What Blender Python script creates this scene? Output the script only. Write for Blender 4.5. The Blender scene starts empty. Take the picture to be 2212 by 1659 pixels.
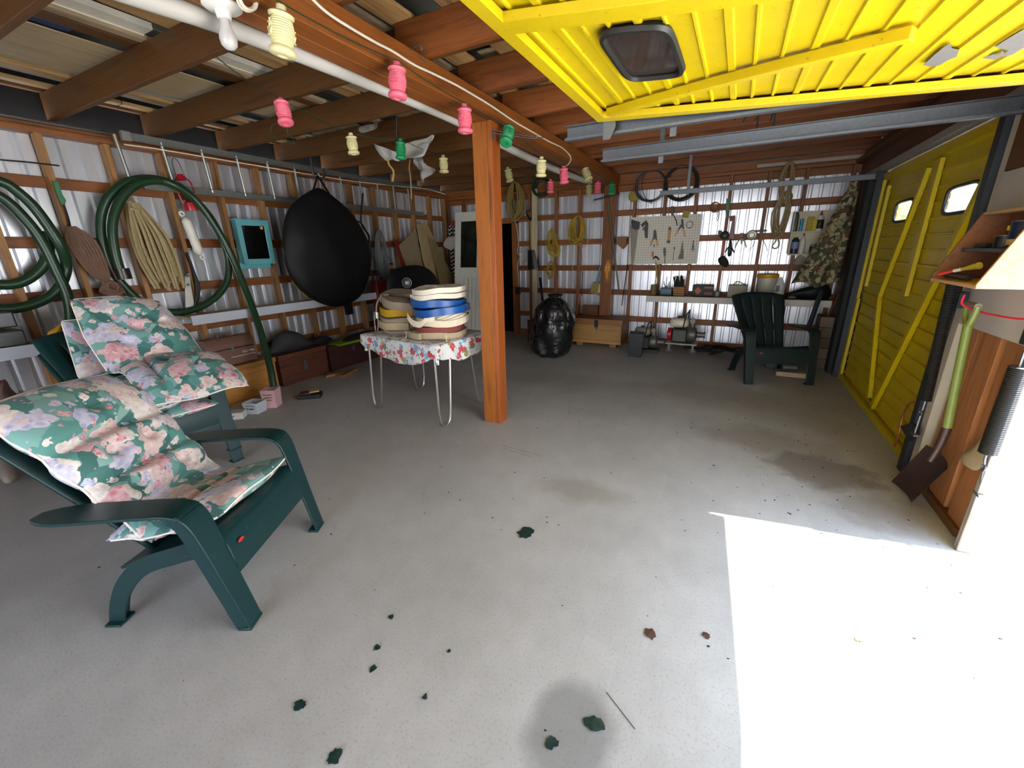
import bpy, bmesh, math, random
from mathutils import Vector, Matrix, noise
random.seed(7)
R = math.radians
# ------------------------------------------------------------------ camera, sky, sun, exposure
scn = bpy.context.scene
COL = scn.collection
H = 1.55
FPX = 891.7746
YAW, PITCH, ROLL = R(27.82074), R(17.85841), R(-1.28467)
_f = Vector((-math.sin(YAW)*math.cos(PITCH), math.cos(YAW)*math.cos(PITCH), -math.sin(PITCH)))
_r = Vector((math.cos(YAW), math.sin(YAW), 0)); _u = _r.cross(_f)
CR = math.cos(ROLL)*_r + math.sin(ROLL)*_u
CU = -math.sin(ROLL)*_r + math.cos(ROLL)*_u
CF = _f
cam_d = bpy.data.cameras.new('camera'); cam = bpy.data.objects.new('camera', cam_d); COL.objects.link(cam)
cam_d.sensor_width = 36; cam_d.lens = FPX/2212*36; cam_d.clip_start = .02; cam_d.clip_end = 300
mw = Matrix.Identity(4)
for i in range(3):
    mw[i][0] = CR[i]; mw[i][1] = CU[i]; mw[i][2] = -CF[i]
mw[0][3], mw[1][3], mw[2][3] = 0, 0, H
cam.matrix_world = mw
scn.camera = cam
scn.view_settings.view_transform = 'Standard'; scn.view_settings.look = 'None'
scn.view_settings.gamma = 1; scn.view_settings.use_curve_mapping = False
scn.view_settings.exposure = 1.04
w = bpy.data.worlds.new('daylight'); scn.world = w; w.use_nodes = True
nt = w.node_tree; nt.nodes.clear()
wo = nt.nodes.new('ShaderNodeOutputWorld'); wb = nt.nodes.new('ShaderNodeBackground')
tc = nt.nodes.new('ShaderNodeTexCoord'); sp = nt.nodes.new('ShaderNodeSeparateXYZ'); wr = nt.nodes.new('ShaderNodeValToRGB')
wr.color_ramp.elements[0].position = .0; wr.color_ramp.elements[0].color = (.95, .97, 1, 1)
wr.color_ramp.elements[1].position = .7; wr.color_ramp.elements[1].color = (.50, .68, 1, 1)
nt.links.new(tc.outputs['Generated'], sp.inputs[0]); nt.links.new(sp.outputs[2], wr.inputs[0])
nt.links.new(wr.outputs[0], wb.inputs[0]); wb.inputs[1].default_value = 4.8
nt.links.new(wb.outputs[0], wo.inputs[0])
sun_d = bpy.data.lights.new('sun', 'SUN'); sun_d.energy = 20; sun_d.angle = R(.6); sun_d.color = (1, .965, .92)
sun = bpy.data.objects.new('sun', sun_d); COL.objects.link(sun)
sun.rotation_mode = 'QUATERNION'
SUNV = Vector((1.147, .179, 1.87)).normalized()
sun.rotation_quaternion = SUNV.to_track_quat('Z', 'Y'); sun.location = (6, 2, 9)

# ------------------------------------------------------------------ points on planes
def ray(x, y): return CR*((x-1106)/FPX) + CU*(-(y-829.5)/FPX) + CF
def atX(x, y, X): r = ray(x, y); return Vector((0, 0, H)) + r*(X/r.x)
def atY(x, y, Y): r = ray(x, y); return Vector((0, 0, H)) + r*(Y/r.y)
def atZ(x, y, Z): r = ray(x, y); return Vector((0, 0, H)) + r*((Z-H)/r.z)
def onP(x, y, p0, n): r = ray(x, y); n = Vector(n); c = Vector((0, 0, H)); return c + r*((Vector(p0)-c).dot(n)/r.dot(n))
XL, YF, XR = -5.2, 7.25, 1.27            # wall planes
def WL(x, y, o=.0): return atX(x, y, XL+.115+o)   # in front of the left studs
def WF(x, y, o=.0): return atY(x, y, YF-.115-o)   # in front of the far studs

# ------------------------------------------------------------------ materials
def lin(c):
    if isinstance(c, str):
        c = tuple(int(c[i:i+2], 16)/255 for i in (0, 2, 4))
    return tuple(((v+.055)/1.055)**2.4 if v > .04045 else v/12.92 for v in c) + (1,)
class NT:
    def __init__(s, name):
        s.m = bpy.data.materials.new(name); s.m.use_nodes = True; s.t = s.m.node_tree
        s.b = s.t.nodes['Principled BSDF']; s.tc = None
    def n(s, typ, **kw):
        nd = s.t.nodes.new(typ)
        for k, v in kw.items():
            if k.startswith('_'): setattr(nd, k[1:], v)
            elif k.startswith('i') and k[1:].isdigit():
                nd.inputs[int(k[1:])].default_value = v
            else: nd.inputs[k].default_value = v
        return nd
    def l(s, a, b): s.t.links.new(a, b)
    def obj(s, scale=(1, 1, 1), rot=(0, 0, 0)):
        if not s.tc: s.tc = s.n('ShaderNodeTexCoord')
        mp = s.n('ShaderNodeMapping'); mp.inputs['Scale'].default_value = scale; mp.inputs['Rotation'].default_value = rot
        s.l(s.tc.outputs['Object'], mp.inputs[0]); return mp.outputs[0]
    def ramp(s, fac, stops, interp='LINEAR'):
        r = s.n('ShaderNodeValToRGB'); cr = r.color_ramp; cr.interpolation = interp
        while len(cr.elements) < len(stops): cr.elements.new(.5)
        for e, (p, c) in zip(cr.elements, stops): e.position = p; e.color = lin(c)
        s.l(fac, r.inputs[0]); return r.outputs[0]
    def noise(s, vec, scale, detail=4, rough=.55):
        nd = s.n('ShaderNodeTexNoise', Scale=scale, Detail=detail, Roughness=rough); s.l(vec, nd.inputs['Vector']); return nd.outputs[0]
    def mix(s, fac, a, b, mode='MIX'):
        nd = s.n('ShaderNodeMix', _data_type='RGBA', _blend_type=mode)
        for v, i in ((fac, 0), (a, 6), (b, 7)):
            if isinstance(v, (float, int)): nd.inputs[i].default_value = v
            elif isinstance(v, (tuple, str)): nd.inputs[i].default_value = lin(v) if isinstance(v, str) else v
            else: s.l(v, nd.inputs[i])
        return nd.outputs[2]
    def math(s, op, a, b=0.0, c=0.0):
        nd = s.n('ShaderNodeMath', _operation=op)
        for i, v in enumerate((a, b, c)):
            if isinstance(v, (float, int)): nd.inputs[i].default_value = v
            else: s.l(v, nd.inputs[i])
        return nd.outputs[0]
    def col(s, c):
        if isinstance(c, str): s.b.inputs['Base Color'].default_value = lin(c)
        else: s.l(c, s.b.inputs['Base Color'])
    def bump(s, h, strength=.3, dist=.01):
        bn = s.n('ShaderNodeBump', Strength=strength, Distance=dist); s.l(h, bn.inputs['Height']); s.l(bn.outputs[0], s.b.inputs['Normal'])
_mc = {}
def plain(name, c, rough=.6, metal=0, var=.12, sc=14, bump=0, spec=None):
    key = (name, c, rough, metal)
    if key in _mc: return _mc[key]
    n = NT(name); v = n.obj(); ns = n.noise(v, sc)
    base = lin(c); hi = tuple(min(1, x*(1+var)) for x in base[:3])+(1,); lo = tuple(x*(1-var) for x in base[:3])+(1,)
    n.col(n.mix(ns, lo, hi)); n.b.inputs['Roughness'].default_value = rough; n.b.inputs['Metallic'].default_value = metal
    if spec is not None: n.b.inputs['Specular IOR Level'].default_value = spec
    if bump: n.bump(n.noise(v, sc*6), bump, .004)
    _mc[key] = n.m; return n.m
def wood(name, c1, c2, axis='Y', rough=.55, knots=True, gray=0):
    key = (name, axis)
    if key in _mc: return _mc[key]
    n = NT(name+'_'+axis)
    s = [14, 14, 14]; s['XYZ'.index(axis)] = 1.1
    oi = n.n('ShaderNodeObjectInfo')
    v0 = n.obj(tuple(s)); va = n.n('ShaderNodeVectorMath', _operation='ADD'); n.l(v0, va.inputs[0])
    cb = n.n('ShaderNodeCombineXYZ'); rm = n.math('MULTIPLY', oi.outputs['Random'], 30.0)
    for i in range(3): n.l(rm, cb.inputs[i])
    n.l(cb.outputs[0], va.inputs[1]); v = va.outputs[0]
    g = n.noise(v, 1.6, 8, .62); col = n.ramp(g, [(.3, c1), (.5, c2), (.68, c1)])
    big = n.noise(n.obj(), 3.2, 3); col = n.mix(n.ramp(big, [(.35, '000000'), (.75, '5a5a5a')]), col, lin(c2)[:3]+(1,), 'MIX')
    if knots:
        vo = n.n('ShaderNodeTexVoronoi', Scale=.42); n.l(v, vo.inputs['Vector'])
        k = n.ramp(vo.outputs['Distance'], [(.10, 'ffffff'), (.17, '000000')]); col = n.mix(n.math('MULTIPLY', k, .75), col, lin('35180a'))
    if gray: col = n.mix(gray, col, lin('8a8378'))
    tone = n.math('ADD', n.math('MULTIPLY', oi.outputs['Random'], .4), .8)
    hs = n.n('ShaderNodeHueSaturation'); n.l(col, hs.inputs['Color']); n.l(tone, hs.inputs['Value'])
    n.col(hs.outputs[0]); n.b.inputs['Roughness'].default_value = rough; n.bump(g, .12, .004)
    _mc[key] = n.m; return n.m
FRAME = ('9a5628', 'b87238')
def wframe(ax): return wood('stained_framing_wood', '5e3413', '844c1e', ax)
def wdark(ax): return wood('dark_joist_wood', '492c10', '633e19', ax)
def wpale(ax): return wood('pale_stud_wood', '6c4921', '93683a', ax)
def wgrey(ax): return wood('weathered_board', '8a7154', 'b59f80', ax, knots=False)
def wboard(ax): return wood('roof_board', '8d673e', 'b8935f', ax)
def galv(name='galvanised_metal', c='7a7d80', rough=.5, metal=.85):
    key = (name,)
    if key in _mc: return _mc[key]
    n = NT(name); v = n.obj(); vo = n.n('ShaderNodeTexVoronoi', Scale=90.0); n.l(v, vo.inputs['Vector'])
    sh = n.noise(v, 5, 4); base = lin(c)
    c1 = n.mix(vo.outputs['Color'], tuple(x*.8 for x in base[:3])+(1,), base)
    n.col(n.mix(n.math('MULTIPLY', sh, .35), c1, tuple(x*.55 for x in base[:3])+(1,)))
    n.b.inputs['Metallic'].default_value = metal; n.b.inputs['Roughness'].default_value = rough
    _mc[key] = n.m; return n.m

def floral(name, scale, bg, cols, cover=.36, seed=0.0, rough=.75):
    n = NT(name); v = n.obj((1, 1, 1)); nz = n.n('ShaderNodeTexNoise', Scale=scale*3.0, Detail=3.0); n.l(v, nz.inputs['Vector'])
    ad = n.n('ShaderNodeVectorMath', _operation='MULTIPLY_ADD'); n.l(nz.outputs['Color'], ad.inputs[0]); k = .2/scale
    ad.inputs[1].default_value = (k, k, k); n.l(v, ad.inputs[2])
    vv = ad.outputs[0]; col = bg if isinstance(bg, str) else bg
    # leaves
    vl = n.n('ShaderNodeTexVoronoi', Scale=scale*2.3); n.l(vv, vl.inputs['Vector'])
    lf = n.ramp(vl.outputs['Color'], [(.0, '2c5a57'), (.25, '4f8680'), (.5, '749f99'), (.7, '3b6d69'), (.85, '8aafa9')], 'CONSTANT')
    out = n.mix(.75, lin(bg), lf) if seed == 0 else n.mix(0.0, lin(bg), lf)
    for li, (sc, cv) in enumerate(((scale, cover), (scale*1.35, cover*.95), (scale*2.6, cover*.7))):
        vo = n.n('ShaderNodeTexVoronoi', Scale=sc, Randomness=.85); mp = n.n('ShaderNodeMapping'); mp.inputs['Location'].default_value = (li*3.7+seed, li*1.3, li*2.1)
        n.l(vv, mp.inputs[0]); n.l(mp.outputs[0], vo.inputs['Vector'])
        # petals: ripple the distance with a finer cell noise
        pv = n.n('ShaderNodeTexVoronoi', Scale=sc*3.4); n.l(mp.outputs[0], pv.inputs['Vector'])
        d = n.math('ADD', vo.outputs['Distance'], n.math('MULTIPLY', pv.outputs['Distance'], .34))
        mask = n.ramp(d, [(cv+.10, 'ffffff'), (cv+.12, '000000')])
        sepc = n.n('ShaderNodeSeparateColor'); n.l(vo.outputs['Color'], sepc.inputs[0])
        base = n.ramp(sepc.outputs[0], [(i/len(cols), c) for i, c in enumerate(cols)], 'CONSTANT')
        sh = n.math('ADD', n.math('MULTIPLY', n.noise(vv, sc*7, 4), 1.3), .2)
        lightc = n.mix(n.ramp(pv.outputs['Distance'], [(.12, '000000'), (.42, 'ffffff')]), base, lin('f3e9e4'))
        base2 = n.mix(.35 if seed == 0 else .08, base, lightc)
        eye = n.ramp(vo.outputs['Distance'], [(.07, 'ffffff'), (.11, '000000')])
        base2 = n.mix(n.math('MULTIPLY', eye, .6), base2, lin('efe6cf' if li < 2 else 'c96f86'))
        hs = n.n('ShaderNodeHueSaturation'); n.l(base2, hs.inputs['Color']); n.l(sh, hs.inputs['Value'])
        out = n.mix(mask, out, n.mix(.6, base2, hs.outputs[0]))
    n.col(out); n.b.inputs['Roughness'].default_value = rough; n.b.inputs['Sheen Weight'].default_value = .1
    n.bump(n.noise(v, 22, 3), .12, .006)
    return n.m

# ------------------------------------------------------------------ mesh builder
def spl(pts, k=6, closed=False):
    P = [Vector(p) for p in pts]; n = len(P); out = []
    rng = range(n if closed else n-1)
    for i in rng:
        if closed: a, b, c, d = P[i-1], P[i], P[(i+1) % n], P[(i+2) % n]
        else: a, b, c, d = P[max(i-1, 0)], P[i], P[i+1], P[min(i+2, n-1)]
        for j in range(k):
            t = j/k; out.append(.5*((2*b)+(c-a)*t+(2*a-5*b+4*c-d)*t*t+(3*b-a-3*c+d)*t**3))
    if not closed: out.append(P[-1])
    return out
class MB:
    def __init__(s): s.v = []; s.f = []
    def add(s, vs, fs):
        o = len(s.v); s.v += [Vector(v) for v in vs]; s.f += [tuple(i+o for i in f) for f in fs]; return s
    def box(s, a, b, M=None):
        x0, y0, z0 = a; x1, y1, z1 = b
        vs = [Vector(p) for p in ((x0,y0,z0),(x1,y0,z0),(x1,y1,z0),(x0,y1,z0),(x0,y0,z1),(x1,y0,z1),(x1,y1,z1),(x0,y1,z1))]
        if M: vs = [M @ v for v in vs]
        return s.add(vs, [(0,3,2,1),(4,5,6,7),(0,1,5,4),(1,2,6,5),(2,3,7,6),(3,0,4,7)])
    def bar(s, a, b, w, h, up=(0, 0, 1)):
        return s.sweep([a, b], w, h, up)
    def sweep(s, pts, w, h, up=(0, 0, 1), side=None):
        """rectangular section along pts: w across (side), h along the normal"""
        P = [Vector(p) for p in pts]; n = len(P)
        ws = w if isinstance(w, (list, tuple)) else [w]*n; hs = h if isinstance(h, (list, tuple)) else [h]*n
        vs = []
        for i, p in enumerate(P):
            t = (P[min(i+1, n-1)]-P[max(i-1, 0)]).normalized()
            sd = Vector(side).normalized() if side is not None else t.cross(Vector(up)).normalized()
            nn = sd.cross(t).normalized()
            a, b = sd*ws[i]/2, nn*hs[i]/2
            vs += [p-a-b, p+a-b, p+a+b, p-a+b]
        fs = [(3, 2, 1, 0), tuple(4*(n-1)+k for k in range(4))]
        for i in range(n-1):
            for k in range(4):
                fs.append((4*i+k, 4*i+(k+1) % 4, 4*i+4+(k+1) % 4, 4*i+4+k))
        return s.add(vs, fs)
    def tube(s, pts, r, n=8, closed=False, flat=1.0):
        P = [Vector(p) for p in pts]; m = len(P); rs = r if isinstance(r, (list, tuple)) else [r]*m
        vs = []; u = None
        for i, p in enumerate(P):
            a = P[i-1] if (closed or i) else P[0]; b = P[(i+1) % m] if (closed or i < m-1) else P[-1]
            t = (b-a)
            t = t.normalized() if t.length > 1e-9 else Vector((0, 0, 1))
            if u is None: u = t.orthogonal().normalized()
            u = (u-t*u.dot(t))
            u = u.normalized() if u.length > 1e-6 else t.orthogonal().normalized()
            q = t.cross(u)
            for k in range(n):
                an = 2*math.pi*k/n; vs.append(p+(u*math.cos(an)*flat+q*math.sin(an))*rs[i])
        fs = []
        for i in range(m if closed else m-1):
            j = (i+1) % m
            for k in range(n): fs.append((i*n+k, i*n+(k+1) % n, j*n+(k+1) % n, j*n+k))
        if not closed: fs += [tuple(range(n-1, -1, -1)), tuple((m-1)*n+k for k in range(n))]
        return s.add(vs, fs)
    def lathe(s, prof, M=None, n=20, cap=True):
        vs = []; m = len(prof)
        for r, z in prof:
            for k in range(n): a = 2*math.pi*k/n; vs.append(Vector((r*math.cos(a), r*math.sin(a), z)))
        if M: vs = [M @ v for v in vs]
        fs = [(i*n+k, i*n+(k+1) % n, (i+1)*n+(k+1) % n, (i+1)*n+k) for i in range(m-1) for k in range(n)]
        if cap:
            if prof[0][0] > 1e-4: fs.append(tuple(range(n-1, -1, -1)))
            if prof[-1][0] > 1e-4: fs.append(tuple((m-1)*n+k for k in range(n)))
        return s.add(vs, fs)
    def cyl(s, a, b, r, n=16, r2=None):
        return s.tube([a, b], [r, r if r2 is None else r2], n)
    def plate(s, pts, d):
        """prism: outline pts pushed by vector d"""
        P = [Vector(p) for p in pts]; d = Vector(d); n = len(P)
        return s.add(P+[p+d for p in P], [tuple(range(n)), tuple(range(2*n-1, n-1, -1))]+[(i, i+n, (i+1) % n+n, (i+1) % n) for i in range(n)])
    def puff(s, pts, nrm, depth, rings=6, k=4, back=.5, wob=.0, sd=0, pw=.5):
        """soft body from an outline"""
        P = spl(pts, k, True); nrm = Vector(nrm).normalized(); n = len(P); c = sum(P, Vector())/n
        vs = []; levels = []
        for side, dp in ((1, depth), (-1, depth*back)):
            for i in range(rings if side == 1 else rings-1):
                pass
        seq = []
        for i in range(rings+1): seq.append((1-i/rings, 1))
        front = [(math.sin(i/rings*math.pi/2), 1) for i in range(1, rings+1)]
        vs.append(c+nrm*depth)
        def hgt(q): return (1-q*q)**pw
        for q, _ in front:
            for p in P:
                w_ = wob*noise.noise((c+(p-c)*q)*3.2+Vector((sd, 0, 0)))*hgt(q) if wob else 0
                vs.append(c+(p-c)*q+nrm*(depth*hgt(q)+w_))
        fs = [(0, 1+(i+1) % n, 1+i) for i in range(n)]
        for j in range(rings-1):
            for i in range(n):
                fs.append((1+j*n+i, 1+j*n+(i+1) % n, 1+(j+1)*n+(i+1) % n, 1+(j+1)*n+i))
        base = 1+(rings-1)*n
        bk = front[:-1][::-1]; st = len(vs)
        for q, _ in bk:
            for p in P: vs.append(c+(p-c)*q-nrm*depth*back*hgt(q))
        prev = base
        for j in range(len(bk)):
            cur = st+j*n
            for i in range(n): fs.append((prev+i, prev+(i+1) % n, cur+(i+1) % n, cur+i))
            prev = cur
        vs.append(c-nrm*depth*back); e = len(vs)-1
        fs += [(prev+i, prev+(i+1) % n, e) for i in range(n)]
        return s.add(vs, fs)
    def grid(s, fn, nu, nv, thick=None):
        vs = [fn(i/nu, j/nv) for j in range(nv+1) for i in range(nu+1)]; a = nu+1
        fs = [(j*a+i, j*a+i+1, (j+1)*a+i+1, (j+1)*a+i) for j in range(nv) for i in range(nu)]
        if thick is not None:
            o = len(vs); t = Vector(thick); vs += [Vector(v)+t for v in vs]
            fs += [tuple(x+o for x in f[::-1]) for f in fs]
            for i in range(nu): fs += [(i, i+o, i+1+o, i+1), (nv*a+i+1, nv*a+i+1+o, nv*a+i+o, nv*a+i)]
            for j in range(nv): fs += [((j+1)*a, (j+1)*a+o, j*a+o, j*a), (j*a+nu, j*a+nu+o, (j+1)*a+nu+o, (j+1)*a+nu)]
        return s.add(vs, fs)
    def pillow(s, fn, nu=24, nv=24, creases=(), tuft=()):
        """fn(u,v,h) with u,v in -1..1 and h signed height fraction"""
        def hh(u, v):
            e = max(0, 1-abs(u)**2.6)**.5*max(0, 1-abs(v)**2.6)**.5
            for cv in creases: e *= 1-.62*math.exp(-((v-cv)/.07)**2)
            for tu, tv in tuft: e *= 1-.6*math.exp(-(((u-tu)/.12)**2+((v-tv)/.09)**2))
            return e
        a = nu+1; vs = []
        for sg in (1, -1):
            for j in range(nv+1):
                for i in range(nu+1):
                    u = -math.cos(math.pi*i/nu); v = -math.cos(math.pi*j/nv); u = .5*u+.5*(2*i/nu-1); v = .35*v+.65*(2*j/nv-1)
                    vs.append(fn(u, v, sg*hh(u, v)))
        o = a*(nv+1); fs = []
        for j in range(nv):
            for i in range(nu):
                f = (j*a+i, j*a+i+1, (j+1)*a+i+1, (j+1)*a+i); fs += [f, tuple(x+o for x in f[::-1])]
        s.add(vs, fs); s.weld = True; return s
    def build(s, name, m, parent=None, smooth=True, bevel=0, ang=38, sub=0):
        me = bpy.data.meshes.new(name)
        off = Vector()
        p = parent
        while p is not None: off += p.location; p = p.parent
        me.from_pydata([v-off for v in s.v], [], s.f)
        bm = bmesh.new(); bm.from_mesh(me)
        if getattr(s, 'weld', False): bmesh.ops.remove_doubles(bm, verts=bm.verts, dist=2e-4)
        bmesh.ops.recalc_face_normals(bm, faces=bm.faces); bm.to_mesh(me); bm.free()
        if smooth:
            me.shade_smooth(); me.set_sharp_from_angle(angle=R(ang))
        o = bpy.data.objects.new(name, me); COL.objects.link(o); me.materials.append(m)
        if parent is not None: o.parent = parent
        if bevel:
            md = o.modifiers.new('bevel', 'BEVEL'); md.width = bevel; md.segments = 2; md.limit_method = 'ANGLE'; md.angle_limit = R(40)
        if sub:
            md = o.modifiers.new('sub', 'SUBSURF'); md.levels = sub; md.render_levels = sub
        return o
def thing(name, label, cat, loc=(0, 0, 0), group=None):
    o = bpy.data.objects.new(name, None); COL.objects.link(o); o.location = loc; o.empty_display_size = .05
    o['label'] = label; o['category'] = cat
    if group: o['group'] = group
    return o
def tag(o, label, cat, group=None):
    o['label'] = label; o['category'] = cat
    if group: o['group'] = group
    return o
def struct(o, label=None):
    o['kind'] = 'structure'
    if label: o['label'] = label
    return o
def sroot(name, label=None):
    o = bpy.data.objects.new(name, None); COL.objects.link(o); struct(o, label); return o
def copy_tree(o, parent=None):
    c = o.copy(); COL.objects.link(c)
    if parent: c.parent = parent
    for ch in list(o.children): copy_tree(ch, c)
    return c
def textmesh(name, txt, size, M, m, parent, extrude=.0008, shear=0):
    cu = bpy.data.curves.new(name, 'FONT'); cu.body = txt; cu.size = size; cu.extrude = extrude; cu.align_x = 'CENTER'; cu.align_y = 'CENTER'; cu.shear = shear
    t = bpy.data.objects.new(name, cu); COL.objects.link(t); dg = bpy.context.evaluated_depsgraph_get()
    me = bpy.data.meshes.new_from_object(t.evaluated_get(dg)); bpy.data.objects.remove(t)
    off = Vector(); p = parent
    while p is not None: off += p.location; p = p.parent
    me.transform(Matrix.Translation(-off) @ M); me.materials.clear(); me.materials.append(m)
    o = bpy.data.objects.new(name, me); COL.objects.link(o); o.parent = parent; return o
def frame(o, x, y, z=None):
    """matrix with origin o and axes x, y (z)"""
    x = Vector(x).normalized(); y = Vector(y); z = x.cross(y).normalized(); y = z.cross(x)
    M = Matrix.Identity(4)
    for i in range(3): M[i][0] = x[i]; M[i][1] = y[i]; M[i][2] = z[i]; M[i][3] = o[i]
    return M
def hank(mb, top, L, W, n, r, ux, nz, seed=0, waist=0, k=10):
    """bundle of hanging rope loops below top"""
    rd = random.Random(seed); ux = Vector(ux); nz = Vector(nz); top = Vector(top)
    for i in range(n):
        l = L*rd.uniform(.86, 1.02); w_ = W*rd.uniform(.35, 1)/2; d = rd.uniform(-1, 1)*W*.22; c0 = rd.uniform(-.25, .25)*W
        pts = []
        for j in range(k*2):
            a = 2*math.pi*j/(k*2); y = -(1-math.cos(a))/2*l; ww = w_*math.sin(a)
            if waist: ww *= 1-.7*math.exp(-((-y/l-waist)/.12)**2)
            pts.append(top+ux*(ww+c0*(-y/l)*(1 if not waist else .4)+rd.uniform(-1, 1)*r*.5)+Vector((0, 0, y))+nz*(d*(.3-y/l)+r+abs(W)*.22))
        mb.tube(pts, r, 5, True)
    return mb
def ring(mb, c, ux, uy, rad, n, r, jit=.02, seed=0, rz=(0, 0, 0), k=28):
    rd = random.Random(seed); c = Vector(c); ux = Vector(ux); uy = Vector(uy); nz = ux.cross(uy)
    for i in range(n):
        a0 = rad*(1+rd.uniform(-jit, jit)); cc = c+ux*rd.uniform(-jit, jit)*rad+uy*rd.uniform(-jit, jit)*rad+nz*(r*2*(i-n/2)*.7)
        mb.tube([cc+ux*a0*math.cos(2*math.pi*j/k)+uy*a0*math.sin(2*math.pi*j/k) for j in range(k)], r, 6, True)
    return mb
# ================================================================== SETTING
def concrete():
    n = NT('concrete'); v = n.obj()
    a = n.noise(v, 1.1, 5, .6); b = n.noise(v, 9, 6, .65); c = n.noise(v, 95, 3, .7)
    base = n.ramp(a, [(.3, 'a09e9a'), (.52, 'adaba8'), (.72, 'b7b5b2')])
    base = n.mix(n.ramp(b, [(.38, '6a6a6a'), (.6, '000000')]), base, lin('8d897f'))
    base = n.mix(n.ramp(c, [(.3, 'b0b0b0'), (.46, '000000')]), base, lin('77736b'))
    base = n.mix(n.ramp(c, [(.6, '000000'), (.75, '8a8a8a')]), base, lin('c9c7c2'))
    # long pale scratches
    for rz, sc in ((.5, 1), (1.15, 1.3), (-.35, .9)):
        sn = n.noise(n.obj((45*sc, 1.2, 1), (0, 0, rz)), 1.0, 2, .4)
        base = n.mix(n.ramp(sn, [(.70, '000000'), (.745, '555555'), (.78, '000000')]), base, lin('cfcdc8'))
    sx = n.n('ShaderNodeSeparateXYZ'); n.l(v, sx.inputs[0])
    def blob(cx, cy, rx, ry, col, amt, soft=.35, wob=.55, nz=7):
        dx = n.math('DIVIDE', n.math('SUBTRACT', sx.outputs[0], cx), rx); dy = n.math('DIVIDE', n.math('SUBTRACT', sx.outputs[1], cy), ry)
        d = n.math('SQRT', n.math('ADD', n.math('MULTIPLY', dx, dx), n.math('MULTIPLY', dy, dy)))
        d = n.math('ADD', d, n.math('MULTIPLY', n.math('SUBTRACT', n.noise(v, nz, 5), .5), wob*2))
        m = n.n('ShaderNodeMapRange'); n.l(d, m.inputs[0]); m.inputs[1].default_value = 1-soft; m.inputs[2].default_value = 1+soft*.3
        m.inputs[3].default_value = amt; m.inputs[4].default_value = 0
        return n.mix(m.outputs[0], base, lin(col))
    base = blob(-.30, .93, .155, .20, '5f5f60', .55, .3, .16, 9)  # soft round dark patch on the slab near the camera
    base = blob(.72, 3.35, .34, .28, '5c4f45', .62, .25, .7, 5)
    base = blob(.35, 3.75, .5, .3, '7a6e60', .5, .5, .6, 4)
    base = blob(.95, 2.95, .3, .3, '6b6055', .5, .5, .7, 6)
    base = blob(-.75, 2.35, .32, .16, '86806f', .5, .5, .6, 6)
    base = blob(-2.0, 4.6, 1.3, .35, '857d6d', .4, .6, .8, 3)
    base = blob(0, 4.8, 1.0, .5, '857a66', .4, .6, .8, 3)
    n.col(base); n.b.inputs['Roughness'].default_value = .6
    n.bump(n.math('ADD', n.math('MULTIPLY', c, .6), n.math('MULTIPLY', b, .6)), .35, .004)
    return n.m
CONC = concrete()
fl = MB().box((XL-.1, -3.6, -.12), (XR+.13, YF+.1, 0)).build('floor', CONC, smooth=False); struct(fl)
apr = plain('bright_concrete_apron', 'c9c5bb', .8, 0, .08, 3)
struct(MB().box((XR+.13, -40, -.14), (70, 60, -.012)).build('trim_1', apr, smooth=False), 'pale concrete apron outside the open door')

# corrugated siding --------------------------------------------------
def corr(mb, a, b, z0, z1, fn):
    prof = [(0, 0), (.044, 0), (.055, .032), (.080, .032), (.091, 0)]
    P = .118; xs = []
    k = math.floor(a/P)
    while k*P < b:
        for x, d in prof:
            X = k*P+x
            if a <= X <= b: xs.append((X, d))
        k += 1
    xs = [(a, 0)]+xs+[(b, 0)]
    vs = []
    for X, d in xs: vs += [fn(X, z0, d), fn(X, z1, d)]
    o = len(xs)
    mb.add(vs, [(2*i, 2*i+2, 2*i+3, 2*i+1) for i in range(o-1)])
SN = NT('galvanised_siding'); _v = SN.obj((6, 6, 1.2)); _b = lin('e9ebf0')
SN.col(SN.mix(SN.noise(_v, 2, 4), lin('d6d8de'), lin('eff0f4'))); SN.b.inputs['Metallic'].default_value = .78; SN.b.inputs['Roughness'].default_value = .31; SID = SN.m
mb = MB(); corr(mb, -3.6, YF+.05, 0, 2.66, lambda y, z, d: Vector((XL-d, y, z)))
wl = mb.build('wall_left', SID, ang=20); struct(wl, 'corrugated galvanised wall behind the ladder and hoses')
DX0, DX1, DZ = -4.5, -3.70, 2.03          # doorway in the far wall
mb = MB()
for a, b, z0, z1 in ((XL, DX0, 0, 2.66), (DX0, DX1, DZ, 2.66), (DX1, XR+.1, 0, 2.66)):
    corr(mb, a, b, z0, z1, lambda x, z, d: Vector((x, YF+d, z)))
wf = mb.build('wall_far', SID, ang=20); struct(wf, 'corrugated galvanised wall behind the pegboard')
mb = MB()
for a, b, z0, z1 in ((XL, -2.4, 0, 3.0), (-2.4, 1.0, 2.4, 3.0), (1.0, XR+.1, 0, 3.0)): corr(mb, a, b, z0, z1, lambda x, z, d: Vector((x, -3.5-d, z)))  # opening added in the unseen near wall to brighten the far wall
wn = mb.build('wall_near', SID, ang=20); struct(wn)
# right wall: outside boarding with two door openings
OUT = plain('painted_outside_board', 'b9b3a4', .7)
mb = MB()
for y0, y1, z0, z1 in ((-3.6, .10, 0, 3.0), (2.66, 3.62, 2.3, 3.0), (6.14, YF+.1, 0.0, 3.0), (.10, 2.66, 2.168, 3.0), (3.62, 6.14, 2.23, 3.0)):
    mb.box((1.385, y0, z0), (1.40, y1, z1))
mb.box((1.325, 2.80, 0), (1.335, 3.63, 2.33)).box((1.277, 2.69, 0), (1.285, 2.80, 2.33))
mb.box((1.333, 3.62, 2.2), (1.345, 6.14, 2.34))
wr_ = mb.build('wall_right', OUT, smooth=False); struct(wr_)
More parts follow.
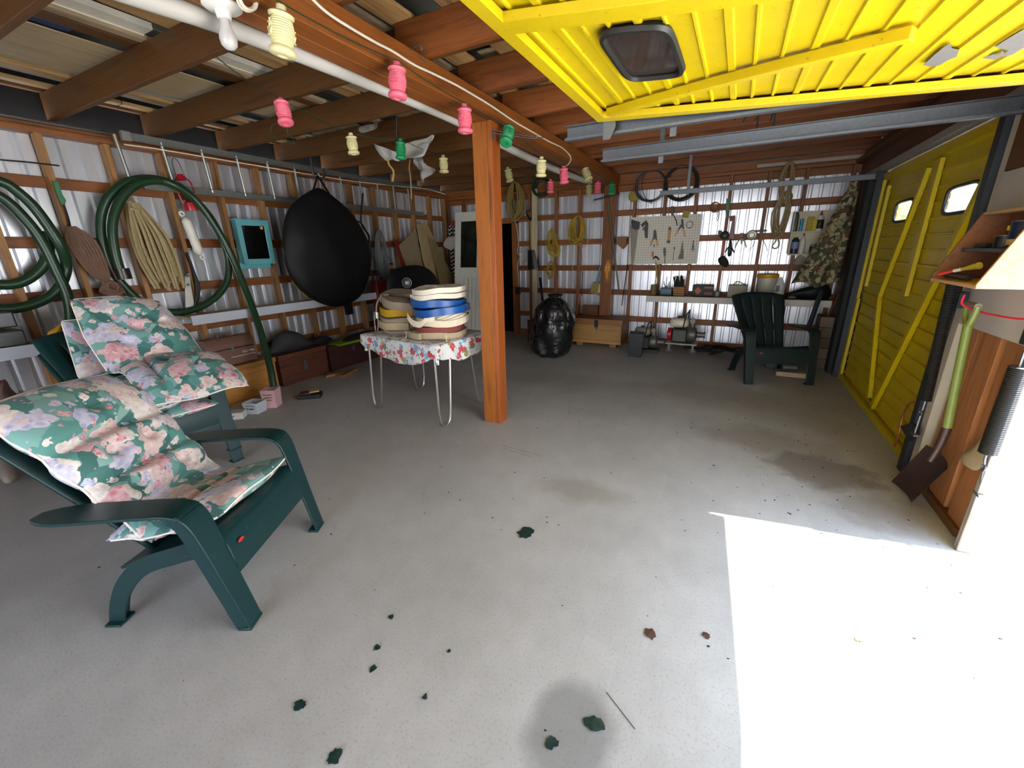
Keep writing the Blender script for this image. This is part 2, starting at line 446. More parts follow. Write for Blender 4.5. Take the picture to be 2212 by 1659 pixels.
# dark back room seen through the far doorway
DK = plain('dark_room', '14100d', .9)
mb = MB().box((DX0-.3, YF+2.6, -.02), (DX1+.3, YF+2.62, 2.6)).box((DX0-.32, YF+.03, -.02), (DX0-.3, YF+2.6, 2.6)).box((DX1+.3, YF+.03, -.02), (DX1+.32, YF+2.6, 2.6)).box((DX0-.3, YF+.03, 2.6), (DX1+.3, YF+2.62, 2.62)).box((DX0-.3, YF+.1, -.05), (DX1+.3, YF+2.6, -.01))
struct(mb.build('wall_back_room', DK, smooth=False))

# framing: studs, girts and plates are parts of their walls ------------
SF, SG = .09, .022
def stud_left(y, w_=.042, m=None): MB().box((XL+SG, y-w_/2, .02), (XL+SG+SF, y+w_/2, 2.56)).build('stud', m or wpale('Z'), wl, bevel=.002)
lst = [atX(x, 522, XL+.1).y for x in (4, 157, 288, 395, 500, 583)]
lst = [y-.0 for y in lst]
yy = lst[-1]
while yy < 6.9: yy += .46; lst.append(yy)
lst = [lst[0]-.43, lst[0]-.86, lst[0]-1.3, lst[0]-1.75, lst[0]-2.2]+lst
for y in lst: stud_left(y)
for z in (.10, .46, .83, 1.262, 1.70, 2.175): MB().box((XL+.004, -2.1, z-.045), (XL+SG+.004, YF, z+.045)).build('girt', wframe('Y'), wl, bevel=.002)
MB().box((XL, -2.1, 2.53), (XL+.135, YF, 2.57)).box((XL, -2.1, 2.572), (XL+.04, YF, 2.652)).build('top_plate', wframe('Y'), wl, bevel=.002)
MB().box((XL, -2.1, 0.001), (XL+.12, YF, .04)).build('bottom_plate', wframe('Y'), wl)
fst = [atY(x, 450, YF-.1).x for x in (1145, 1201, 1252, 1370, 1435, 1502, 1573, 1653, 1732, 1830)]
for x in fst+[-5.12, -4.75]: MB().box((x-.021, YF-SG-SF, .02), (x+.021, YF-SG, 2.56)).build('stud', wframe('Z'), wf, bevel=.002)
for z in (.05, .40, .84, 1.24, 1.672, 2.095):
    for a, b in ((XL, DX0), (DX1, XR)): MB().box((a, YF-SG-.02, z-.045), (b, YF-.02, z+.045)).build('girt', wframe('X'), wf, bevel=.002)
MB().box((XL, YF-.13, 2.50), (XR, YF-.02, 2.54)).box((XL, YF-.05, 2.41), (XR, YF-.022, 2.50)).box((XL, YF-.06, 2.542), (XR, YF-.02, 2.655)).build('top_plate', wframe('X'), wf, bevel=.002)
MB().box((.1, YF-.135, 2.56), (XR-.02, YF-.12, 2.60)).build('pale_batten', plain('pale_batten_paint', 'a99f92', .7), wf)
mb = MB().box((DX0-.09, YF-.12, 0), (DX0, YF+.02, 2.12)).box((DX1, YF-.12, 0), (DX1+.09, YF+.02, 2.12)).box((DX0-.09, YF-.12, DZ), (DX1+.09, YF+.02, 2.12))
mb.build('door_frame', wframe('Z'), wf, bevel=.003)
# big post in the far wall under the beam
tag(MB().box((-1.99, YF-.2, 0), (-1.80, YF-.06, 2.50)).build('wall_post', wframe('Z'), bevel=.004), 'thick brown post against the far wall under the beam end', 'post')

# roof ----------------------------------------------------------------
RS = plain('dark_roof_sheet', '70726c', .7, 0, .25, 4)
mb = MB().box((XL-.1, -3.6, 3.0), (XR+.4, YF+.1, 3.02))
for x in [XL+.35+.62*i for i in range(11)]: mb.box((x, -2.2, 2.992), (x+.012, YF+.1, 3.0))
for y in [-1.5+1.15*i for i in range(8)]: mb.box((XL, y, 2.994), (XR, y+.01, 3.0))
ceil = mb.build('ceiling', RS, smooth=False); struct(ceil, 'dark roof sheets above the joists')
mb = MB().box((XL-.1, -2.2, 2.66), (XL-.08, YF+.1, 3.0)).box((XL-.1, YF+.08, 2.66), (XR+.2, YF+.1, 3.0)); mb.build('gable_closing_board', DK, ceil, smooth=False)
JS = [-2.99+.67*i for i in range(16)]
for i, y in enumerate(JS):
    if y > YF-.1: break
    MB().box((XL, y+.02, 2.655), (-1.30 if i % 2 else -1.22, y+.062, 2.85)).build('joist', wdark('X'), ceil, bevel=.003)
    MB().box((-1.98, y-.023, 2.65), (XR+.1, y+.018, 2.85)).build('joist', wood('reddish_joist_wood', '5e2e0f', '82481c', 'X'), ceil, bevel=.003)
# boards, sheets and battens lying across the joists
PB = {'b': wboard('Y'), 'g': wgrey('Y'), 'p': wood('stored_plywood', 'a08a64', 'b8a47e', 'Y', knots=False), 'd': wdark('Y')}
rd = random.Random(3)
for x0, x1, z, m in ((-5.19, -5.14, 2.852, 'd'), (-5.05, -4.97, 2.852, 'b'), (-4.72, -4.60, 2.852, 'b'), (-3.66, -3.55, 2.856, 'd'), (-3.52, -3.45, 2.852, 'g'), (-3.16, -3.02, 2.852, 'b'), (-2.98, -2.84, 2.856, 'g'),
                     (-2.80, -2.66, 2.852, 'b'), (-2.45, -2.28, 2.852, 'b'), (-2.2, -2.06, 2.852, 'g'), (-2.0, -1.84, 2.852, 'b'), (-1.62, -1.47, 2.852, 'b'), (-1.25, -1.1, 2.852, 'g'), (-.95, -.80, 2.852, 'b'),
                     (-.55, -.40, 2.852, 'b'), (-.15, 0, 2.852, 'b'), (.25, .4, 2.852, 'b'), (.65, .8, 2.852, 'b'), (1.0, 1.15, 2.852, 'b')):
    a = -2.1
    while a < YF-.3:
        b = min(a+rd.uniform(1.6, 3.2), YF-.02)
        j = rd.uniform(-.012, .012)
        MB().box((x0+j, a, z), (x1+j, b-.01, z+.022+rd.uniform(0, .01))).build('roof_board', PB[m], ceil, bevel=.002)
        a = b
for i, (x0, x1, y0, y1) in enumerate(((-4.58, -3.84, -.9, 1.78), (-4.55, -3.9, 1.9, 2.45), (-4.35, -3.72, 2.55, 3.15), (-4.5, -3.8, 3.3, 4.3), (-4.45, -3.6, 4.5, 6.0), (-1.8, -1.3, 3.0, 3.6))):
    tag(MB().box((x0, y0, 2.878+.006*(i % 3)), (x1, y1, 2.886+.006*(i % 3))).build('plywood_sheet', PB['p'], smooth=False),
        ['long plywood sheet stored on the joists at the upper left', 'short rounded plywood offcut on the joists beside the fluorescent strip', 'plywood offcut above the second joist bay', 'plywood sheet on the joists above the ladder', 'plywood sheet on the joists above the black hanging bag', 'small plywood offcut right of the main beam on the joists'][i], 'plywood')
WP = plain('white_strip_paint', 'd8d2c2', .5)
for y0, y1, lb in ((-.6, 1.72, 'long pale batten strip lying on the joists at the upper left'), (1.98, 2.9, 'shorter pale batten strip lying on the joists above the pink lantern')):
    tag(MB().box((-3.46, y0, 2.88), (-3.33, y1, 2.915)).box((-3.48, y0, 2.872), (-3.44, y1, 2.885)).build('pale_batten', WP, smooth=False), lb, 'batten')
tag(MB().box((-3.84, 1.15, 2.895), (-3.72, 1.5, 2.93)).build('blue_box', plain('blue_card', '1c3a6e', .6), bevel=.004), 'flat dark blue box lying on the joists beside the plywood sheet', 'box')
tag(MB().tube([(-3.72, 1.52, 2.9), (-3.66, 1.78, 2.9)], .022, 10).build('white_roll', plain('foil', 'cfcfca', .35, .3)), 'short whitish roll lying on the joists beside the blue box', 'roll')

# ---------------------------------------------------- beam and post
tag(MB().box((-1.99, -2.1, 2.50), (-1.885, YF-.1, 2.648)).box((-1.882, -2.1, 2.50), (-1.77, YF-.1, 2.648)).build('main_beam', wood('reddish_beam_wood', '6e380f', '95541b', 'Y'), bevel=.004),
    'long reddish-brown timber beam carrying the joists above the middle post', 'beam')
pr = thing('timber_post', 'thick orange-brown timber post standing in the middle of the garage', 'post', (-1.86, 3.2, 0))
PW = wood('orange_post_wood', '733c10', '94530f', 'Z', .5); PW2 = wood('orange_post_wood_b', '7d3d12', '984f1a', 'Z', .5)
ax, by = Vector((.962, .13, 0)), Vector((-.13, .962, 0))
def rot_box(c, a0, a1, b0, b1, z0, z1):
    M = Matrix.Translation(c) @ Matrix.Rotation(math.atan2(.13, .962)*.55, 4, 'Z'); return MB().box((a0, b0, z0), (a1, b1, z1), M)
rot_box((-1.945, 3.11, 0), 0, .13, 0, .15, 0, 2.5).build('plank', PW, pr, bevel=.004)
rot_box((-1.945, 3.11, 0), .131, .17, 0, .15, 0, 2.5).build('plank', PW2, pr, bevel=.003)
m1 = MB(); p = Vector((-1.77, 3.13, 2.40)); m1.box(p-Vector((.004, .012, .03)), p+Vector((.004, .012, .03))); m1.build('hinge_plate', galv(), pr)
m1 = MB(); m1.tube(spl([p+Vector((.005, 0, .01)), p+Vector((.10, .10, 0)), p+Vector((.24, .24, -.01)), p+Vector((.26, .25, .02))]), .003, 5); m1.tube([p+Vector((.005, 0, .03)), p+Vector((.12, .14, .015)), p+Vector((.3, .3, .0))], .003, 5); m1.build('wire_hook', galv(), pr)

# ---------------------------------------------------- white pipe along the beam
WPP = plain('white_pipe', 'b8b4ac', .45, 0, .06)
tag(MB().tube(spl([(-2.07, -1.2, 2.43), (-2.055, .6, 2.44), (-2.05, 1.4, 2.49), (-2.05, 2.3, 2.515), (-2.05, 3.1, 2.52), (-2.05, 4.2, 2.475), (-2.05, 5.4, 2.47), (-2.05, 6.5, 2.49)], 8), .036, 14).build('white_pipe', WPP), 'long white plastic pipe hanging under the left edge of the main beam', 'pipe')
CB = plain('cream_cable', 'e2d9c4', .5)
cab = [(640, -40), (700, 22), (760, 62), (812, 92), (850, 112), (895, 140), (950, 166), (1000, 192), (1060, 228), (1110, 262), (1150, 285), (1185, 305), (1215, 320), (1232, 338), (1230, 352), (1218, 362)]
tag(MB().tube(spl([atX(x, y, -1.758) for x, y in cab], 5), .0065, 6).build('beam_cable', CB), 'cream electric cable stapled along the right face of the main beam', 'cable')

# ================================================================== GARAGE DOORS
YEL = NT('yellow_door_paint'); _v = YEL.obj(); _a = YEL.noise(_v, 2.5, 5, .6)
_c = YEL.ramp(_a, [(.3, 'bda300'), (.6, 'ccb200')]); YEL.col(YEL.mix(YEL.ramp(YEL.noise(_v, 60, 2), [(.27, 'ffffff'), (.31, '000000')]), _c, lin('a08c14')))
YEL.b.inputs['Roughness'].default_value = .45; YEL = YEL.m
PRM = plain('grey_primer', '6e6c6a', .7)
RUB = plain('black_rubber', '1d1c1b', .5)
BLK = plain('black_steel', '2b2f34', .45, .3)
GL = NT('window_glass'); GL.b.inputs['Base Color'].default_value = (.85, .88, .9, 1); GL.b.inputs['Roughness'].default_value = .04; GL.b.inputs['Transmission Weight'].default_value = 1; GL.b.inputs['IOR'].default_value = 1.05; GL = GL.m
GL2 = NT('shaded_glass'); GL2.b.inputs['Base Color'].default_value = (.16, .13, .11, 1); GL2.b.inputs['Roughness'].default_value = .06; GL2.b.inputs['Transmission Weight'].default_value = .8; GL2.b.inputs['IOR'].default_value = 1.3; GL2 = GL2.m  # same window glass, the dark under the roof put into its colour
def make_door(name, P, W, HH, sp, wins, braces, stiles, label, rh=.008):
    root = sroot(name, label)
    us = sorted(set([0, W]+[u for a, b, c, d in wins for u in (a, b)]+[W*i/16 for i in range(17)]))
    vs_ = []; k = 0; v = .0
    while v < HH-.001:
        wide = k % 3 == 2; t = .006 if not wide else .02
        seg = [(v, 0), (v+sp-t-.01, 0), (v+sp-t-.005, rh), (v+sp-.005, rh)]
        vs_ += [(a, b) for a, b in seg if a < HH]; v += sp; k += 1
    vs_.append((HH, 0))
    extra = sorted(set([c for a, b, c, d in wins]+[d for a, b, c, d in wins]))
    def h(v):
        for (a, x), (b, y) in zip(vs_, vs_[1:]):
            if a <= v <= b: return x+(y-x)*(v-a)/max(b-a, 1e-6)
        return 0
    VV = sorted(set([a for a, _ in vs_]+extra)); mb = MB()
    pts = [P(u, v, h(v)) for v in VV for u in us]; n = len(us); fs = []
    for j in range(len(VV)-1):
        for i in range(n-1):
            uc, vc = (us[i]+us[i+1])/2, (VV[j]+VV[j+1])/2
            if any(a < uc < b and c < vc < d for a, b, c, d in wins): continue
            fs.append((j*n+i, j*n+i+1, (j+1)*n+i+1, (j+1)*n+i))
    mb.add(pts, fs); pa = mb.build('door_panel', YEL, root, ang=15)
    sm = pa.modifiers.new('t', 'SOLIDIFY'); sm.thickness = .004; sm.offset = 0
    def strip(u0, v0, u1, v1, w_, d=.035, nm='brace', base=.012, mat=YEL, seg=6):
        L = math.hypot(u1-u0, v1-v0); du, dv = -(v1-v0)/L*w_/2, (u1-u0)/L*w_/2; m = MB(); vs = []
        for s in range(seg+1):
            t = s/seg; a, b = u0+(u1-u0)*t, v0+(v1-v0)*t
            vs += [P(a-du, b-dv, base), P(a+du, b+dv, base), P(a+du, b+dv, base+d), P(a-du, b-dv, base+d)]
        fs = [(3, 2, 1, 0), tuple(4*seg+k for k in range(4))]+[(4*s+k, 4*s+(k+1) % 4, 4*s+4+(k+1) % 4, 4*s+4+k) for s in range(seg) for k in range(4)]
        m.add(vs, fs); return m.build(nm, mat, root, bevel=.002)
    strip(0, .03, W, .03, .06, .03, 'bottom_rail'); strip(0, HH-.03, W, HH-.03, .06, .03, 'top_rail')
    for u, w_, v0, v1 in stiles: strip(u, v0, u, v1, w_, .03, 'stile')
    for u0, v0, u1, v1, w_ in braces: strip(u0, v0, u1, v1, w_)
    strip(-.012, 0, -.012, HH, .02, .05, 'edge_channel', -.01, galv()); strip(W+.012, 0, W+.012, HH, .02, .05, 'edge_channel', -.01, galv())
    for k, (a, b, c, d) in enumerate(wins):
        cu, cv, ru, rv = (a+b)/2, (c+d)/2, (b-a)/2, (d-c)/2
        def rr(gu, gv, off, n=20):
            o = []
            for q in range(n*2):
                t = math.pi*q/n; cx, sx_ = math.cos(t), math.sin(t); pw = .35
                o.append(P(cu+(ru+gu)*math.copysign(abs(cx)**pw, cx), cv+(rv+gv)*math.copysign(abs(sx_)**pw, sx_), off))
            return o
        m = MB(); m.tube(rr(.008, .008, .016), .014, 6, True); f = m.build('window_frame', RUB, root)
        A = rr(0, 0, .006); B = rr(0, 0, .010); m = MB(); nn = len(A)
        glm = GL2 if rh < .01 else GL
        m.add(A+B, [tuple(range(nn)), tuple(range(2*nn-1, nn-1, -1))]+[(i, i+nn, (i+1) % nn+nn, (i+1) % nn) for i in range(nn)]); m.build('pane', glm, f, smooth=False)
    return root
# closed door: u runs from the near jamb away, v up
def PC(u, v, w_): return Vector((1.32-w_, 3.64+u, .002+v))
d1 = make_door('door_1', PC, 2.48, 2.235, .115, [(.24, .71, 1.74, 1.90), (1.41, 1.86, 1.74, 1.90)],
    [(.06, 2.08, 1.06, .10, .06), (1.20, 2.12, 1.66, 1.05, .045), (1.66, 1.05, 1.20, .14, .045)],
    [(.05, .09, .05, .9), (.03, .05, .9, 2.2), (1.0, .09, 1.12, 2.15), (2.43, .09, .05, .95), (2.24, .05, 1.1, 2.1), (2.45, .05, .95, 2.2)], 'closed yellow garage door with two small windows', .016)
def PO(u, v, w_):      # open: u from the far edge to the near one, v up the door (top end is inside)
    t = 2.235-v; k = min(u, 1.25)/1.25; s = .062+.06*k
    return Vector((-.80+t*.998, 2.643-u, 2.283+.0*k-s*t-w_))
d2 = make_door('door_2', PO, 2.48, 2.235, .0865, [(.56, 1.02, 1.72, 1.93), (1.8, 2.24, 1.72, 1.93)],
    [(.12, 2.14, .78, 1.05, .04)], [(.035, .07, .05, 2.2), (1.20, .09, .05, 2.2), (2.44, .07, .05, 2.2)], 'open yellow garage door tilted up overhead')
# peeled paint patches on the open door
for pts in (((1995, 140), (2018, 118), (2040, 100), (2052, 92), (2056, 104), (2072, 108), (2066, 122), (2050, 128), (2030, 140), (2010, 143)),
            ((2150, 100), (2175, 84), (2215, 60), (2215, 100), (2185, 118), (2165, 122), (2178, 108)), ((2125, 125), (2142, 118), (2158, 118), (2165, 108), (2170, 118), (2150, 128))):
    o = []
    for x, y in pts:
        r = ray(x, y); a = 1.5
        for _ in range(20):
            q = Vector((0, 0, H))+r*a; t = q.x+.80; u = 2.6-q.y; k = max(0, min(u, 1.25))/1.25; zt = 2.283-(.062+.06*k)*t-.0035-.012; a += (zt-q.z)/r.z if abs(r.z) > 1e-6 else 0
        o.append(Vector((0, 0, H))+r*a)
    MB().plate(o, (0, 0, -.0015)).build('bare_patch', PRM, d2, smooth=False)
# hinge bracket at the open door's inner far corner
MB().plate([(-.80, 2.655, 2.31), (-.70, 2.655, 2.30), (-.70, 2.655, 2.21), (-.73, 2.655, 2.15), (-.77, 2.655, 2.15), (-.77, 2.655, 2.23)], (0, .006, 0)).build('corner_bracket', galv(), d2, smooth=False)
MB().box((-.80, 2.54, 2.255), (-.45, 2.62, 2.262)).build('corner_plate', YEL, d2)
# ---- tracks
def track(a, b, h_, name, label, hangers, depth=.045, sgn=-1):
    r = thing(name, label, 'track', (a[0], a[1], a[2])); a, b = Vector(a), Vector(b)
    t = .004; m = MB(); up = Vector((0, 0, 1)); sd = Vector((0, 1, 0))
    for c0, w_, hh in ((Vector((0, 0, h_/2)), t, h_), (Vector((0, sgn*depth/2, 0)), depth, t), (Vector((0, sgn*depth/2, h_)), depth, t), (Vector((0, sgn*depth, .006)), t, .012)):
        m.sweep([a+c0, b+c0], w_, hh, side=(0, 1, 0))
    m.build('channel', galv(), r, smooth=False)
    for (x, y0, z0), (x2, y2, z2) in hangers:
        m = MB(); m.sweep([(x, y0, z0), (x2, y2, z2)], .03, .004, side=(1, 0, 0)); m.sweep([(x+.017, y0, z0), (x2+.017, y2, z2)], .004, .03, side=(1, 0, 0)); m.build('hanger_strap', galv(), r, smooth=False)
    return r
track((-1.02, 2.74, 2.185), (1.2, 2.74, 2.185), .075, 'door_track', 'galvanised steel track under the edge of the open yellow door', [((-.40, 2.745, 2.14), (-.40, 2.745, 2.22))])
track((-1.01, 3.5, 2.185), (1.26, 3.5, 2.185), .085, 'door_track', 'galvanised steel track hanging below the joists, second from the open door', [((-.58, 3.51, 2.14), (-.58, 3.51, 2.65))])
track((-1.0, 6.2, 2.205), (1.25, 6.2, 2.205), .05, 'door_track', 'thin galvanised track in front of the far wall above the pegboard', [((-.66, 6.21, 2.19), (-.66, 6.21, 2.65))])

# ---- header, divider between the doors
mb = MB().box((1.27, -2.1, 2.335), (1.385, YF, 2.648)); mb.build('header_board', wood('brown_header', '5a3a26', '6e4a31', 'Y'), wr_, bevel=.003)
MB().box((1.245, 2.66, 2.275), (1.385, YF-.1, 2.335)).build('header_trim', plain('grey_trim_paint', '9a958e', .6), wr_, bevel=.003)
MB().box((1.2, -2.1, 2.275), (1.385, 2.66, 2.335)).build('header_trim', plain('grey_trim_paint', '9a958e', .6), wr_, bevel=.003)
MB().box((1.18, 2.7, 2.50), (1.27, YF-.1, 2.54)).build('ledger', wdark('Y'), wr_, bevel=.003)
GJ = wood('grey_weathered_jamb', '6d655a', '8d857a', 'Z', knots=False)
MB().box((1.215, 2.655, 0), (1.275, 2.69, 2.30)).build('jamb_board', GJ, wr_, bevel=.003)
MB().box((1.215, .075, 0), (1.40, .105, 2.30)).build('jamb_board', GJ, wr_, bevel=.003)
MB().box((1.268, 2.78, .04), (1.322, 2.97, 2.33)).build('stud', wood('orange_stud', '8a532a', 'ab6f40', 'Z'), wr_, bevel=.003)
MB().box((1.275, 3.04, .04), (1.322, 3.26, 2.33)).build('stud', wood('orange_stud', '8a532a', 'ab6f40', 'Z'), wr_, bevel=.003)
MB().box((1.285, 3.30, .04), (1.322, 3.42, 2.33)).build('stud', wood('orange_stud', '8a532a', 'ab6f40', 'Z'), wr_, bevel=.003)
MB().box((1.25, 3.47, 0), (1.34, 3.555, 2.28)).build('cream_jamb', plain('cream_paint', 'c2b8a0', .6), wr_, bevel=.002)
MB().box((1.215, 3.56, 0), (1.30, 3.63, 2.28)).build('steel_jamb', BLK, wr_, bevel=.002)
MB().box((1.225, 6.10, 0), (1.30, 6.20, 2.28)).build('steel_jamb', BLK, wr_, bevel=.002)
MB().box((1.27, 6.2, .0), (1.385, YF, 2.34)).build('corner_framing', wdark('Z'), wr_)
MB().box((1.25, 2.80, 0.001), (1.32, 3.56, .05)).build('sill', wdark('Y'), wr_)
MB().box((1.235, 2.7, 1.08), (1.262, 3.47, 1.9)).build('wall_panel', plain('pale_wallboard', 'b5aea5', .8, 0, .08, 6), wr_)
MB().box((1.24, 2.70, 1.905), (1.268, 3.46, 2.27)).build('brown_board', wdark('Y'), wr_)
MB().box((1.27, -3.5, 0), (1.38, .075, 2.33)).build('inner_boarding', wframe('Z'), wr_)
def spring(name, label, a, b, r, hook):
    root = thing(name, label, 'spring', tuple(b)); a, b = Vector(a), Vector(b); L = (a-b).length; n = int(L/.009)
    m = MB(); m.tube([a.lerp(b, i/(n*2)) for i in range(n*2+1)], [r if i % 2 else r*.86 for i in range(n*2+1)], 12); m.build('coil', RUB, root, ang=80)
    m = MB(); m.tube(spl([b+Vector((0, 0, .0)), b+Vector((.0, 0, -.03)), b.lerp(Vector(hook), .3)], 4), .006, 6); ring(m, b.lerp(Vector(hook), .35), (0, 1, 0), (0, 0, 1), .016, 1, .004)
    m.tube([b.lerp(Vector(hook), .4), Vector(hook)], .006, 6); m.box(Vector(hook)-Vector((.012, .03, .006)), Vector(hook)+Vector((.012, .03, .006))); m.build('hook', galv(), root)
    return root
spring('door_spring', 'black coil spring beside the closed yellow door', atX(2064, 590, 1.14), atX(1999, 866, 1.14), .030, atX(1975, 938, 1.14))
spring('door_spring', 'black coil spring beside the bright open doorway', (1.205, 2.668, 1.0), (1.205, 2.668, .56), .036, (1.225, 2.664, .34))
MB().tube([(1.205, 2.668, 1.0), (1.205, 2.668, 1.22)], .006, 6).build('spring_rod', galv(), wr_); MB().box((1.19, 2.66, 1.10), (1.22, 2.70, 1.18)).build('spring_anchor', BLK, wr_)
MB().plate([atX(x, y, 1.22) for x, y in ((1948, 922), (1975, 912), (1988, 938), (1968, 955))], (-.01, 0, 0)).build('corner_gusset', BLK, d1, smooth=False)
m = MB(); pc_ = atX(2072, 647, 1.2); m.box(pc_-Vector((.02, .05, .045)), pc_+Vector((.02, .05, .045)))
for dy in (-.03, .02):
    for dz in (-.03, 0, .03): m.cyl(pc_+Vector((-.03, dy, dz)), pc_+Vector((-.02, dy, dz)), .008, 8)
m.build('spring_bracket', BLK, d1, bevel=.003)
# light-coloured trees far outside, seen through the closed door's window
LEAF = plain('leaf_green', '6f8f3a', .7, 0, .4, 2); BARK = plain('bark', '5a4a3a', .9)
for i, (x, y, h_) in enumerate(((7.6, 38, 7.0), (10.5, 44, 6.5), (4.5, 47, 8.0), (13, 40, 3.4))):
    t = thing('leafy_tree', ['leafy green tree outside, seen through the small far window of the closed door', 'leafy tree outside, right of the one in the far window', 'tall leafy tree outside, farthest beyond the closed door', 'low leafy tree outside beyond the closed door'][i], 'tree', (x, y, 0))
    MB().tube([(x, y, -.02), (x+.1, y, h_*.4), (x, y+.1, h_*.75)], [.18, .13, .05], 8).build('trunk', BARK, t)
    m = MB(); rr_ = random.Random(i)
    for _ in range(1400):
        a = rr_.uniform(0, 6.28); b = rr_.uniform(-1, 1); q = rr_.random()**.4; c = Vector((x+math.cos(a)*(1-b*b)**.5*q*h_*.34, y+math.sin(a)*(1-b*b)**.5*q*h_*.34, h_*.62+b*q*h_*.38))
        u = Vector((rr_.uniform(-1, 1), rr_.uniform(-1, 1), rr_.uniform(-1, 1))).normalized()*.16; v_ = u.orthogonal()*.8
        m.add([c-u, c+v_, c+u, c-v_], [(0, 1, 2, 3)])
    m.build('foliage', LEAF, t, smooth=False)
# ================================================================== CHAIRS
GRN = NT('green_resin'); _v = GRN.obj(); GRN.col(GRN.mix(GRN.noise(_v, 3), lin('06282a'), lin('083234'))); GRN.b.inputs['Roughness'].default_value = .38
GRN.col(GRN.mix(GRN.ramp(GRN.noise(_v, 130, 2), [(.74, '000000'), (.78, 'ffffff')]), GRN.mix(GRN.noise(_v, 3), lin('06282a'), lin('083234')), lin('7f9a96'))); GRN = GRN.m
RED = plain('red_badge', 'b3262c', .4)
GRN_A = GRN
GRN_B = plain('shaded_green_resin', '0c1f1f', .5)  # green resin darkened, the far chair's shade is put into the colour
def chair(label, loc, heading, group=None, badge=True, GRN=GRN_A):
    """resin armchair: local +y is forward, front feet at y=0"""
    r = thing('garden_chair', label, 'chair', (0, 0, 0), group)
    for s in (-1, 1):
        # arm flows over a shoulder into the front leg
        path = spl([(s*.36, -.725, .588), (s*.36, -.55, .598), (s*.355, -.30, .608), (s*.35, -.17, .604), (s*.345, -.115, .565), (s*.34, -.085, .45), (s*.335, -.045, .24), (s*.33, .0, .012)], 5)
        n = len(path); wd = []
        for i, p in enumerate(path):
            t = i/(n-1)
            if t < .14: wd.append(.05+.09*math.sin(min(1, t/.14)*math.pi/2))
            elif t < .5: wd.append(.14-(t-.14)*.04)
            else: wd.append(.125-(t-.5)*.08)
        a = next(i for i, p in enumerate(path) if p.y > -.17)
        MB().sweep(path[:a+3], wd[:a+3], .014, side=(1, 0, 0)).build('arm', GRN, r, bevel=.003)
        m = MB().sweep(path[a+2:], wd[a+2:], .012, side=(1, 0, 0))
        # side flange of the leg
        fl_ = [(p.x+s*(wd[a+2+i]/2-.005), p.y-.028+.0*i, p.z) for i, p in enumerate(path[a+2:])]
        m.sweep(fl_, [.008]*len(fl_), [.055]*len(fl_), side=(1, 0, 0)); m.box((s*.33-.045, -.05, 0), (s*.33+.045, .008, .014)); m.build('front_leg', GRN, r, bevel=.003)
        # side rail running down to the rear foot
        q = spl([(s*.30, -.09, .40), (s*.30, -.28, .345), (s*.30, -.44, .29), (s*.305, -.54, .20), (s*.31, -.60, .09), (s*.312, -.63, .0)], 5)
        k = len(q); hw = [.085-.02*i/k for i in range(k)]
        m = MB().sweep(q, .012, hw, side=(1, 0, 0)); q2 = [(p.x+s*(-.03), p.y, p.z) for p in q]
        m.sweep([Vector(p)+Vector((0, .0, 0)) for p in q2], .06, .010, side=(1, 0, 0)); m.box((s*.312-.05, -.66, 0), (s*.312+.03, -.59, .012)); m.build('rear_leg', GRN, r, bevel=.003)
    # seat with rolled front apron
    def seat(u, v):
        x = (u-.5)*.58
        if v < .3: t = v/.3; return Vector((x, -.045-.045*t*t, .25+.17*math.sin(t*math.pi/2)))
        t = (v-.3)/.7; return Vector((x, -.09-.46*t, .42+.012*math.sin(min(1, t*5)*math.pi)-.15*t**1.1+.012*abs(x/.29)**2))
    MB().grid(seat, 14, 22, (0, .004, -.012)).build('seat', GRN, r)
    # backrest: five slats fanned out and joined at top and bottom
    B0 = Vector((0, -.50, .25)); BD = Vector((0, -.50, .735)).normalized(); BN = Vector((0, .735, .50)).normalized()
    m = MB(); L = .86
    def W(v): return .42+.22*min(1, v/.8)
    def top(u): return L-.075*abs(u*2-1)**2.2
    def bp(u, v):
        x = (u-.5)*W(v*L); return B0+Vector((x, 0, 0))+BD*(v*top(u))+BN*(.05*(2*u-1)**2)
    gaps = [.2, .4, .6, .8]; g = .010
    segs = [0]+[q for c in gaps for q in (c-g, c+g)]+[1]; vs_ = [0, .1, .22, .36, .5, .64, .78, .9, .96, 1]
    for i in range(len(segs)-1):
        gap = i % 2 == 1
        for j in range(len(vs_)-1):
            if gap and .1 <= vs_[j] < .9: continue
            nn = 1 if gap else 3
            m.grid(lambda u, v, i=i, j=j: bp(segs[i]+(segs[i+1]-segs[i])*u, vs_[j]+(vs_[j+1]-vs_[j])*v), nn, 1)
    m.weld = True; b = m.build('backrest', GRN, r); sm = b.modifiers.new('t', 'SOLIDIFY'); sm.thickness = .014
    if badge: MB().lathe([(.0, 0), (.012, .0), (.012, .002), (0, .002)], Matrix.Translation((.23, -.046, .365)) @ Matrix.Rotation(-R(82), 4, 'X') @ Matrix.Diagonal((1.6, .7, 1, 1)), 14).build('badge', RED, r)
    r.location = loc; r.rotation_euler = (0, 0, heading-math.pi/2); return r
CH1 = chair('dark green resin garden chair nearest the camera, with floral cushions', (-1.855, 1.015, 0), math.atan2(.468, .884))
chair('dark green garden chair without cushion near the far wall shelf', (.624, 5.48, 0), math.atan2(-.936, .35), GRN=GRN_B)
SC = chair('upper green garden chair of the stack at the left wall, piled with floral cushions', (-3.33, 1.27, .10), 0.0, 'stacked green garden chairs')
c2 = copy_tree(SC); c2.location = (-3.33, 1.27, 0); c2['label'] = 'lower green garden chair of the stack at the left wall'

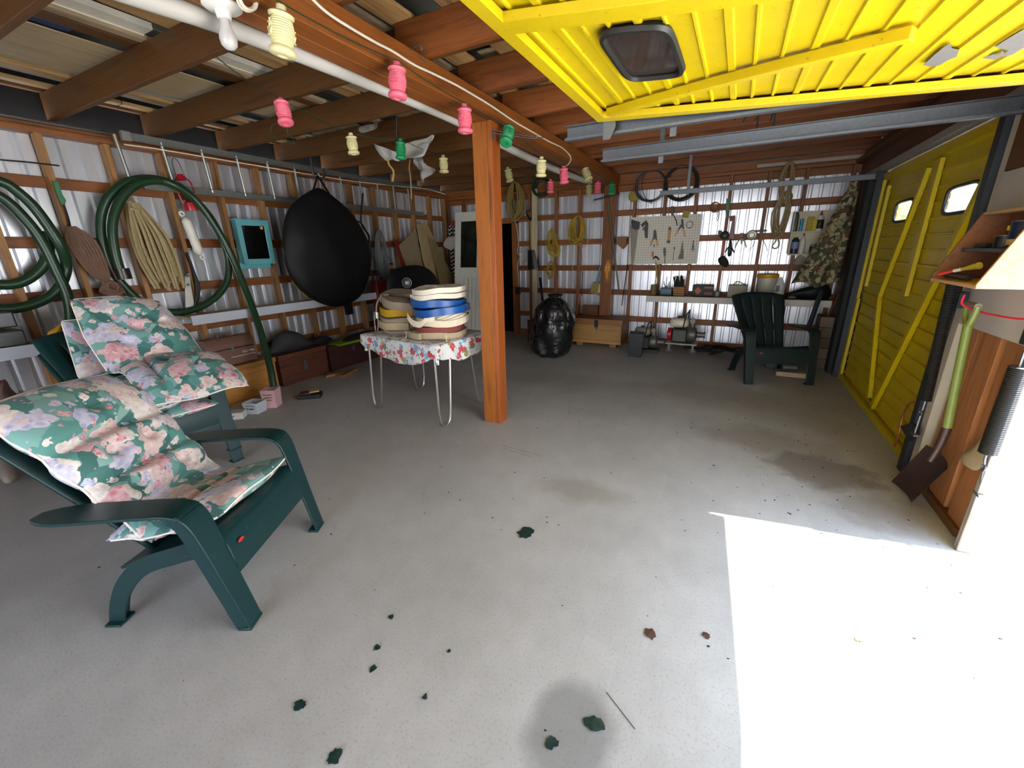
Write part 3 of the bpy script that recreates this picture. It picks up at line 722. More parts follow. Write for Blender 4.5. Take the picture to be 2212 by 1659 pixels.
FLO = floral('floral_fabric', 5.8, '4d827b', ('bb6f80', 'cfc3bd', 'a5a4c4', 'c9a3a2', 'b5a196', 'd0c6c2', '989fc6', 'bd5e76'), .50)
PIP = plain('cushion_piping', 'e9e2da', .7)
def chair_frame(root_loc, heading):
    f = Vector((math.cos(heading), math.sin(heading), 0)); s = Vector((-f.y, f.x, 0)); o = Vector(root_loc)
    return lambda x, y, z: o + s*(-x) + f*y + Vector((0, 0, z))
def edge_pipe(root, fn, nm='piping'):
    pts = []
    for a in range(60):
        t = 2*math.pi*a/60; u, v = math.cos(t), math.sin(t); k = 1/max(abs(u), abs(v)); e = .86
        uu = math.copysign(abs(u*k)**1, u); vv = v*k; pts.append(fn(uu*1.0, vv*1.0, 0))
    MB().tube(pts, .0045, 5, True).build(nm, PIP, root)
# cushion of the near chair: a long back pad hinged to a seat pad
L1 = chair_frame((-1.855, 1.015, 0), math.atan2(.468, .884))
ct = thing('chair_cushion', 'long floral seat and back cushion lying on the nearest green chair', 'cushion', L1(0, -.5, .35))
B0 = Vector((0, -.475, .335)); BD = Vector((0, -.50, .735)).normalized(); BN = Vector((0, .735, .50)).normalized()
def back(u, v, h):
    wv = .295+.02*v-.03*max(0, v-.75)*4*u*u
    x = u*wv*(1+.025*math.sin(v*13)); t = (v+1)/2*.79*(1-.03*u*u)
    q = B0+Vector((x, 0, 0))+BD*t+BN*(.045+.10*h+.02*math.sin(u*2.2+v)+.03*u*u)
    if v > .6: q += Vector((0, -.10*(v-.6)**1.5*2, -.02*(v-.6)))
    return L1(q.x, q.y, q.z)
MB().pillow(back, 34, 60, creases=(-.62, -.2, .30), tuft=((-.35, .05), (.35, .05), (0, .62), (-.5, -.4), (.5, -.4))).build('back_pad', FLO, ct, ang=80)
edge_pipe(ct, back)
def seatp(u, v, h):
    x = u*(.285-.015*v); y = -.315+v*.245; z = .425+.105*(v)*.5-.02+.066*h+.012*math.sin(u*3)+.02*v*v
    if v < -.5: z += .015
    return L1(x, y, z+.035)
MB().pillow(seatp, 30, 30, creases=(0.0,)).build('seat_pad', FLO, ct, ang=80)
edge_pipe(ct, seatp)
# pile of cushions on the stacked chairs
L2 = chair_frame((-3.33, 1.27, .10), 0.0)
def cushion(label, fn, nu=26, nv=30, creases=(), tuft=()):
    t = thing('floral_cushion', label, 'cushion', fn(0, 0, 0), 'floral cushions piled on the stacked chairs')
    MB().pillow(fn, nu, nv, creases, tuft).build('pad', FLO, t, ang=80); edge_pipe(t, fn); return t
cushion('lowest floral cushion of the pile, flat on the stacked chairs', lambda u, v, h: Vector((-3.60+u*.27+.03*v, 1.25+v*.30, .53-.02*u+.06*h+.05*max(0, -u)*.4)), creases=(0,))
cushion('second floral cushion from the bottom of the pile', lambda u, v, h: Vector((-3.56+u*.28-.02*v, 1.30+v*.31, .625-.015*u+.06*h+.008*math.sin(v*5))), creases=(.1,))
cushion('third floral cushion of the pile with its left side bulging forward', lambda u, v, h: Vector((-3.58+u*.27, 1.22+v*.25, .715+.06*h+.02*v+.01*math.sin(u*6+v*3))), creases=(.3,))
cushion('floral cushion folded over the right side of the pile, hanging toward the toolbox', lambda u, v, h: Vector((-3.40+u*.30+.02*v, 1.42+v*.30-.05*u, .815-.03*u-.12*max(0, u)**2+.07*h-.03*max(0, v)**2+.012*math.sin(u*5+v*4))), creases=(-.55,), tuft=((.3, .2), (-.3, -.2)))
def bigback(u, v, h):
    p = Vector((-3.82-.20*v, 1.40+u*(.30-.05*max(0, v)), 1.03+v*.235-.03*u+.03*(1-abs(u))*(v > .5)))
    return p+Vector((.06*h+.03*math.sin(u*3), 0, .035*h))
cushion('large floral cushion standing upright at the back of the pile', bigback, 28, 34, tuft=((0, .1), (-.4, -.3), (.5, .3)))
cushion('small floral cushion standing behind the upright one at the left end of the pile', lambda u, v, h: Vector((-4.08-.05*v+.04*h, 1.17+u*.09+.02*v, .95+v*.20)), 16, 26, creases=(0.05,))

# ================================================================== TABLE WITH HOSE ROLLS
TZ = .785
tb = thing('floral_table', 'small table under a flowered cloth with hairpin steel legs', 'table', (-2.68, 3.2, 0))
STL = plain('polished_steel', 'b9b4ac', .28, .9)
TC = [Vector((-3.24, 2.93, TZ)), Vector((-2.20, 2.76, TZ)), Vector((-2.10, 3.50, TZ)), Vector((-3.14, 3.70, TZ))]
MB().plate([c-Vector((0, 0, .02)) for c in TC], (0, 0, -.018)).build('tabletop', wboard('X'), tb)
cen = sum(TC, Vector())/4
for i, c in enumerate(TC):
    d1_ = (TC[(i+1) % 4]-c).normalized(); dm = (TC[(i-1) % 4]-c).normalized()
    a = c+(cen-c)*.10
    if i in (0, 2): e = (TC[1]-TC[0]).normalized()*(1 if i == 0 else -1)
    else: e = (TC[2]-TC[1]).normalized()*(1 if i == 1 else -1)
    out = (c-cen); out.z = 0; out = out.normalized()*.03
    p = [a+Vector((0, 0, -.04)), a+out*.9+Vector((0, 0, -TZ+.16)), a+out+e*.02+Vector((0, 0, -TZ+.055)), a+out+e*.07+Vector((0, 0, -TZ+.012)), a+out+e*.13+Vector((0, 0, -TZ+.055)), a+out*.9+e*.15+Vector((0, 0, -TZ+.16)), a+e*.20+Vector((0, 0, -.04))]
    pts = [p[0]]+spl(p[1:6], 6)+[p[6]]
    MB().tube(pts, .0105, 8).build('leg', STL, tb)
CLO = floral('table_cloth_print', 10.5, 'd2d4d2', ('b81f38', 'c02a40', '5f9fc4', 'b81f38', 'a08a3a', '1f8040', '7fb2cc', 'c02a40'), .42, 5.0, .35)
def clothpt(u, v):          # perimeter parameter u, drop v
    n = 4; q = u*4; i = int(q) % 4; t = q-int(q); a, b = TC[i], TC[(i+1) % 4]; p = a.lerp(b, t)
    out = (b-a).normalized().cross(Vector((0, 0, 1)))*(.012)
    sag = .105+.11*math.sin(t*math.pi)**1.0*(1 if i in (0, 2) else .75)+.01*math.sin(t*20)
    if i == 0: sag = .08+.15*math.sin(min(1, t*1.0)*math.pi)**.7*(.6+.55*t)
    return p+out*(1+.9*v+.8*math.sin(t*26+i)*v)+Vector((0, 0, .004-sag*v))
cl = thing('tablecloth', 'white cloth printed with red, blue and green flowers on the hairpin table', 'tablecloth', (-2.68, 3.2, TZ))
m = MB()
m.grid(lambda u, v: TC[0].lerp(TC[1], u).lerp(TC[3].lerp(TC[2], u), v)+Vector((0, 0, .004+.004*noise.noise(Vector((u*7, v*7, 0))))), 16, 12)
m.grid(clothpt, 96, 8); m.weld = True
o = m.build('cloth', CLO, cl, ang=60); sm = o.modifiers.new('t', 'SOLIDIFY'); sm.thickness = .003; sm.offset = 0
for c, lb in ((TC[0], 0), (TC[1], 1)):
    mm = MB(); q = c+Vector((.02 if lb == 0 else -.0, .02, -.09)); mm.tube(spl([q+Vector((0, 0, .06)), q+Vector((-.005, -.006, .02)), q+Vector((.004, -.004, -.03)), q+Vector((0, 0, -.075))]), .018, 8); mm.build('gathered_corner', CLO, cl)
ROPEW = plain('cream_string', 'd9d2c0', .8)
def canvas(name, c, var=.12): return plain(name, c, .8, 0, var, 30, .25)
def hose_roll(label, cx, cy, z, r, h_, m, tilt=(0, 0), turns=6, ell=1.0, group='rolled hoses on the flowered table', rot=0, sd=0):
    """a flat hose wound into a disc: spiral band"""
    t = thing('hose_roll', label, 'hose', (cx, cy, z), group); rd = random.Random(sd)
    M = Matrix.Translation((cx, cy, z)) @ Matrix.Rotation(tilt[0], 4, 'X') @ Matrix.Rotation(tilt[1], 4, 'Y') @ Matrix.Rotation(rot, 4, 'Z')
    pts = []; n = 40; th = (r-.05)/turns
    ph = rd.uniform(0, 6)
    for i in range(int(n*turns)+1):
        a = 2*math.pi*i/n+ph; q = .05+th*i/n; wz = .006*math.sin(a*2+ph)+.004*math.sin(a*5)
        pts.append(M @ Vector((q*math.cos(a)*ell, q*math.sin(a), h_/2+wz)))
    up = (M.to_3x3() @ Vector((0, 0, 1)))
    m_ = MB(); m_.sweep(pts, h_*.96, th*.72, side=up)
    o = m_.build('rolled_band', m, t, bevel=.002); return t, M
CRM = canvas('cream_canvas', 'd3c6ad'); BGE = canvas('beige_canvas', 'a89779'); BG2 = canvas('grey_beige_canvas', '8f7f6b', .2)
YLW = canvas('yellow_hose_jacket', 'b48a12'); BLU = plain('blue_vinyl', '144c92', .35, 0, .1, 12); MAR = canvas('maroon_hose_jacket', '7e3a34'); WHT = canvas('off_white_canvas', 'ded6c2', .15)
lx, ly = atZ(862, 720, TZ).x, atZ(862, 720, TZ).y
def stk(px, py, z): q = atZ(px, py, z); return q.x, q.y
A = Vector((-2.98, 3.24, 0)); Bc = Vector((-2.44, 3.17, 0))
z = TZ+.01
hose_roll('grey-beige hose roll at the bottom of the left stack on the table', A.x+.03, A.y, z, .215, .035, BG2, sd=1)
hose_roll('wide cream-beige hose roll, second from the bottom of the left stack', A.x, A.y, z+.036, .225, .075, BGE, sd=2)
hose_roll('thin beige hose roll just under the yellow one', A.x+.01, A.y, z+.112, .22, .05, BG2, (.03, .02), sd=3)
hose_roll('yellow hose roll in the left stack on the table', A.x+.01, A.y, z+.164, .215, .075, YLW, (-.03, .02), sd=4)
tp, M = hose_roll('large beige hose roll tilted on top of the left stack, its coupling hanging down', A.x+.05, A.y+.03, z+.262, .245, .085, BG2, (.10, .22), turns=9, sd=5)
q = Vector((A.x-.20, A.y-.04, z+.30)); m = MB(); m.sweep(spl([q+Vector((.14, -.03, .07)), q+Vector((.05, -.04, .05)), q+Vector((-.01, -.05, -.02)), q+Vector((-.03, -.055, -.11))], 5), .07, .014, side=(.5, -.8, 0)); m.build('loose_end', BG2, tp)
e = q+Vector((-.03, -.055, -.11)); MB().cyl(e, e+Vector((-.003, 0, -.065)), .034, 14).build('coupling', STL, tp)
m = MB(); m.tube(spl([e+Vector((-.03, -.02, -.03)), e+Vector((-.02, -.03, -.2)), e+Vector((0, -.03, -.42)), e+Vector((.0, -.03, -.60))]), .004, 5); m.tube(spl([e+Vector((.03, -.02, -.03)), e+Vector((.02, -.03, -.15)), e+Vector((-.01, -.035, -.3)), e+Vector((.10, -.02, -.325)), e+Vector((.16, .02, -.33))]), .004, 5)
m.build('string', ROPEW, tp)
b0, Mb = hose_roll('widest beige hose roll at the bottom of the right stack on the table', Bc.x-.02, Bc.y, z, .285, .062, BGE, turns=5, sd=6)
hose_roll('maroon hose roll set inside the lower beige hose of the right stack', Bc.x+.0, Bc.y-.01, z+.064, .235, .06, MAR, (.02, .03), turns=5, sd=7)
fr = thing('hose_roll', 'cream flat hose folded in loose loops under the blue hose', 'hose', (Bc.x, Bc.y, z+.125), 'rolled hoses on the flowered table')
m = MB(); rd = random.Random(2)
for k in range(5):
    pts = []; rr = .27-.018*k
    for j in range(41):
        a = 2*math.pi*j/40; pts.append(Vector((Bc.x+.02+rr*math.cos(a)*1.02, Bc.y+rr*.9*math.sin(a), z+.165+.015*math.sin(a*3+k)-.03*max(0, -math.sin(a+.4))+.008*k)))
    m.sweep(pts, .06, .006, side=(0, 0, 1))
m.sweep(spl([(Bc.x-.26, Bc.y-.12, z+.17), (Bc.x-.18, Bc.y-.24, z+.21), (Bc.x-.10, Bc.y-.27, z+.155), (Bc.x+.0, Bc.y-.28, z+.145), (Bc.x+.06, Bc.y-.26, z+.19), (Bc.x+.12, Bc.y-.22, z+.20)], 5), .055, .006, side=(0, .15, 1))
m.build('folded_band', CRM, fr, bevel=.001)
hose_roll('lower blue flat hose roll of the right stack', Bc.x+.03, Bc.y-.01, z+.215, .265, .068, BLU, (.02, -.06), turns=4, sd=8)
hose_roll('upper blue flat hose roll of the right stack', Bc.x-.01, Bc.y, z+.285, .275, .068, BLU, (-.02, .05), turns=4, sd=9)
hose_roll('off-white hose roll on top of the right stack', Bc.x+.01, Bc.y+.0, z+.357, .27, .045, WHT, (.02, -.03), turns=5, sd=10)
hose_roll('second off-white hose roll at the very top of the right stack', Bc.x+.01, Bc.y+.01, z+.405, .265, .048, WHT, (.02, -.03), turns=5, sd=11)
for px, py in ((718, 0), (0, 0)): pass
m = MB(); p = Vector((Bc.x-.20, Bc.y-.225, z+.03)); m.tube(spl([p, p+Vector((-.01, -.03, .03)), p+Vector((.01, -.04, -.01)), p+Vector((-.015, -.05, -.05)), p+Vector((.005, -.055, -.14))]), .0035, 5)
p = Vector((Bc.x+.20, Bc.y-.20, z+.05)); m.tube(spl([p, p+Vector((.03, -.02, .0)), p+Vector((.04, -.03, -.06)), p+Vector((.05, -.03, -.10))]), .0035, 5)
m.build('string', ROPEW, b0)

# ================================================================== LEFT WALL
HG = plain('green_suction_hose', '1c3822', .35, 0, .15, 8); HG2 = HG
def px_tube(pts, r, k=6, n=10):
    return MB().tube(spl([atX(x, y, X) for x, y, X in pts], k), r, n)
X0 = XL+.16
h1 = thing('suction_hose', 'thick dark green suction hose coiled on the left wall at the picture edge', 'hose', (X0, .9, 1.2))
px_tube([(149, 722, X0+.05), (152, 680, X0+.04), (144, 635, X0+.03), (124, 590, X0+.03), (95, 530, X0+.03), (60, 480, X0+.03), (0, 425, X0+.03), (-90, 400, X0+.03), (-170, 450, X0), (-180, 560, X0), (-120, 650, X0), (0, 667, X0), (55, 662, X0), (100, 645, X0), (128, 620, X0), (143, 575, X0+.0), (130, 530, X0+.09), (80, 455, X0+.09), (35, 412, X0+.09), (0, 392, X0+.09), (-80, 375, X0+.09), (-150, 420, X0+.06), (-160, 520, X0), (-90, 600, X0), (0, 615, X0), (50, 608, X0), (88, 580, X0), (104, 545, X0), (98, 500, X0)], .038, 6, 12).build('hose_body', HG, h1)
h2 = thing('suction_hose', 'long dark green suction hose looped on the left wall and ending in the pink tin', 'hose', (X0, 2.4, 1.2))
px_tube([(266, 600, X0+.10), (250, 550, X0+.10), (243, 490, X0+.10), (256, 440, X0+.10), (285, 405, X0+.10), (330, 390, X0+.10), (385, 402, X0+.09), (430, 440, X0+.08), (465, 487, X0+.04), (490, 545, X0), (492, 600, X0), (468, 640, X0), (420, 668, X0), (360, 674, X0), (310, 655, X0), (268, 618, X0), (238, 575, X0), (221, 525, X0), (218, 470, X0), (235, 425, X0+.02), (272, 395, X0+.03), (320, 386, X0+.05), (370, 397, X0+.12), (420, 430, X0+.12), (462, 485, X0+.13), (500, 552, X0+.15), (530, 625, X0+.25), (556, 695, X0+.42), (574, 755, X0+.6), (585, 800, X0+.74), (591, 835, X0+.80)], .036, 6, 12).build('hose_body', HG, h2)
MB().cyl(atX(262, 580, X0+.10), atX(270, 603, X0+.10), .055, 14).build('hose_clamp', plain('dark_clamp', '3d3c38', .35, .8), h2)
# ladder
ALU = plain('aluminium', '8f938e', .42, .8, .15, 10)
ld = thing('aluminium_ladder', 'long aluminium ladder hung flat along the left wall under the joists', 'ladder', (XL+.2, 4, 2.4))
A1, A2 = atX(268, 300, XL+.20), atX(908, 405, XL+.20); B1, B2 = atX(310, 402, XL+.17), atX(915, 462, XL+.17)
A2.z = A1.z = (A1.z+A2.z)/2; B1.z = B2.z = (B1.z+B2.z)/2
for a, b in ((A1, A2), (B1, B2)):
    m = MB(); m.sweep([a, b], .022, .062, side=(1, 0, 0)); m.sweep([a+Vector((.014, 0, .028)), b+Vector((.014, 0, .028))], .03, .006, side=(1, 0, 0)); m.sweep([a+Vector((.014, 0, -.028)), b+Vector((.014, 0, -.028))], .03, .006, side=(1, 0, 0)); m.build('rail', ALU, ld, bevel=.001)
rx = [(345, 375), (430, 456), (504, 523), (0, 0), (680, 700), (725, 737), (767, 782), (806, 819), (841, 854), (870, 881)]
ys = [atX((a+b)/2, 360, XL+.18).y for a, b in rx if a]; y0 = ys[0]; st = (ys[-1]-y0)/10
for i in range(-1, 11):
    y = y0+st*i
    MB().tube([(A1.x, y-.01, A1.z), (B1.x, y+.03, B1.z)], .015, 8).build('rung', ALU, ld)
MB().box(A1-Vector((.02, .02, .04)), A1+Vector((.03, .05, .04))).build('end_cap', plain('grey_cap', '77766f', .6), ld, bevel=.006)
# conduit along the plate and thin cable
tag(MB().tube([(XL+.06, -1.5, 2.63), (XL+.06, 2.1, 2.63)], .016, 8).build('metal_conduit', plain('dull_conduit', '5c5a54', .5, .6)), 'thin grey metal conduit along the top of the left wall', 'conduit')
tag(MB().tube(spl([atX(x, y, XL+.22) for x, y in ((268, 312), (340, 322), (430, 337), (520, 352), (640, 372), (760, 391), (860, 402), (920, 408), (962, 420))], 5), .006, 5).build('wall_cable', CB), 'thin white cable sagging under the top rail of the ladder', 'cable')
# ropes, fenders, lantern and tools on the studs
def rope(name, c): return plain(name, c, .9, 0, .3, 45, .5)
t = thing('rope_hank', 'thick beige rope hank hanging inside the green hose loop', 'rope', tuple(WL(283, 435, .03)))
m = MB(); rd = random.Random(4); T = WL(280, 440, .05)
for i in range(44):
    u = rd.uniform(-1, 1); d = rd.uniform(0, .09); L = rd.uniform(.66, .80); q = T+Vector((d, u*.03, 0)); e_ = T+Vector((d*.8, u*.13+.13, -L)); md = T+Vector((d*1.5, u*.13+.05, -.25))
    m.tube(spl([q, md, md.lerp(e_, .5)+Vector((0, u*.03, 0)), e_], 6), .012, 6)
for i in range(3): m.tube(spl([T+Vector((.03+.03*i, -.03, .02)), T+Vector((.06, .0, .06)), T+Vector((.03, .03, -.03)), T+Vector((.11, .02, -.06)), T+Vector((.1, -.05, -.05))], 5), .012, 6)
m.build('rope', rope('beige_rope', '9c8a64'), t)
t = thing('rope_hank', 'brown rope hank tied in a knot, hanging left of the beige one', 'rope', tuple(WL(150, 490, .03)))
T = WL(150, 490, .04); m = MB()
for i in range(9):
    u = (i-4)/4; m.tube(spl([T+Vector((.02+.01*(i % 3), u*.02, 0)), T+Vector((.05, u*.09+.03, -.12)), T+Vector((.06, u*.07+.07, -.34)), T+Vector((.05, u*.03+.10, -.44)), T+Vector((.05, -u*.08+.13, -.54)), T+Vector((.04, u*.02+.15, -.60))], 5), .011, 6)
ring(m, T+Vector((.07, .13, -.50)), (0, 1, .2), (0, -.2, 1), .045, 3, .011, .2, 3)
m.tube(spl([T+Vector((.05, .1, -.1)), T+Vector((.05, .17, -.35)), T+Vector((.05, .22, -.58))], 5), .007, 5)
m.build('rope', rope('brown_rope', '6f5344'), t)
t = thing('long_handled_tool', 'green-handled metal tool hanging above the brown rope', 'tool', tuple(WL(122, 392)))
MB().plate([WL(x, y, .02) for x, y in ((112, 393), (124, 391), (133, 420), (141, 433), (139, 442), (131, 442), (126, 430))], (.02, 0, 0)).build('handle', plain('green_enamel', '2f6f49', .4), t, bevel=.003)
MB().tube(spl([WL(137, 440, .03), WL(147, 470, .03), WL(152, 492, .03)], 4), .008, 6).build('shank', BLK, t)
t = thing('boat_fender', 'ribbed white boat fender hanging inside the hose loop', 'fender', tuple(WL(402, 466, .03)))
a, b = WL(400, 470, .06), WL(432, 550, .06); n = 26
m = MB(); P_ = [a.lerp(b, i/n) for i in range(n+1)]; rs = [.045*min(1, .35+math.sin(min(1, min(i, n-i)/3)*math.pi/2)*.65)*(1-.07*(i % 4 == 0)) for i in range(n+1)]
m.tube(P_, rs, 14); m.build('body', plain('dirty_white_vinyl', 'd5cfc2', .5, 0, .1, 20), t)
m = MB(); ring(m, a+Vector((0, -.02, .035)), (0, 1, 0), (0, 0, 1), .02, 1, .009); m.build('eye', plain('dirty_white_vinyl', 'd5cfc2', .5, 0, .1, 20), t); m = MB(); ring(m, b+Vector((0, .02, -.03)), (0, 1, 0), (0, 0, 1), .018, 1, .009); m.build('eye', plain('dirty_white_vinyl', 'd5cfc2', .5, 0, .1, 20), t)
t = thing('red_lantern', 'red hurricane lantern hanging behind the top of the hose loop', 'lantern', tuple(WL(395, 410, .03)))
LT = WL(388, 376, .07); RL = plain('red_enamel', 'a01222', .3); M = Matrix.Translation(LT) @ Matrix.Rotation(.12, 4, 'X')
MB().lathe([(.0, .0), (.025, 0), (.03, -.015), (.045, -.03), (.05, -.05), (.035, -.06)], M, 16).build('cap', RL, t)
MB().lathe([(.03, -.25), (.058, -.26), (.065, -.30), (.065, -.335), (.0, -.34)], M, 18).build('tank', RL, t)
MB().lathe([(.03, -.06), (.042, -.10), (.05, -.16), (.042, -.22), (.03, -.25)], M, 16).build('globe', GL, t)
m = MB()
for s in (-1, 1): m.tube([M @ Vector(p) for p in spl([(0, s*.03, -.04), (0, s*.07, -.07), (0, s*.075, -.18), (0, s*.065, -.27)], 5)], .008, 6)
m.build('side_tube', RL, t)
MB().tube([M @ Vector(p) for p in spl([(0, -.04, -.03), (0, -.03, .10), (.0, .0, .14), (0, .03, .1), (0, .04, -.03)], 5)], .003, 5).build('bail', BLK, t)
t = thing('strap_hinge', 'long whitish metal strap hinge leaning below the boat fender', 'hinge', tuple(WL(402, 590, .01)))
MB().plate([WL(x, y, .02) for x, y in ((398, 592), (408, 590), (412, 620), (418, 655), (424, 690), (404, 700), (400, 660))], (.012, 0, 0)).build('strap', plain('flaking_white_metal', 'c6c3bb', .6, .2, .25, 40), t, bevel=.002)
m = MB(); q = WL(403, 595, .035)
m.cyl(q, q+Vector((.02, 0, 0)), .018, 10); q = WL(406, 615, .035); m.cyl(q, q+Vector((.012, 0, 0)), .012, 10); m.build('bolt', galv(), t)
t = tag(MB().tube(spl([WL(x, y, .03) for x, y in ((403, 545), (420, 590), (430, 620), (428, 645), (420, 660), (425, 630), (416, 580), (404, 550))], 6), .012, 6).build('black_rubber_strap', RUB), 'black rubber strap loop hanging from a stud under the boat fender', 'strap')
tag(MB().tube([WL(0, 345, .02), WL(60, 350, .03), WL(128, 358, .02)], .006, 6).build('thin_rod', RUB), 'thin dark rod resting on nails high on the left wall', 'rod')
# teal framed mirror cabinet
t = thing('mirror_cabinet', 'small turquoise wooden cabinet with a mirror door on the left wall', 'cabinet', tuple(WL(540, 520)))
TEA = plain('turquoise_paint', '5ba0a6', .55, 0, .1, 12)
c00, c10 = WL(503, 478, .0), WL(572, 478, .0); zt = WL(540, 478).z; zb = WL(540, 571).z; ya, yb = WL(508, 530).y, WL(577, 530).y
x0, x1 = XL+.115, XL+.22
MB().box((x0, ya+.01, zb+.02), (x1-.022, yb-.01, zt)).build('carcass', TEA, t, bevel=.003)
d_ = MB().box((x1-.02, ya, zb), (x1, ya+.055, zt)).box((x1-.02, yb-.055, zb), (x1, yb, zt)).box((x1-.02, ya+.055, zb), (x1, yb-.055, zb+.06)).box((x1-.02, ya+.055, zt-.055), (x1, yb-.055, zt)).build('door', TEA, t, bevel=.003)
MIR = NT('mirror'); MIR.b.inputs['Base Color'].default_value = (.7, .72, .72, 1); MIR.b.inputs['Metallic'].default_value = 1; MIR.b.inputs['Roughness'].default_value = .08; MIR = MIR.m
MB().box((x1-.012, ya+.05, zb+.055), (x1-.008, yb-.05, zt-.05)).build('mirror', MIR, d_, smooth=False)
MB().box((x0, ya-.02, zt), (x1+.0, yb+.0, zt+.012)).build('trim_board', TEA, t, bevel=.002); MB().box((x0, ya+.0, zb-.05), (x0+.02, yb-.01, zb+.02)).build('trim_board', TEA, t, bevel=.002)
m = MB(); q = Vector((x1+.006, yb-.09, zt-.07)); m.puff([q+Vector((0, .012*math.sin(a), .026*math.cos(a))) for a in [math.pi*i/4 for i in range(8)]], (1, 0, 0), .004, 3, 2); m.build('fishing_spoon', plain('brass', 'c9a24a', .3, .9), t)
# shelf boards along the left wall with white fascia
WF_ = plain('white_fascia', 'b9bdc6', .5, 0, .06, 5)
def wall_shelf(y0, y1, z, label):
    t = thing('wall_shelf', label, 'shelf', (XL+.2, (y0+y1)/2, z))
    MB().box((XL+.115, y0, z), (XL+.40, y1, z+.022)).build('board', wgrey('Y'), t, bevel=.002)
    MB().box((XL+.40, y0, z-.062), (XL+.42, y1, z+.034)).build('fascia', WF_, t, bevel=.002)
    y = y0+.15
    while y < y1: MB().box((XL+.115, y, z-.045), (XL+.40, y+.04, z-.002)).build('bracket', wpale('X'), t); y += .85
    return t
zs = atX(620, 668, XL+.42).z
wall_shelf(atX(418, 705, XL+.42).y, 5.15, zs+.03, 'long white-edged shelf low along the left wall behind the hanging bag')
zs2 = atX(48, 765, XL+.42).z
wall_shelf(-1.2, atX(97, 750, XL+.42).y, zs2+.03, 'white-edged shelf low on the left wall at the picture edge')
# metal trays on that shelf, wire spool, yellow item
for i, (z0, lb) in enumerate(((.058, 'lower galvanised box on the left-edge shelf'), (.20, 'upper galvanised box stacked on the other at the left edge'))):
    yb_ = atX(57-6*i, 735, XL+.35).y
    tag(MB().box((XL+.13, yb_-.75, zs2+z0), (XL+.38-.02*i, yb_, zs2+z0+.12)).build('metal_box', galv(), bevel=.012), lb, 'box', 'galvanised boxes at the left edge')
t = thing('wire_spool', 'spool of black wire standing behind the floral cushions', 'spool', (XL+.3, 1.6, .95))
a, b = atX(180, 685, XL+.35), atX(226, 682, XL+.35); m = MB(); d = (b-a).normalized()
m.tube([a, b], .055, 18); m.tube([a.lerp(b, i/16) for i in range(17)], [.062 if i % 2 else .057 for i in range(17)], 18); m.build('wire', RUB, t)
for q, e_ in ((a, a-d*.012), (b, b+d*.012)): MB().cyl(q, e_, .088, 22).build('flange', BLK, t)
tag(MB().puff([atX(x, y, XL+.35) for x, y in ((103, 735), (103, 718), (118, 708), (135, 697), (137, 706), (130, 722), (115, 735))], (1, -.3, 0), .045, 5, 3).build('yellow_float', plain('faded_yellow_plastic', 'c8951f', .5), ang=80), 'faded yellow plastic float beside the green hose end', 'float')
t = tag(MB().tube(spl([atX(x, y, XL+.43) for x, y in ((98, 735), (104, 750), (108, 775), (120, 800), (135, 815), (150, 818), (172, 822))], 6), .011, 6).build('electric_cable', RUB), 'dark cord hanging off the end of the left-edge shelf', 'cord')
tag(MB().puff([atX(x, y, -4.35) for x, y in ((-15, 815), (0, 822), (12, 820), (25, 840), (45, 862), (38, 890), (10, 905), (-20, 905))], (1, -.4, .2), .08, 5, 3).build('brown_leather_bag', plain('brown_leather', '5f4640', .5), ang=80), 'brown leather bag on the floor behind the nearest chair at the left edge', 'bag')
MBX = canvas('tan_canvas', '8f8275'); tag(MB().puff([atZ(x, y, .10)+Vector((0, 0, 0)) for x, y in ((0, 965), (25, 950), (52, 990), (48, 1020), (12, 1040), (-5, 1020))], (0, 0, 1), .09, 5, 3, back=1).build('canvas_sack', MBX, ang=80), 'limp tan canvas sack on the floor under the nearest chair back', 'sack')
# black hanging bag
t = thing('hanging_bag', 'big round black fabric bag hanging from a joist by the left wall', 'bag', (-4.6, 3.8, 2.3))
BKF = plain('black_fabric', '08080a', .62, 0, .4, 5, spec=.3)
PX = -4.62; ol = [(685, 406), (666, 414), (640, 432), (620, 457), (611, 500), (613, 550), (624, 592), (650, 628), (690, 654), (730, 663), (766, 650), (785, 628), (799, 585), (800, 550), (790, 512), (763, 466), (728, 432), (700, 411)]
m = MB(); m.puff([atX(x, y, PX) for x, y in ol], (1, -.25, .05), .17, 12, 4, back=.7, wob=.045, sd=3, pw=.5); bag_ = m.build('bag_body', BKF, t, ang=80)
m = MB(); e1, e2, ap = atX(674, 420, PX+.02), atX(712, 420, PX+.02), atX(687, 385, PX)
m.sweep(spl([e1, ap+Vector((0, -.015, 0)), ap+Vector((0, .01, .01)), e2], 5), .03, .006, side=(1, 0, 0)); m.build('handle', BKF, t)
m = MB(); m.box(atX(742, 655, PX+.02), atX(764, 678, PX+.05)); m.build('bottom_strap', BKF, t)
m = MB(); m.tube(spl([atX(748, 430, PX+.01)+Vector((0, .3, .1)), atX(780, 480, PX), atX(797, 510, PX-.05), atX(792, 535, PX-.05)], 6), .012, 6); m.build('shoulder_strap', BKF, t)
hk = thing('steel_hook', 'long steel hook holding the black hanging bag', 'hook', tuple(ap+Vector((0, 0, .3))))
MB().tube(spl([ap+Vector((0, -.06, .36)), ap+Vector((0, -.06, .06)), ap+Vector((0, -.02, -.005)), ap+Vector((0, .05, .0)), ap+Vector((0, .10, .04)), ap+Vector((0, .10, .12))], 6), .012, 6).build('hook_rod', BLK, hk)
tag(MB().tube(spl([atX(x, y, XL+.2) for x, y in ((632, 602), (633, 612), (640, 618), (660, 640), (690, 655), (710, 660))], 6), .008, 6).build('yellow_string', rope('yellow_cord', 'b8a030')), 'thin yellow cord hanging behind the black bag', 'cord')
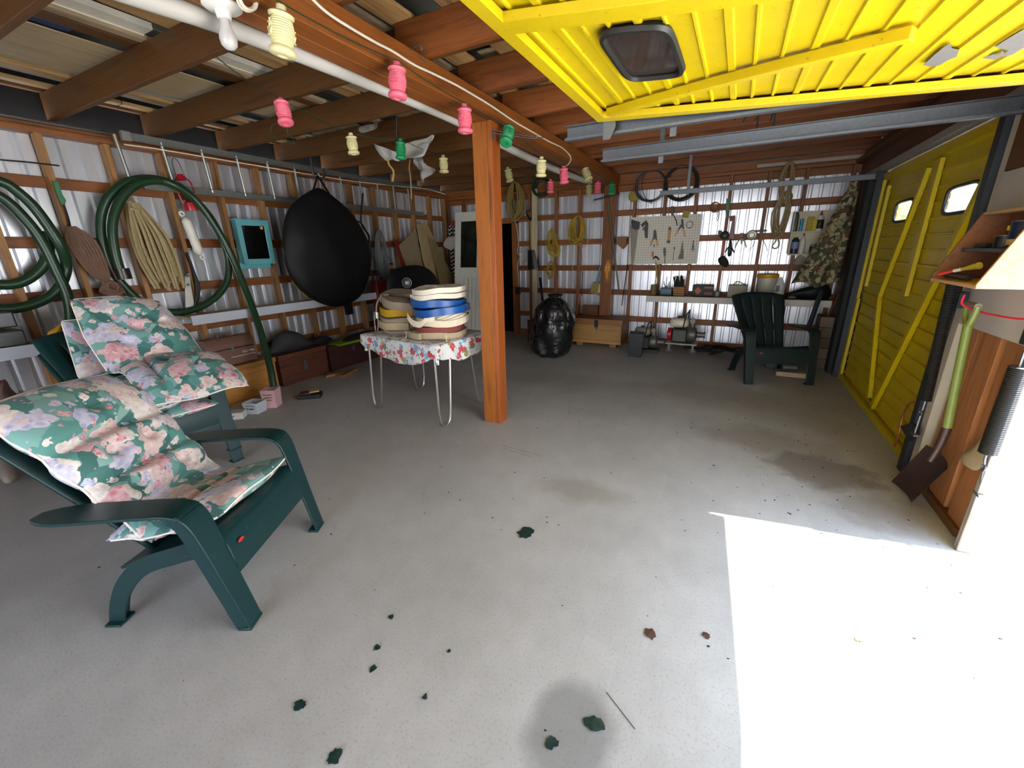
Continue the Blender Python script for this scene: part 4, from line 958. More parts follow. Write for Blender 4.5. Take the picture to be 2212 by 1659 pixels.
# ================================================================== FLOOR ALONG THE LEFT WALL
def chest(label, x0, x1, y0, y1, h_, m, lidh=.09, lid_m=None, over=.012, hasp=None, feet=None, base=0, name='wooden_chest'):
    t = thing(name, label, 'chest', ((x0+x1)/2, (y0+y1)/2, base))
    MB().box((x0, y0, base), (x1, y1, base+h_-lidh-.003)).build('body', m, t, bevel=.003)
    MB().box((x0-over, y0-over, base+h_-lidh), (x1+over, y1+over, base+h_)).build('lid', lid_m or m, t, bevel=.003)
    return t
OC = wood('orange_chest_wood', '84521f', 'a5702f', 'Y'); RC = wood('red_trunk_wood', '4a2618', '633522', 'Y'); DC = wood('dark_trunk_wood', '2b1512', '3d1f1a', 'Y')
xf = -4.74
zt = atX(560, 779, xf).z
t = chest('orange-brown wooden chest behind the pink tin, toolbox on top', xf-.32, xf, 2.0, atX(597, 800, xf).y, zt, OC, .055, None, .012)
t = chest('reddish-brown trunk with a steel hasp beside the left wall', -5.05, -4.80, atX(606, 800, -4.8).y, atX(708, 780, -4.8).y, atX(655, 757, -4.8).z, RC, .06, None, .004, name='storage_chest')
MB().box((-4.80, 3.33, .14), (-4.79, 3.38, .27)).build('hasp', galv(), t, bevel=.002)
t = chest('dark maroon trunk farther along the left wall under the lime board', -5.05, -4.82, atX(714, 780, -4.82).y, 4.85, atX(740, 742, -4.82).z, DC, .07, None, .003, name='storage_chest')
MB().box((-4.82, 4.15, .22), (-4.812, 4.20, .29)).build('latch', galv(), t)
# brown toolbox
TB = plain('brown_toolbox_plastic', '6f4f42', .45, 0, .08, 10)
x1 = -4.82; yA, yB = atX(452, 775, x1).y, atX(556, 770, x1).y; z0 = zt+.002; hz = atX(500, 728, x1).z-z0
t = thing('toolbox', 'brown plastic toolbox with a white label sitting on the orange chest', 'toolbox', (x1-.1, (yA+yB)/2, z0))
MB().box((x1-.19, yA, z0), (x1, yB, z0+hz*.58)).build('body', TB, t, bevel=.008)
prof = [(x1-.192, z0+hz*.6), (x1+.002, z0+hz*.6), (x1-.005, z0+hz*.85), (x1-.045, z0+hz), (x1-.145, z0+hz), (x1-.185, z0+hz*.85)]
MB().plate([(x, yA-.002, z) for x, z in prof], (0, yB-yA+.004, 0)).build('lid', TB, t, bevel=.006)
ym = (yA+yB)/2
MB().tube(spl([(x1-.1, ym-.07, z0+hz), (x1-.1, ym-.06, z0+hz+.03), (x1-.1, ym+.06, z0+hz+.03), (x1-.1, ym+.07, z0+hz)], 4), .009, 8).build('handle', TB, t)
MB().box((x1+.001, ym-.012, z0+hz*.42), (x1+.008, ym+.012, z0+hz*.72)).build('latch', galv(), t, bevel=.002)
WTX = plain('white_print', 'e6e2da', .5)
textmesh('label_text', 'OLD PAL', .036, frame(Vector((x1+.001, yB-.085, z0+hz*.40)), (0, 1, 0), (0, 0, 1)), WTX, t, .0006, .25)
MB().box((x1+.0005, ym-.03, z0+hz*.27), (x1+.0015, yB-.012, z0+hz*.285)).build('label_stripe', WTX, t)
# pink tin holding the hose end, white tub, white box, black cassette tray, wood offcuts
PK = plain('pink_tin_paint', 'd2a5a5', .5, 0, .1, 30); INK = plain('black_ink', '202022', .6)
def tinbox(name, label, c, w_, d_, h_, m, ang=.3, cat='tin'):
    t = thing(name, label, cat, c); M = Matrix.Translation(c) @ Matrix.Rotation(ang, 4, 'Z'); a, b = w_/2, d_/2
    mb = MB(); k = .86
    o = [Vector((sx*a*q, sy*b*q, z)) for z, q in ((0, k), (h_, 1)) for sx, sy in ((-1, -1), (1, -1), (1, 1), (-1, 1))]
    i_ = [Vector((sx*(a-.006)*q, sy*(b-.006)*q, z)) for z, q in ((.008, k), (h_, 1)) for sx, sy in ((-1, -1), (1, -1), (1, 1), (-1, 1))]
    vs = [M @ v for v in o+i_]; f = [(3, 2, 1, 0)]+[(j, (j+1) % 4, 4+(j+1) % 4, 4+j) for j in range(4)]+[(8, 9, 10, 11)]+[(8+j, 12+j, 12+(j+1) % 4, 8+(j+1) % 4) for j in range(4)]+[(4+j, 4+(j+1) % 4, 12+(j+1) % 4, 12+j) for j in range(4)]
    mb.add(vs, f); mb.build('body', m, t, bevel=.004); return t, M
tp_ = Vector((-4.27, 2.52, 0)); tt, M = tinbox('pink_tin', 'pink square tin with handwriting holding the end of the green hose', tp_, .15, .15, .20, PK, .55)
def scrib(t, M, x, y, z, s, rows, col, ax='x'):
    rd = random.Random(int(z*1000)); mb = MB()
    for r_ in range(rows):
        pts = []
        for i in range(22): pts.append(M @ Vector((x+s*(i/21-.5)*(1-.15*r_), y, z-r_*s*.33+s*.09*math.sin(i*2.1+r_)*rd.uniform(.4, 1.2))))
        mb.tube(spl(pts, 2), .0016, 4)
    mb.build('handwriting', col, t)
scrib(tt, M, .0, -.074, .15, .09, 3, INK)
TUB = plain('milky_plastic', 'b9bfc2', .4, 0, .06, 10)
tt, M = tinbox('plastic_tub', 'milky square plastic tub with black handwriting in front of the pink tin', Vector((-4.27, 2.33, 0)), .17, .15, .12, TUB, .35, 'tub')
scrib(tt, M, .0, -.073, .09, .10, 2, INK)
tx = tag(MB().box((-.115, -.06, 0), (.115, .06, .07), Matrix.Translation((-4.32, 2.12, 0)) @ Matrix.Rotation(.75, 4, 'Z')).build('white_carton', plain('soiled_white_card', 'c4c2bc', .7, 0, .1, 20), bevel=.004), 'low white carton on the floor behind the stacked chair leg', 'carton')
M = Matrix.Translation((-4.32, 2.12, 0)) @ Matrix.Rotation(.75, 4, 'Z'); tx.data.materials[0] = tx.data.materials[0]
MB().box((-.03, -.0612, .035), (.04, -.0602, .041), M).build('print_line', INK, tx)
BKP = plain('black_plastic', '17181a', .4)
t = thing('cassette_tray', 'small black tray of dark boxes on the floor beside the reddish trunk', 'tray', (-4.14, 2.86, 0)); M = Matrix.Translation((-4.14, 2.88, 0)) @ Matrix.Rotation(.65, 4, 'Z')
MB().box((-.12, -.07, 0), (.12, .07, .05), M).build('base', BKP, t, bevel=.004)
for i, (c, z) in enumerate((('3a1c18', .052), ('4a2a22', .058), ('c8a860', .066))): MB().box((-.10+.05*i, -.05, z), (.02+.04*i, .05, z+.012), M @ Matrix.Rotation(.15*i, 4, 'Z')).build('box', plain('case_'+c, c, .5), t)
for i, (x, y, a, L, lb) in enumerate(((-4.5, 3.75, .3, .34, 'short wood offcut on the floor in front of the dark trunk'), (-4.62, 3.62, -.3, .25, 'second shorter wood offcut beside the first by the dark trunk'))):
    tag(MB().box((-.04, -L/2, 0), (.04, L/2, .035), Matrix.Translation((x, y, 0)) @ Matrix.Rotation(a, 4, 'Z')).build('wood_offcut', wpale('Y'), bevel=.002), lb, 'wood offcut')
# dark hood and gloves on the reddish trunk, lime board on the dark one
zt2 = atX(655, 757, -4.8).z
t = tag(MB().puff([Vector((-4.93, y, z)) for y, z in ((3.02, zt2+.01), (3.04, zt2+.12), (3.14, zt2+.235), (3.28, zt2+.26), (3.42, zt2+.21), (3.54, zt2+.1), (3.58, zt2+.01))], (1, -.1, .15), .11, 6, 4, back=1).build('dark_grey_hood', plain('charcoal_fabric', '2f3034', .8, 0, .1, 10), ang=80), 'dark grey fabric hood lying on the reddish trunk', 'hood')
tag(MB().puff([Vector((-4.94, y, z)) for y, z in ((3.62, zt2+.01), (3.64, zt2+.08), (3.74, zt2+.11), (3.86, zt2+.08), (3.92, zt2+.01))], (1, 0, .2), .07, 5, 4, back=1).build('black_glove_pile', plain('black_cloth', '131315', .85), ang=80), 'crumpled black cloth beside the grey hood on the trunk', 'cloth')
LIM = plain('lime_green_vinyl', '7da81a', .4)
t = thing('kneeboard', 'lime green and black board lying on the dark trunk', 'board', (-4.85, 4.3, .36)); zb = atX(740, 742, -4.82).z+.004
M = Matrix.Translation((-4.86, 4.28, zb)) @ Matrix.Rotation(.05, 4, 'X')
MB().add([M @ Vector(p) for p in ()], []).plate([M @ Vector(p) for p in ((-.1, -.42, 0), (.10, -.38, 0), (.17, -.1, 0), (.15, .3, 0), (.0, .5, 0), (-.15, .3, 0), (-.17, -.1, 0))], (0, 0, .028)).build('board', LIM, t, bevel=.008)
MB().puff([M @ Vector(p) for p in ((-.06, -.2, .03), (.10, -.22, .03), (.13, .1, .03), (.08, .35, .03), (-.08, .35, .03), (-.12, .0, .03))], (0, 0, 1), .05, 5, 4, back=.1).build('pad', plain('black_foam', '0d0d0e', .9), t, ang=80)

# ================================================================== FAR LEFT CORNER
PLY = wood('corner_plywood', '8a7550', 'a58f66', 'Z', knots=False)
def lean(pts, X, dx, th, m, name, label, cat):      # board traced on a plane leaning against the left wall
    P_ = []; zs_ = [atX(x, y, X).z for x, y in pts]; z1_, z0_ = max(zs_), min(zs_)
    for x, y in pts: z = atX(x, y, X).z; P_.append(atX(x, y, X-dx*(z-z0_)/(z1_-z0_)))
    zz = min(p.z for p in P_); P_ = [Vector((p.x, p.y, max(0.003, p.z) if zz > 0 else max(0.003, p.z))) for p in P_]
    return tag(MB().plate(P_, (-th, 0, 0)).build(name, m, smooth=False), label, cat)
lean([(901, 485), (922, 481), (940, 520), (958, 610), (975, 690), (975, 760), (950, 765), (935, 640), (915, 560)], -4.72, .28, .02, PLY, 'plywood_board', 'long narrow plywood board leaning in the far left corner', 'board')
lean([(898, 492), (897, 495), (862, 530), (878, 574), (885, 770), (905, 765), (914, 574), (908, 545)], -4.95, .08, .012, wood('corner_plywood_b', '8c7a5c', '9d8b6c', 'Z', knots=False), 'triangular_board', 'triangular tan board leaning behind the plywood in the far left corner', 'board')
lean([(927, 512), (940, 520), (985, 610), (1003, 650), (1003, 750), (980, 752)], -4.62, .28, .01, wood('corner_plywood_c', '6f6142', '83744f', 'Z', knots=False), 'wedge_board', 'thin wedge-shaped plywood board leaning right of the narrow board', 'board')
cc = atX(905, 615, -4.5)
t = thing('black_wheel_bag', 'black round bag with a silver emblem behind the hose rolls in the corner', 'bag', (cc.x, cc.y, 0))
MB().puff([atX(x, y, -4.5) for x, y in ((838, 660), (836, 605), (850, 584), (880, 574), (912, 575), (936, 590), (950, 618), (954, 660), (948, 770), (850, 785))], (1, -.5, .1), .09, 6, 4).build('body', BKF, t, ang=80)
ec = atX(879, 611, -4.40); nx = Vector((-.45, -.9, 0)).normalized(); m = MB(); ux = Vector((.5, .87, 0)); m_n = Vector((0, 0, 1)); ring(m, ec, ux, m_n, .07, 1, .006); ring(m, ec, ux, m_n, .045, 1, .006); m.lathe([(0, 0), (.03, 0), (.03, .01), (0, .012)], frame(ec, ux, (0, 0, 1)), 12); m.build('emblem', plain('silver_print', '9fa1a3', .4, .6), t)
# red level, cable bundle, handsaw on the left wall
tag(MB().plate([WL(x, y, .03) for x, y in ((849, 520), (858, 516), (880, 573), (868, 576))], (.03, 0, 0)).build('red_level', plain('worn_red_metal', '6d1c16', .4), bevel=.003), 'red spirit level hanging beside the grey cable bundle in the corner', 'level')
t = thing('cable_bundle', 'bundle of grey cable hanging on the left wall beyond the black bag', 'cable', tuple(WL(812, 495, .03)))
m = MB(); hank(m, WL(814, 497, .03), .75, .20, 14, .008, (0, 1, 0), (1, 0, 0), 5); hank(m, WL(822, 540, .03), .85, .12, 8, .007, (0, 1, 0), (1, 0, 0), 6); m.build('cable', plain('grey_cable', '74777b', .5), t)
tag(MB().tube(spl([WL(x, y, .015) for x, y in ((772, 478), (780, 482), (790, 498), (797, 515), (802, 545), (800, 560), (795, 535), (785, 505), (775, 488))], 5), .012, 6).build('black_hose_loop', RUB), 'black rubber hose loop behind the hanging bag', 'hose')
t = thing('bow_saw', 'bow saw with dark handle hanging below the grey cable bundle', 'saw', tuple(WL(825, 530, .05)))
MB().tube(spl([WL(828, 528, .05), WL(835, 545, .05), WL(846, 566, .05)], 4), .006, 6).build('frame', plain('rusty_steel', '5a3a2c', .6, .4), t)
MB().bar(WL(815, 569, .05), WL(848, 570, .05), .02, .03).build('handle', BKP, t, bevel=.003)
# white door leaning at the doorway
t = thing('white_door', 'old whitish door with one glass pane leaning behind the timber post', 'door', (atZ(995, 745, 0).x, 6.3, 0))
DWP = plain('aged_white_paint', 'bfbcb0', .6, 0, .08, 12)
Yd = 6.55
a = atY(984, 460, Yd); b = atY(1025, 468, Yd); a2 = Vector((a.x+.03, Yd-.3, .01)); wx = (atY(1045, 470, Yd).x-a.x)
def dp(u, v, w_=0): return Vector((a.x+.02+u*wx, Yd-.28*(1-v)-.30*u*0-w_-.0, .01+v*(a.z-.01)))
def slab(u0, u1, v0, v1, w0, w1): 
    m_ = MB(); q = [dp(u, v, w_) for w_ in (w0, w1) for u, v in ((u0, v0), (u1, v0), (u1, v1), (u0, v1))]
    return m_.add(q, [(0, 3, 2, 1), (4, 5, 6, 7), (0, 1, 5, 4), (1, 2, 6, 5), (2, 3, 7, 6), (3, 0, 4, 7)])
m = slab(0, .2, 0, 1, 0, .04); 
for q in ((.8, 1, 0, 1), (.2, .8, .93, 1), (.2, .8, .50, .58), (.2, .8, 0, .10)): m.add(*(lambda z: (z.v, z.f))(slab(*q, 0, .04)))
m.build('door_frame', DWP, t, bevel=.002)
m = MB()
for k in range(4): m.add(*(lambda z: (z.v, z.f))(slab(.2+.15*k, .2+.15*k+.13, .1, .5, .01, .03)))
m.build('ribbed_panel', DWP, t, bevel=.003)
dg = NT('dark_glass'); dg.b.inputs['Base Color'].default_value = (.01, .012, .01, 1); dg.b.inputs['Roughness'].default_value = .1; dg = dg.m
slab(.2, .8, .58, .93, .015, .02).build('glass_pane', dg, t, smooth=False)
# two net floats columns: dark chevron patterned rolls hanging
CHV = NT('chevron_fabric'); _v = CHV.obj(); _s = CHV.n('ShaderNodeSeparateXYZ'); CHV.l(_v, _s.inputs[0])
_w = CHV.math('PINGPONG', _s.outputs[0], .04); _z = CHV.math('FRACT', CHV.math('MULTIPLY', CHV.math('ADD', _s.outputs[2], _w), 14.0))
CHV.col(CHV.ramp(_z, [(.0, '1a1714'), (.55, 'b8b0a0')], 'CONSTANT')); CHV.b.inputs['Roughness'].default_value = .8; CHV = CHV.m
for i, x in enumerate((971, 982)):
    p = atY(x, 462, 6.95); tag(MB().tube(spl([(p.x, p.y, 2.05), (p.x, p.y, 1.5), (p.x+.01, p.y, .95)]), [.012]+[.05]*11+[.012], 10).build('chevron_roll', CHV), ['left of two black and white chevron rolls hanging by the white door', 'right chevron roll hanging against the white door edge'][i], 'roll')
t = tag(MB().puff([atY(x, y, 6.8) for x, y in ((968, 512), (985, 512), (985, 530), (975, 540), (957, 530))], (0, -1, 0), .04, 4, 3).build('white_rag', plain('white_rag', 'b9b2a6', .9), ang=80), 'white rag hanging on the chevron rolls', 'rag')
pq = atX(825, 605, -4.75); tag(MB().box((pq.x-.12, pq.y-.12, .0), (pq.x, pq.y+.12, pq.z)).build('red_tool_case', plain('dark_red_metal', '571410', .4), bevel=.006), 'tall dark red metal case behind the beige hose rolls', 'case')

# ================================================================== FAR WALL, LEFT OF THE WALL POST
YR = rope('yellow_rope', 'a88a28'); YR2 = rope('yellow_cord_b', 'b59b24')
def hk_thing(name, label, cat, x, y, L, W, n, r, m, seed, waist=0, o=.03):
    p = WF(x, y, o); t = thing(name, label, cat, tuple(p)); mb = MB(); hank(mb, p, L, W, n, r, (1, 0, 0), (0, -1, 0), seed, waist); mb.build('rope', m, t); return t, p
hk_thing('rope_hank', 'large yellowish rope hank hanging by the dark doorway', 'rope', 1116, 395, .62, .32, 16, .010, rope('tan_rope', '87723a'), 11)
t, p = hk_thing('rope_hank', 'yellow rope hank hanging highest on the stud left of the wall post', 'rope', 1251, 467, .44, .26, 16, .008, YR, 12)
m = MB(); m.tube(spl([WF(x, y, .04) for x, y in ((1262, 500), (1270, 515), (1266, 530), (1255, 532), (1240, 520), (1237, 560), (1238, 600), (1241, 625))], 5), .006, 5); m.build('loose_end', rope('pale_cord', 'a39a84'), t)
t, p = hk_thing('rope_hank', 'thin yellow rope hank hanging between two studs, a coil at its middle', 'rope', 1194, 495, .40, .17, 10, .007, YR, 13)
q = WF(1197, 540, .05); m = MB(); ring(m, q, (1, 0, 0), (0, 0, 1), .10, 6, .008, .12, 3); m.build('coil', YR2, t)
q = WF(1192, 577, .05); m = MB(); hank(m, q+Vector((0, 0, .1)), .32, .16, 6, .006, (1, 0, 0), (0, -1, 0), 14); m.tube(spl([q, q+Vector((-.12, 0, -.02)), q+Vector((-.15, 0, -.08)), q+Vector((-.02, 0, -.10))]), .006, 5); m.build('tail', YR, t)
tag(ring(MB(), WF(1170, 405, .05), (1, 0, 0), (0, 0, 1), .13, 9, .012, .10, 4).build('green_hose_coil', HG), 'small dark green hose coil hanging near the ceiling left of the wall post', 'hose')
t = thing('snow_shovel', 'black plastic shovel with a yellow wooden handle hanging left of the yellow ropes', 'shovel', tuple(WF(1150, 520, .05)))
WH = wood('handle_wood', '9a7a36', 'b8994c', 'Z', knots=False)
MB().tube([WF(1147, 478, .06), WF(1149, 542, .07)], .018, 8).build('handle', WH, t)
m = MB(); m.tube(spl([WF(x, y, .06) for x, y in ((1146, 476), (1140, 466), (1138, 457), (1148, 455), (1151, 462), (1147, 474))], 3), .014, 6); m.build('grip', BKP, t)
P0, P1, P2, P3 = WF(1140, 541, .05), WF(1160, 539, .05), WF(1167, 581, .05), WF(1141, 583, .05)
MB().grid(lambda u, v: P0.lerp(P1, u).lerp(P3.lerp(P2, u), v)+Vector((0, -.05*(1-(2*u-1)**2)-.02*v, 0)), 10, 6, (0, .006, 0)).build('blade', BKP, t, ang=60)
p = WF(1154, 408, .08); tag(MB().box((p.x-.05, p.y, .0), (p.x+.05, p.y+.03, p.z)).build('pale_plank', wood('pale_plank', '8f8468', 'aa9f82', 'Z', knots=False), bevel=.002), 'tall pale plank standing behind the black shovel', 'plank')
tag(MB().tube([atY(1167, 600, YF-.25), atY(1176, 690, YF-.5)], .025, 8).build('black_tube', BKP), 'black tube leaning left of the garbage bag', 'tube')
t = thing('garden_rake', 'garden rake hanging tines up beside the wall post', 'rake', tuple(WF(1320, 520, .12)))
MB().tube([WF(1312, 425, .14), WF(1337, 628, .20)], .014, 8).build('handle', plain('greenish_handle', '5a5f48', .6), t)
m = MB(); m.tube([WF(1283, 432, .14), WF(1338, 417, .14)], .009, 6)
for i in range(12): q = WF(1283, 432, .14).lerp(WF(1338, 417, .14), i/11); m.tube([q, q+Vector((0, -.05, -.03))], .004, 4)
m.build('tines', BLK, t)
# orange safety cutter on a plaque, brush box
t = thing('orange_hook_holder', 'orange tool holder with two eyelets mounted on the wall post', 'holder', tuple(atY(1313, 580, YF-.2)))
MB().plate([atY(x, y, YF-.21) for x, y in ((1314, 563), (1319, 572), (1319, 582), (1315, 590), (1314, 602), (1309, 602), (1308, 590), (1306, 582), (1308, 572))], (0, -.02, 0)).build('orange_body', plain('orange_plastic', 'c9820e', .4), t, bevel=.003)
m = MB()
for x in (1310, 1315): q = atY(x, 577, YF-.235); m.lathe([(0, 0), (.009, 0), (.009, .004), (0, .005)], frame(q, (1, 0, 0), (0, 0, 1)) , 10)
m.build('eyelets', plain('eyelet_white', 'd9cfc4', .4), t)
MB().box(atY(1307, 611, YF-.205), atY(1320, 560, YF-.215)).build('backing_plaque', wpale('Z'), t)
t = thing('dust_brush', 'teal-handled brush hanging with a square tan head left of the wall post', 'brush', tuple(WF(1290, 610, .05)))
MB().tube([WF(1297, 573, .05), WF(1288, 612, .06)], [.012, .016], 8).build('handle', plain('teal_plastic', '2f7d8c', .4), t)
MB().plate([WF(x, y, .02) for x, y in ((1284, 608), (1301, 612), (1296, 638), (1276, 631))], (0, -.05, 0)).build('head', plain('tan_bristle', '8c7a45', .9), t, bevel=.004)
MB().plate([WF(x, y, .071) for x, y in ((1295, 613), (1301, 615), (1297, 634), (1291, 631))], (0, -.003, 0)).build('tag', plain('paper_tag', 'c8b98e', .8), t)
tag(MB().plate([WF(x, y, .02) for x, y in ((1331, 512), (1355, 511), (1355, 528), (1346, 538), (1333, 526))], (0, -.05, 0)).build('leather_pouch', plain('suede_pouch', '866243', .9), bevel=.008), 'tan leather pouch nailed to the siding left of the handsaw', 'pouch')
for i, (a, b, lb) in enumerate((((1356, 570), (1343, 660), 'thin black rod leaning between the wall post and the pegboard'), ((1258, 586), (1257, 640), 'short thin metal rod hanging between the yellow ropes and the brush'))):
    tag(MB().tube([WF(*a, .012), WF(*b, .012)], .008, 6).build('thin_rod', BLK), lb, 'rod')
t = thing('white_socket_cord', 'tangled whitish cord and socket hanging beside the dark doorway', 'cord', tuple(WF(1120, 540, .03)))
m = MB(); m.tube(spl([WF(x, y, .04) for x, y in ((1110, 470), (1118, 500), (1120, 530), (1118, 545), (1130, 560), (1138, 566), (1122, 560), (1118, 575), (1120, 600), (1119, 630))], 6), .007, 5); ring(m, WF(1126, 542, .05), (1, 0, 0), (0, 0, 1), .03, 4, .008, .3); m.build('cord', plain('white_flex', 'b8b2a6', .5), t)
MB().box(WF(1115, 635, .02), WF(1123, 620, .06)).build('black_socket', BKP, t, bevel=.003)

# garbage bag
GB = NT('black_bin_bag'); _v = GB.obj(); GB.b.inputs['Base Color'].default_value = (.006, .006, .007, 1); GB.b.inputs['Roughness'].default_value = .14; GB.b.inputs['Coat Weight'].default_value = .6; GB.bump(GB.noise(GB.obj((7, 7, 14)), 1.3, 5, .6), .8, .03); GB = GB.m
t = thing('garbage_bag', 'full black plastic garbage bag standing left of the wooden crate', 'bag', (-2.33, 5.8, 0))
def gb(u, v):
    a = 2*math.pi*u; prof = [(0, .22), (.06, .29), (.3, .33), (.55, .33), (.75, .26), (.9, .15), (.95, .08), (1, .12)]
    for (v0, r0), (v1, r1) in zip(prof, prof[1:]):
        if v0 <= v <= v1: r = r0+(r1-r0)*(v-v0)/(v1-v0); break
    n_ = noise.noise(Vector((math.cos(a)*1.6, math.sin(a)*1.6, v*3)))
    r *= 1+.22*n_+.07*noise.noise(Vector((math.cos(a)*7, math.sin(a)*7, v*9)))+.06*math.sin(a*9+v*4)*(1 if v > .6 else .3)
    return Vector((-2.36+r*math.cos(a)+.05*v, 5.80+r*.85*math.sin(a), v*.93))
MB().grid(gb, 64, 44).build('bag_body', GB, t, ang=80)
# crate chest on blocks
CW = wood('crate_wood', '8a6332', 'a97e44', 'X')
t = chest('pale wooden crate chest with a black hasp standing on blocks', -2.30, -1.49, 6.62, 7.08, .40, CW, .09, wood('crate_lid', '7a4d26', '8f5c30', 'X'), .012, base=.06, name='wooden_crate')
MB().box((-2.31, 6.60, .062), (-1.48, 6.62, .11)).build('base_rail', CW, t, bevel=.002)
m = MB().box((-1.93, 6.594, .33), (-1.87, 6.604, .45)); m.build('hasp', BKP, t, bevel=.003)
MB().box((-1.905, 6.585, .29), (-1.88, 6.60, .325)).build('padlock', galv(), t, bevel=.003)
for x in (-2.18, -1.62): MB().box((x-.06, 6.64, 0.001), (x+.05, 7.0, .058)).build('block', wpale('Y'), t, bevel=.002)
tag(MB().box((-3.1, 6.5, 0), (-2.65, 7.05, .40)).build('dark_wood_box', wood('dark_maroon_box', '2a140e', '3a1d14', 'X'), bevel=.004), 'dark maroon wooden box on the floor behind the garbage bag', 'box')
tag(MB().box((-2.28, 7.0, .465), (-2.0, 7.12, .62)).build('small_wood_box', wdark('X'), bevel=.003), 'small brown wooden box on the left end of the crate lid', 'box')
# ================================================================== PEGBOARD AND TOOLS
PG = NT('pegboard'); _v = PG.obj((26, 1, 26)); _s = PG.n('ShaderNodeSeparateXYZ'); PG.l(_v, _s.inputs[0])
_x = PG.math('SUBTRACT', PG.math('FRACT', _s.outputs[0]), .5); _z = PG.math('SUBTRACT', PG.math('FRACT', _s.outputs[2]), .5)
_d = PG.math('SQRT', PG.math('ADD', PG.math('MULTIPLY', _x, _x), PG.math('MULTIPLY', _z, _z)))
PG.col(PG.mix(PG.math('LESS_THAN', _d, .15), lin('cfc9ba'), lin('6d665a'))); PG.b.inputs['Roughness'].default_value = .6; PG = PG.m
def pF(x, y, o): return WF(x, y, o)
tl, br = WF(1362, 470, .02), WF(1500, 570, .02)
tag(MB().box((tl.x, YF-.135, br.z), (br.x+.03, YF-.122, tl.z)).build('pegboard', PG, smooth=False), 'cream pegboard with tools on the far wall', 'pegboard')
K = 300/2074
def c3(pts): return [(1350+x*K, 340+y*K) for x, y in pts]
def tool(name, label, cat, parts):
    x, y = c3([parts[0][1][0]])[0]; t = thing(name, label, cat, tuple(WF(x, y, .03)))
    for nm, pts, d, m, *rest in parts:
        o = .025+(rest[0] if rest else 0)
        MB().plate([WF(px, py, o) for px, py in c3(pts)], (0, -d, 0)).build(nm, m, t, bevel=.0015)
    return t
SAWM = plain('saw_steel', '6f6a60', .4, .7); YP = plain('yellow_handle', 'c08c12', .4); ORP = plain('orange_handle', 'b8501c', .4); OLV = plain('olive_paint', '5f5a38', .5)
tool('handsaw', 'handsaw with a black handle hanging on the left edge of the pegboard', 'saw', [('blade', [(80, 1010), (200, 1080), (130, 1590), (95, 1590)], .006, SAWM), ('handle', [(100, 930), (228, 965), (215, 1075), (160, 1085), (110, 1050), (95, 990)], .02, BKP)])
tool('pruning_saw', 'folding black pruning saw second from the left on the pegboard', 'saw', [('handle', [(325, 935), (240, 1005), (262, 1045), (330, 975)], .02, BKP), ('blade', [(325, 960), (350, 985), (340, 1210), (300, 1200), (290, 1060), (270, 1100), (262, 1070), (300, 1030)], .014, BKP)])
tool('pliers', 'pliers with yellow handles in the middle left of the pegboard', 'pliers', [('jaw', [(432, 1088), (446, 1085), (445, 1200), (430, 1230), (410, 1230), (425, 1180)], .014, BKP), ('jaw', [(452, 1085), (466, 1088), (475, 1190), (480, 1230), (462, 1230), (448, 1200)], .014, BKP, .002), ('handle', [(400, 1222), (428, 1235), (405, 1290), (388, 1330), (375, 1320), (382, 1270)], .02, YP), ('handle', [(462, 1230), (485, 1225), (496, 1300), (490, 1325), (476, 1310), (468, 1270)], .02, YP), ('spring', [(430, 1300), (446, 1300), (440, 1340), (424, 1330)], .01, BKP)])
tool('paint_scraper', 'yellow-handled scraper in the centre of the pegboard', 'scraper', [('handle', [(655, 1060), (690, 1065), (688, 1110), (670, 1240), (635, 1240), (650, 1110)], .02, plain('varnished_yellow', 'b5853a', .5)), ('top_cap', [(660, 1040), (685, 1040), (692, 1085), (652, 1085)], .022, BKP), ('blade', [(628, 1240), (680, 1240), (672, 1280), (622, 1280)], .006, BKP)])
tool('garden_shears', 'shears with long yellow handles on the upper right of the pegboard', 'shears', [('blade', [(845, 920), (870, 920), (882, 1060), (860, 1070), (840, 960)], .01, BLK), ('blade', [(838, 1000), (860, 960), (850, 1040), (800, 1090), (790, 1080), (830, 1010)], .01, BLK, .004), ('handle', [(790, 1085), (805, 1095), (750, 1175), (735, 1175)], .016, YP), ('handle', [(865, 1070), (890, 1075), (906, 1190), (885, 1185)], .016, YP)])
tool('tin_tag', 'small yellow card hung over the top edge of the pegboard', 'card', [('card', [(870, 790), (965, 800), (945, 905), (850, 900)], .006, plain('mustard_card', '8c7a1c', .6))])
t = tool('curved_cutter', 'black curved cutter hanging at the top of the pegboard', 'cutter', [('head', [(690, 730), (725, 730), (735, 800), (715, 860), (700, 870), (685, 800)], .02, BKP)])
MB().tube(spl([WF(*c3([q])[0], .04) for q in ((710, 850), (740, 890), (765, 950), (778, 1015))], 4), .007, 6).build('curved_blade', BLK, t)
t = thing('hose_clamp_ring', 'round wire clamp hanging at the upper right of the pegboard', 'clamp', tuple(WF(1490, 482, .03))); ring(MB(), WF(*c3([(963, 1005)])[0], .035), (1, 0, 0), (0, 0, 1), .045, 1, .006).build('ring', SAWM, t); MB().bar(WF(*c3([(955, 1050)])[0], .035), WF(*c3([(985, 1055)])[0], .035), .014, .014).build('screw', BKP, t)
tool('small_pliers', 'small dark pliers at the right edge of the pegboard', 'pliers', [('leg', [(1018, 1240), (1030, 1240), (1022, 1320), (1005, 1400), (995, 1395), (1008, 1310)], .012, BKP), ('leg', [(1022, 1310), (1030, 1310), (1038, 1395), (1028, 1395)], .012, BKP, .003)])
tool('wood_chisel', 'olive chisel with a dark base low on the pegboard', 'chisel', [('blade', [(862, 1240), (870, 1300), (866, 1360), (878, 1390), (870, 1460), (820, 1460), (840, 1340)], .014, OLV), ('base', [(812, 1455), (872, 1460), (872, 1518), (795, 1515)], .02, BKP)])
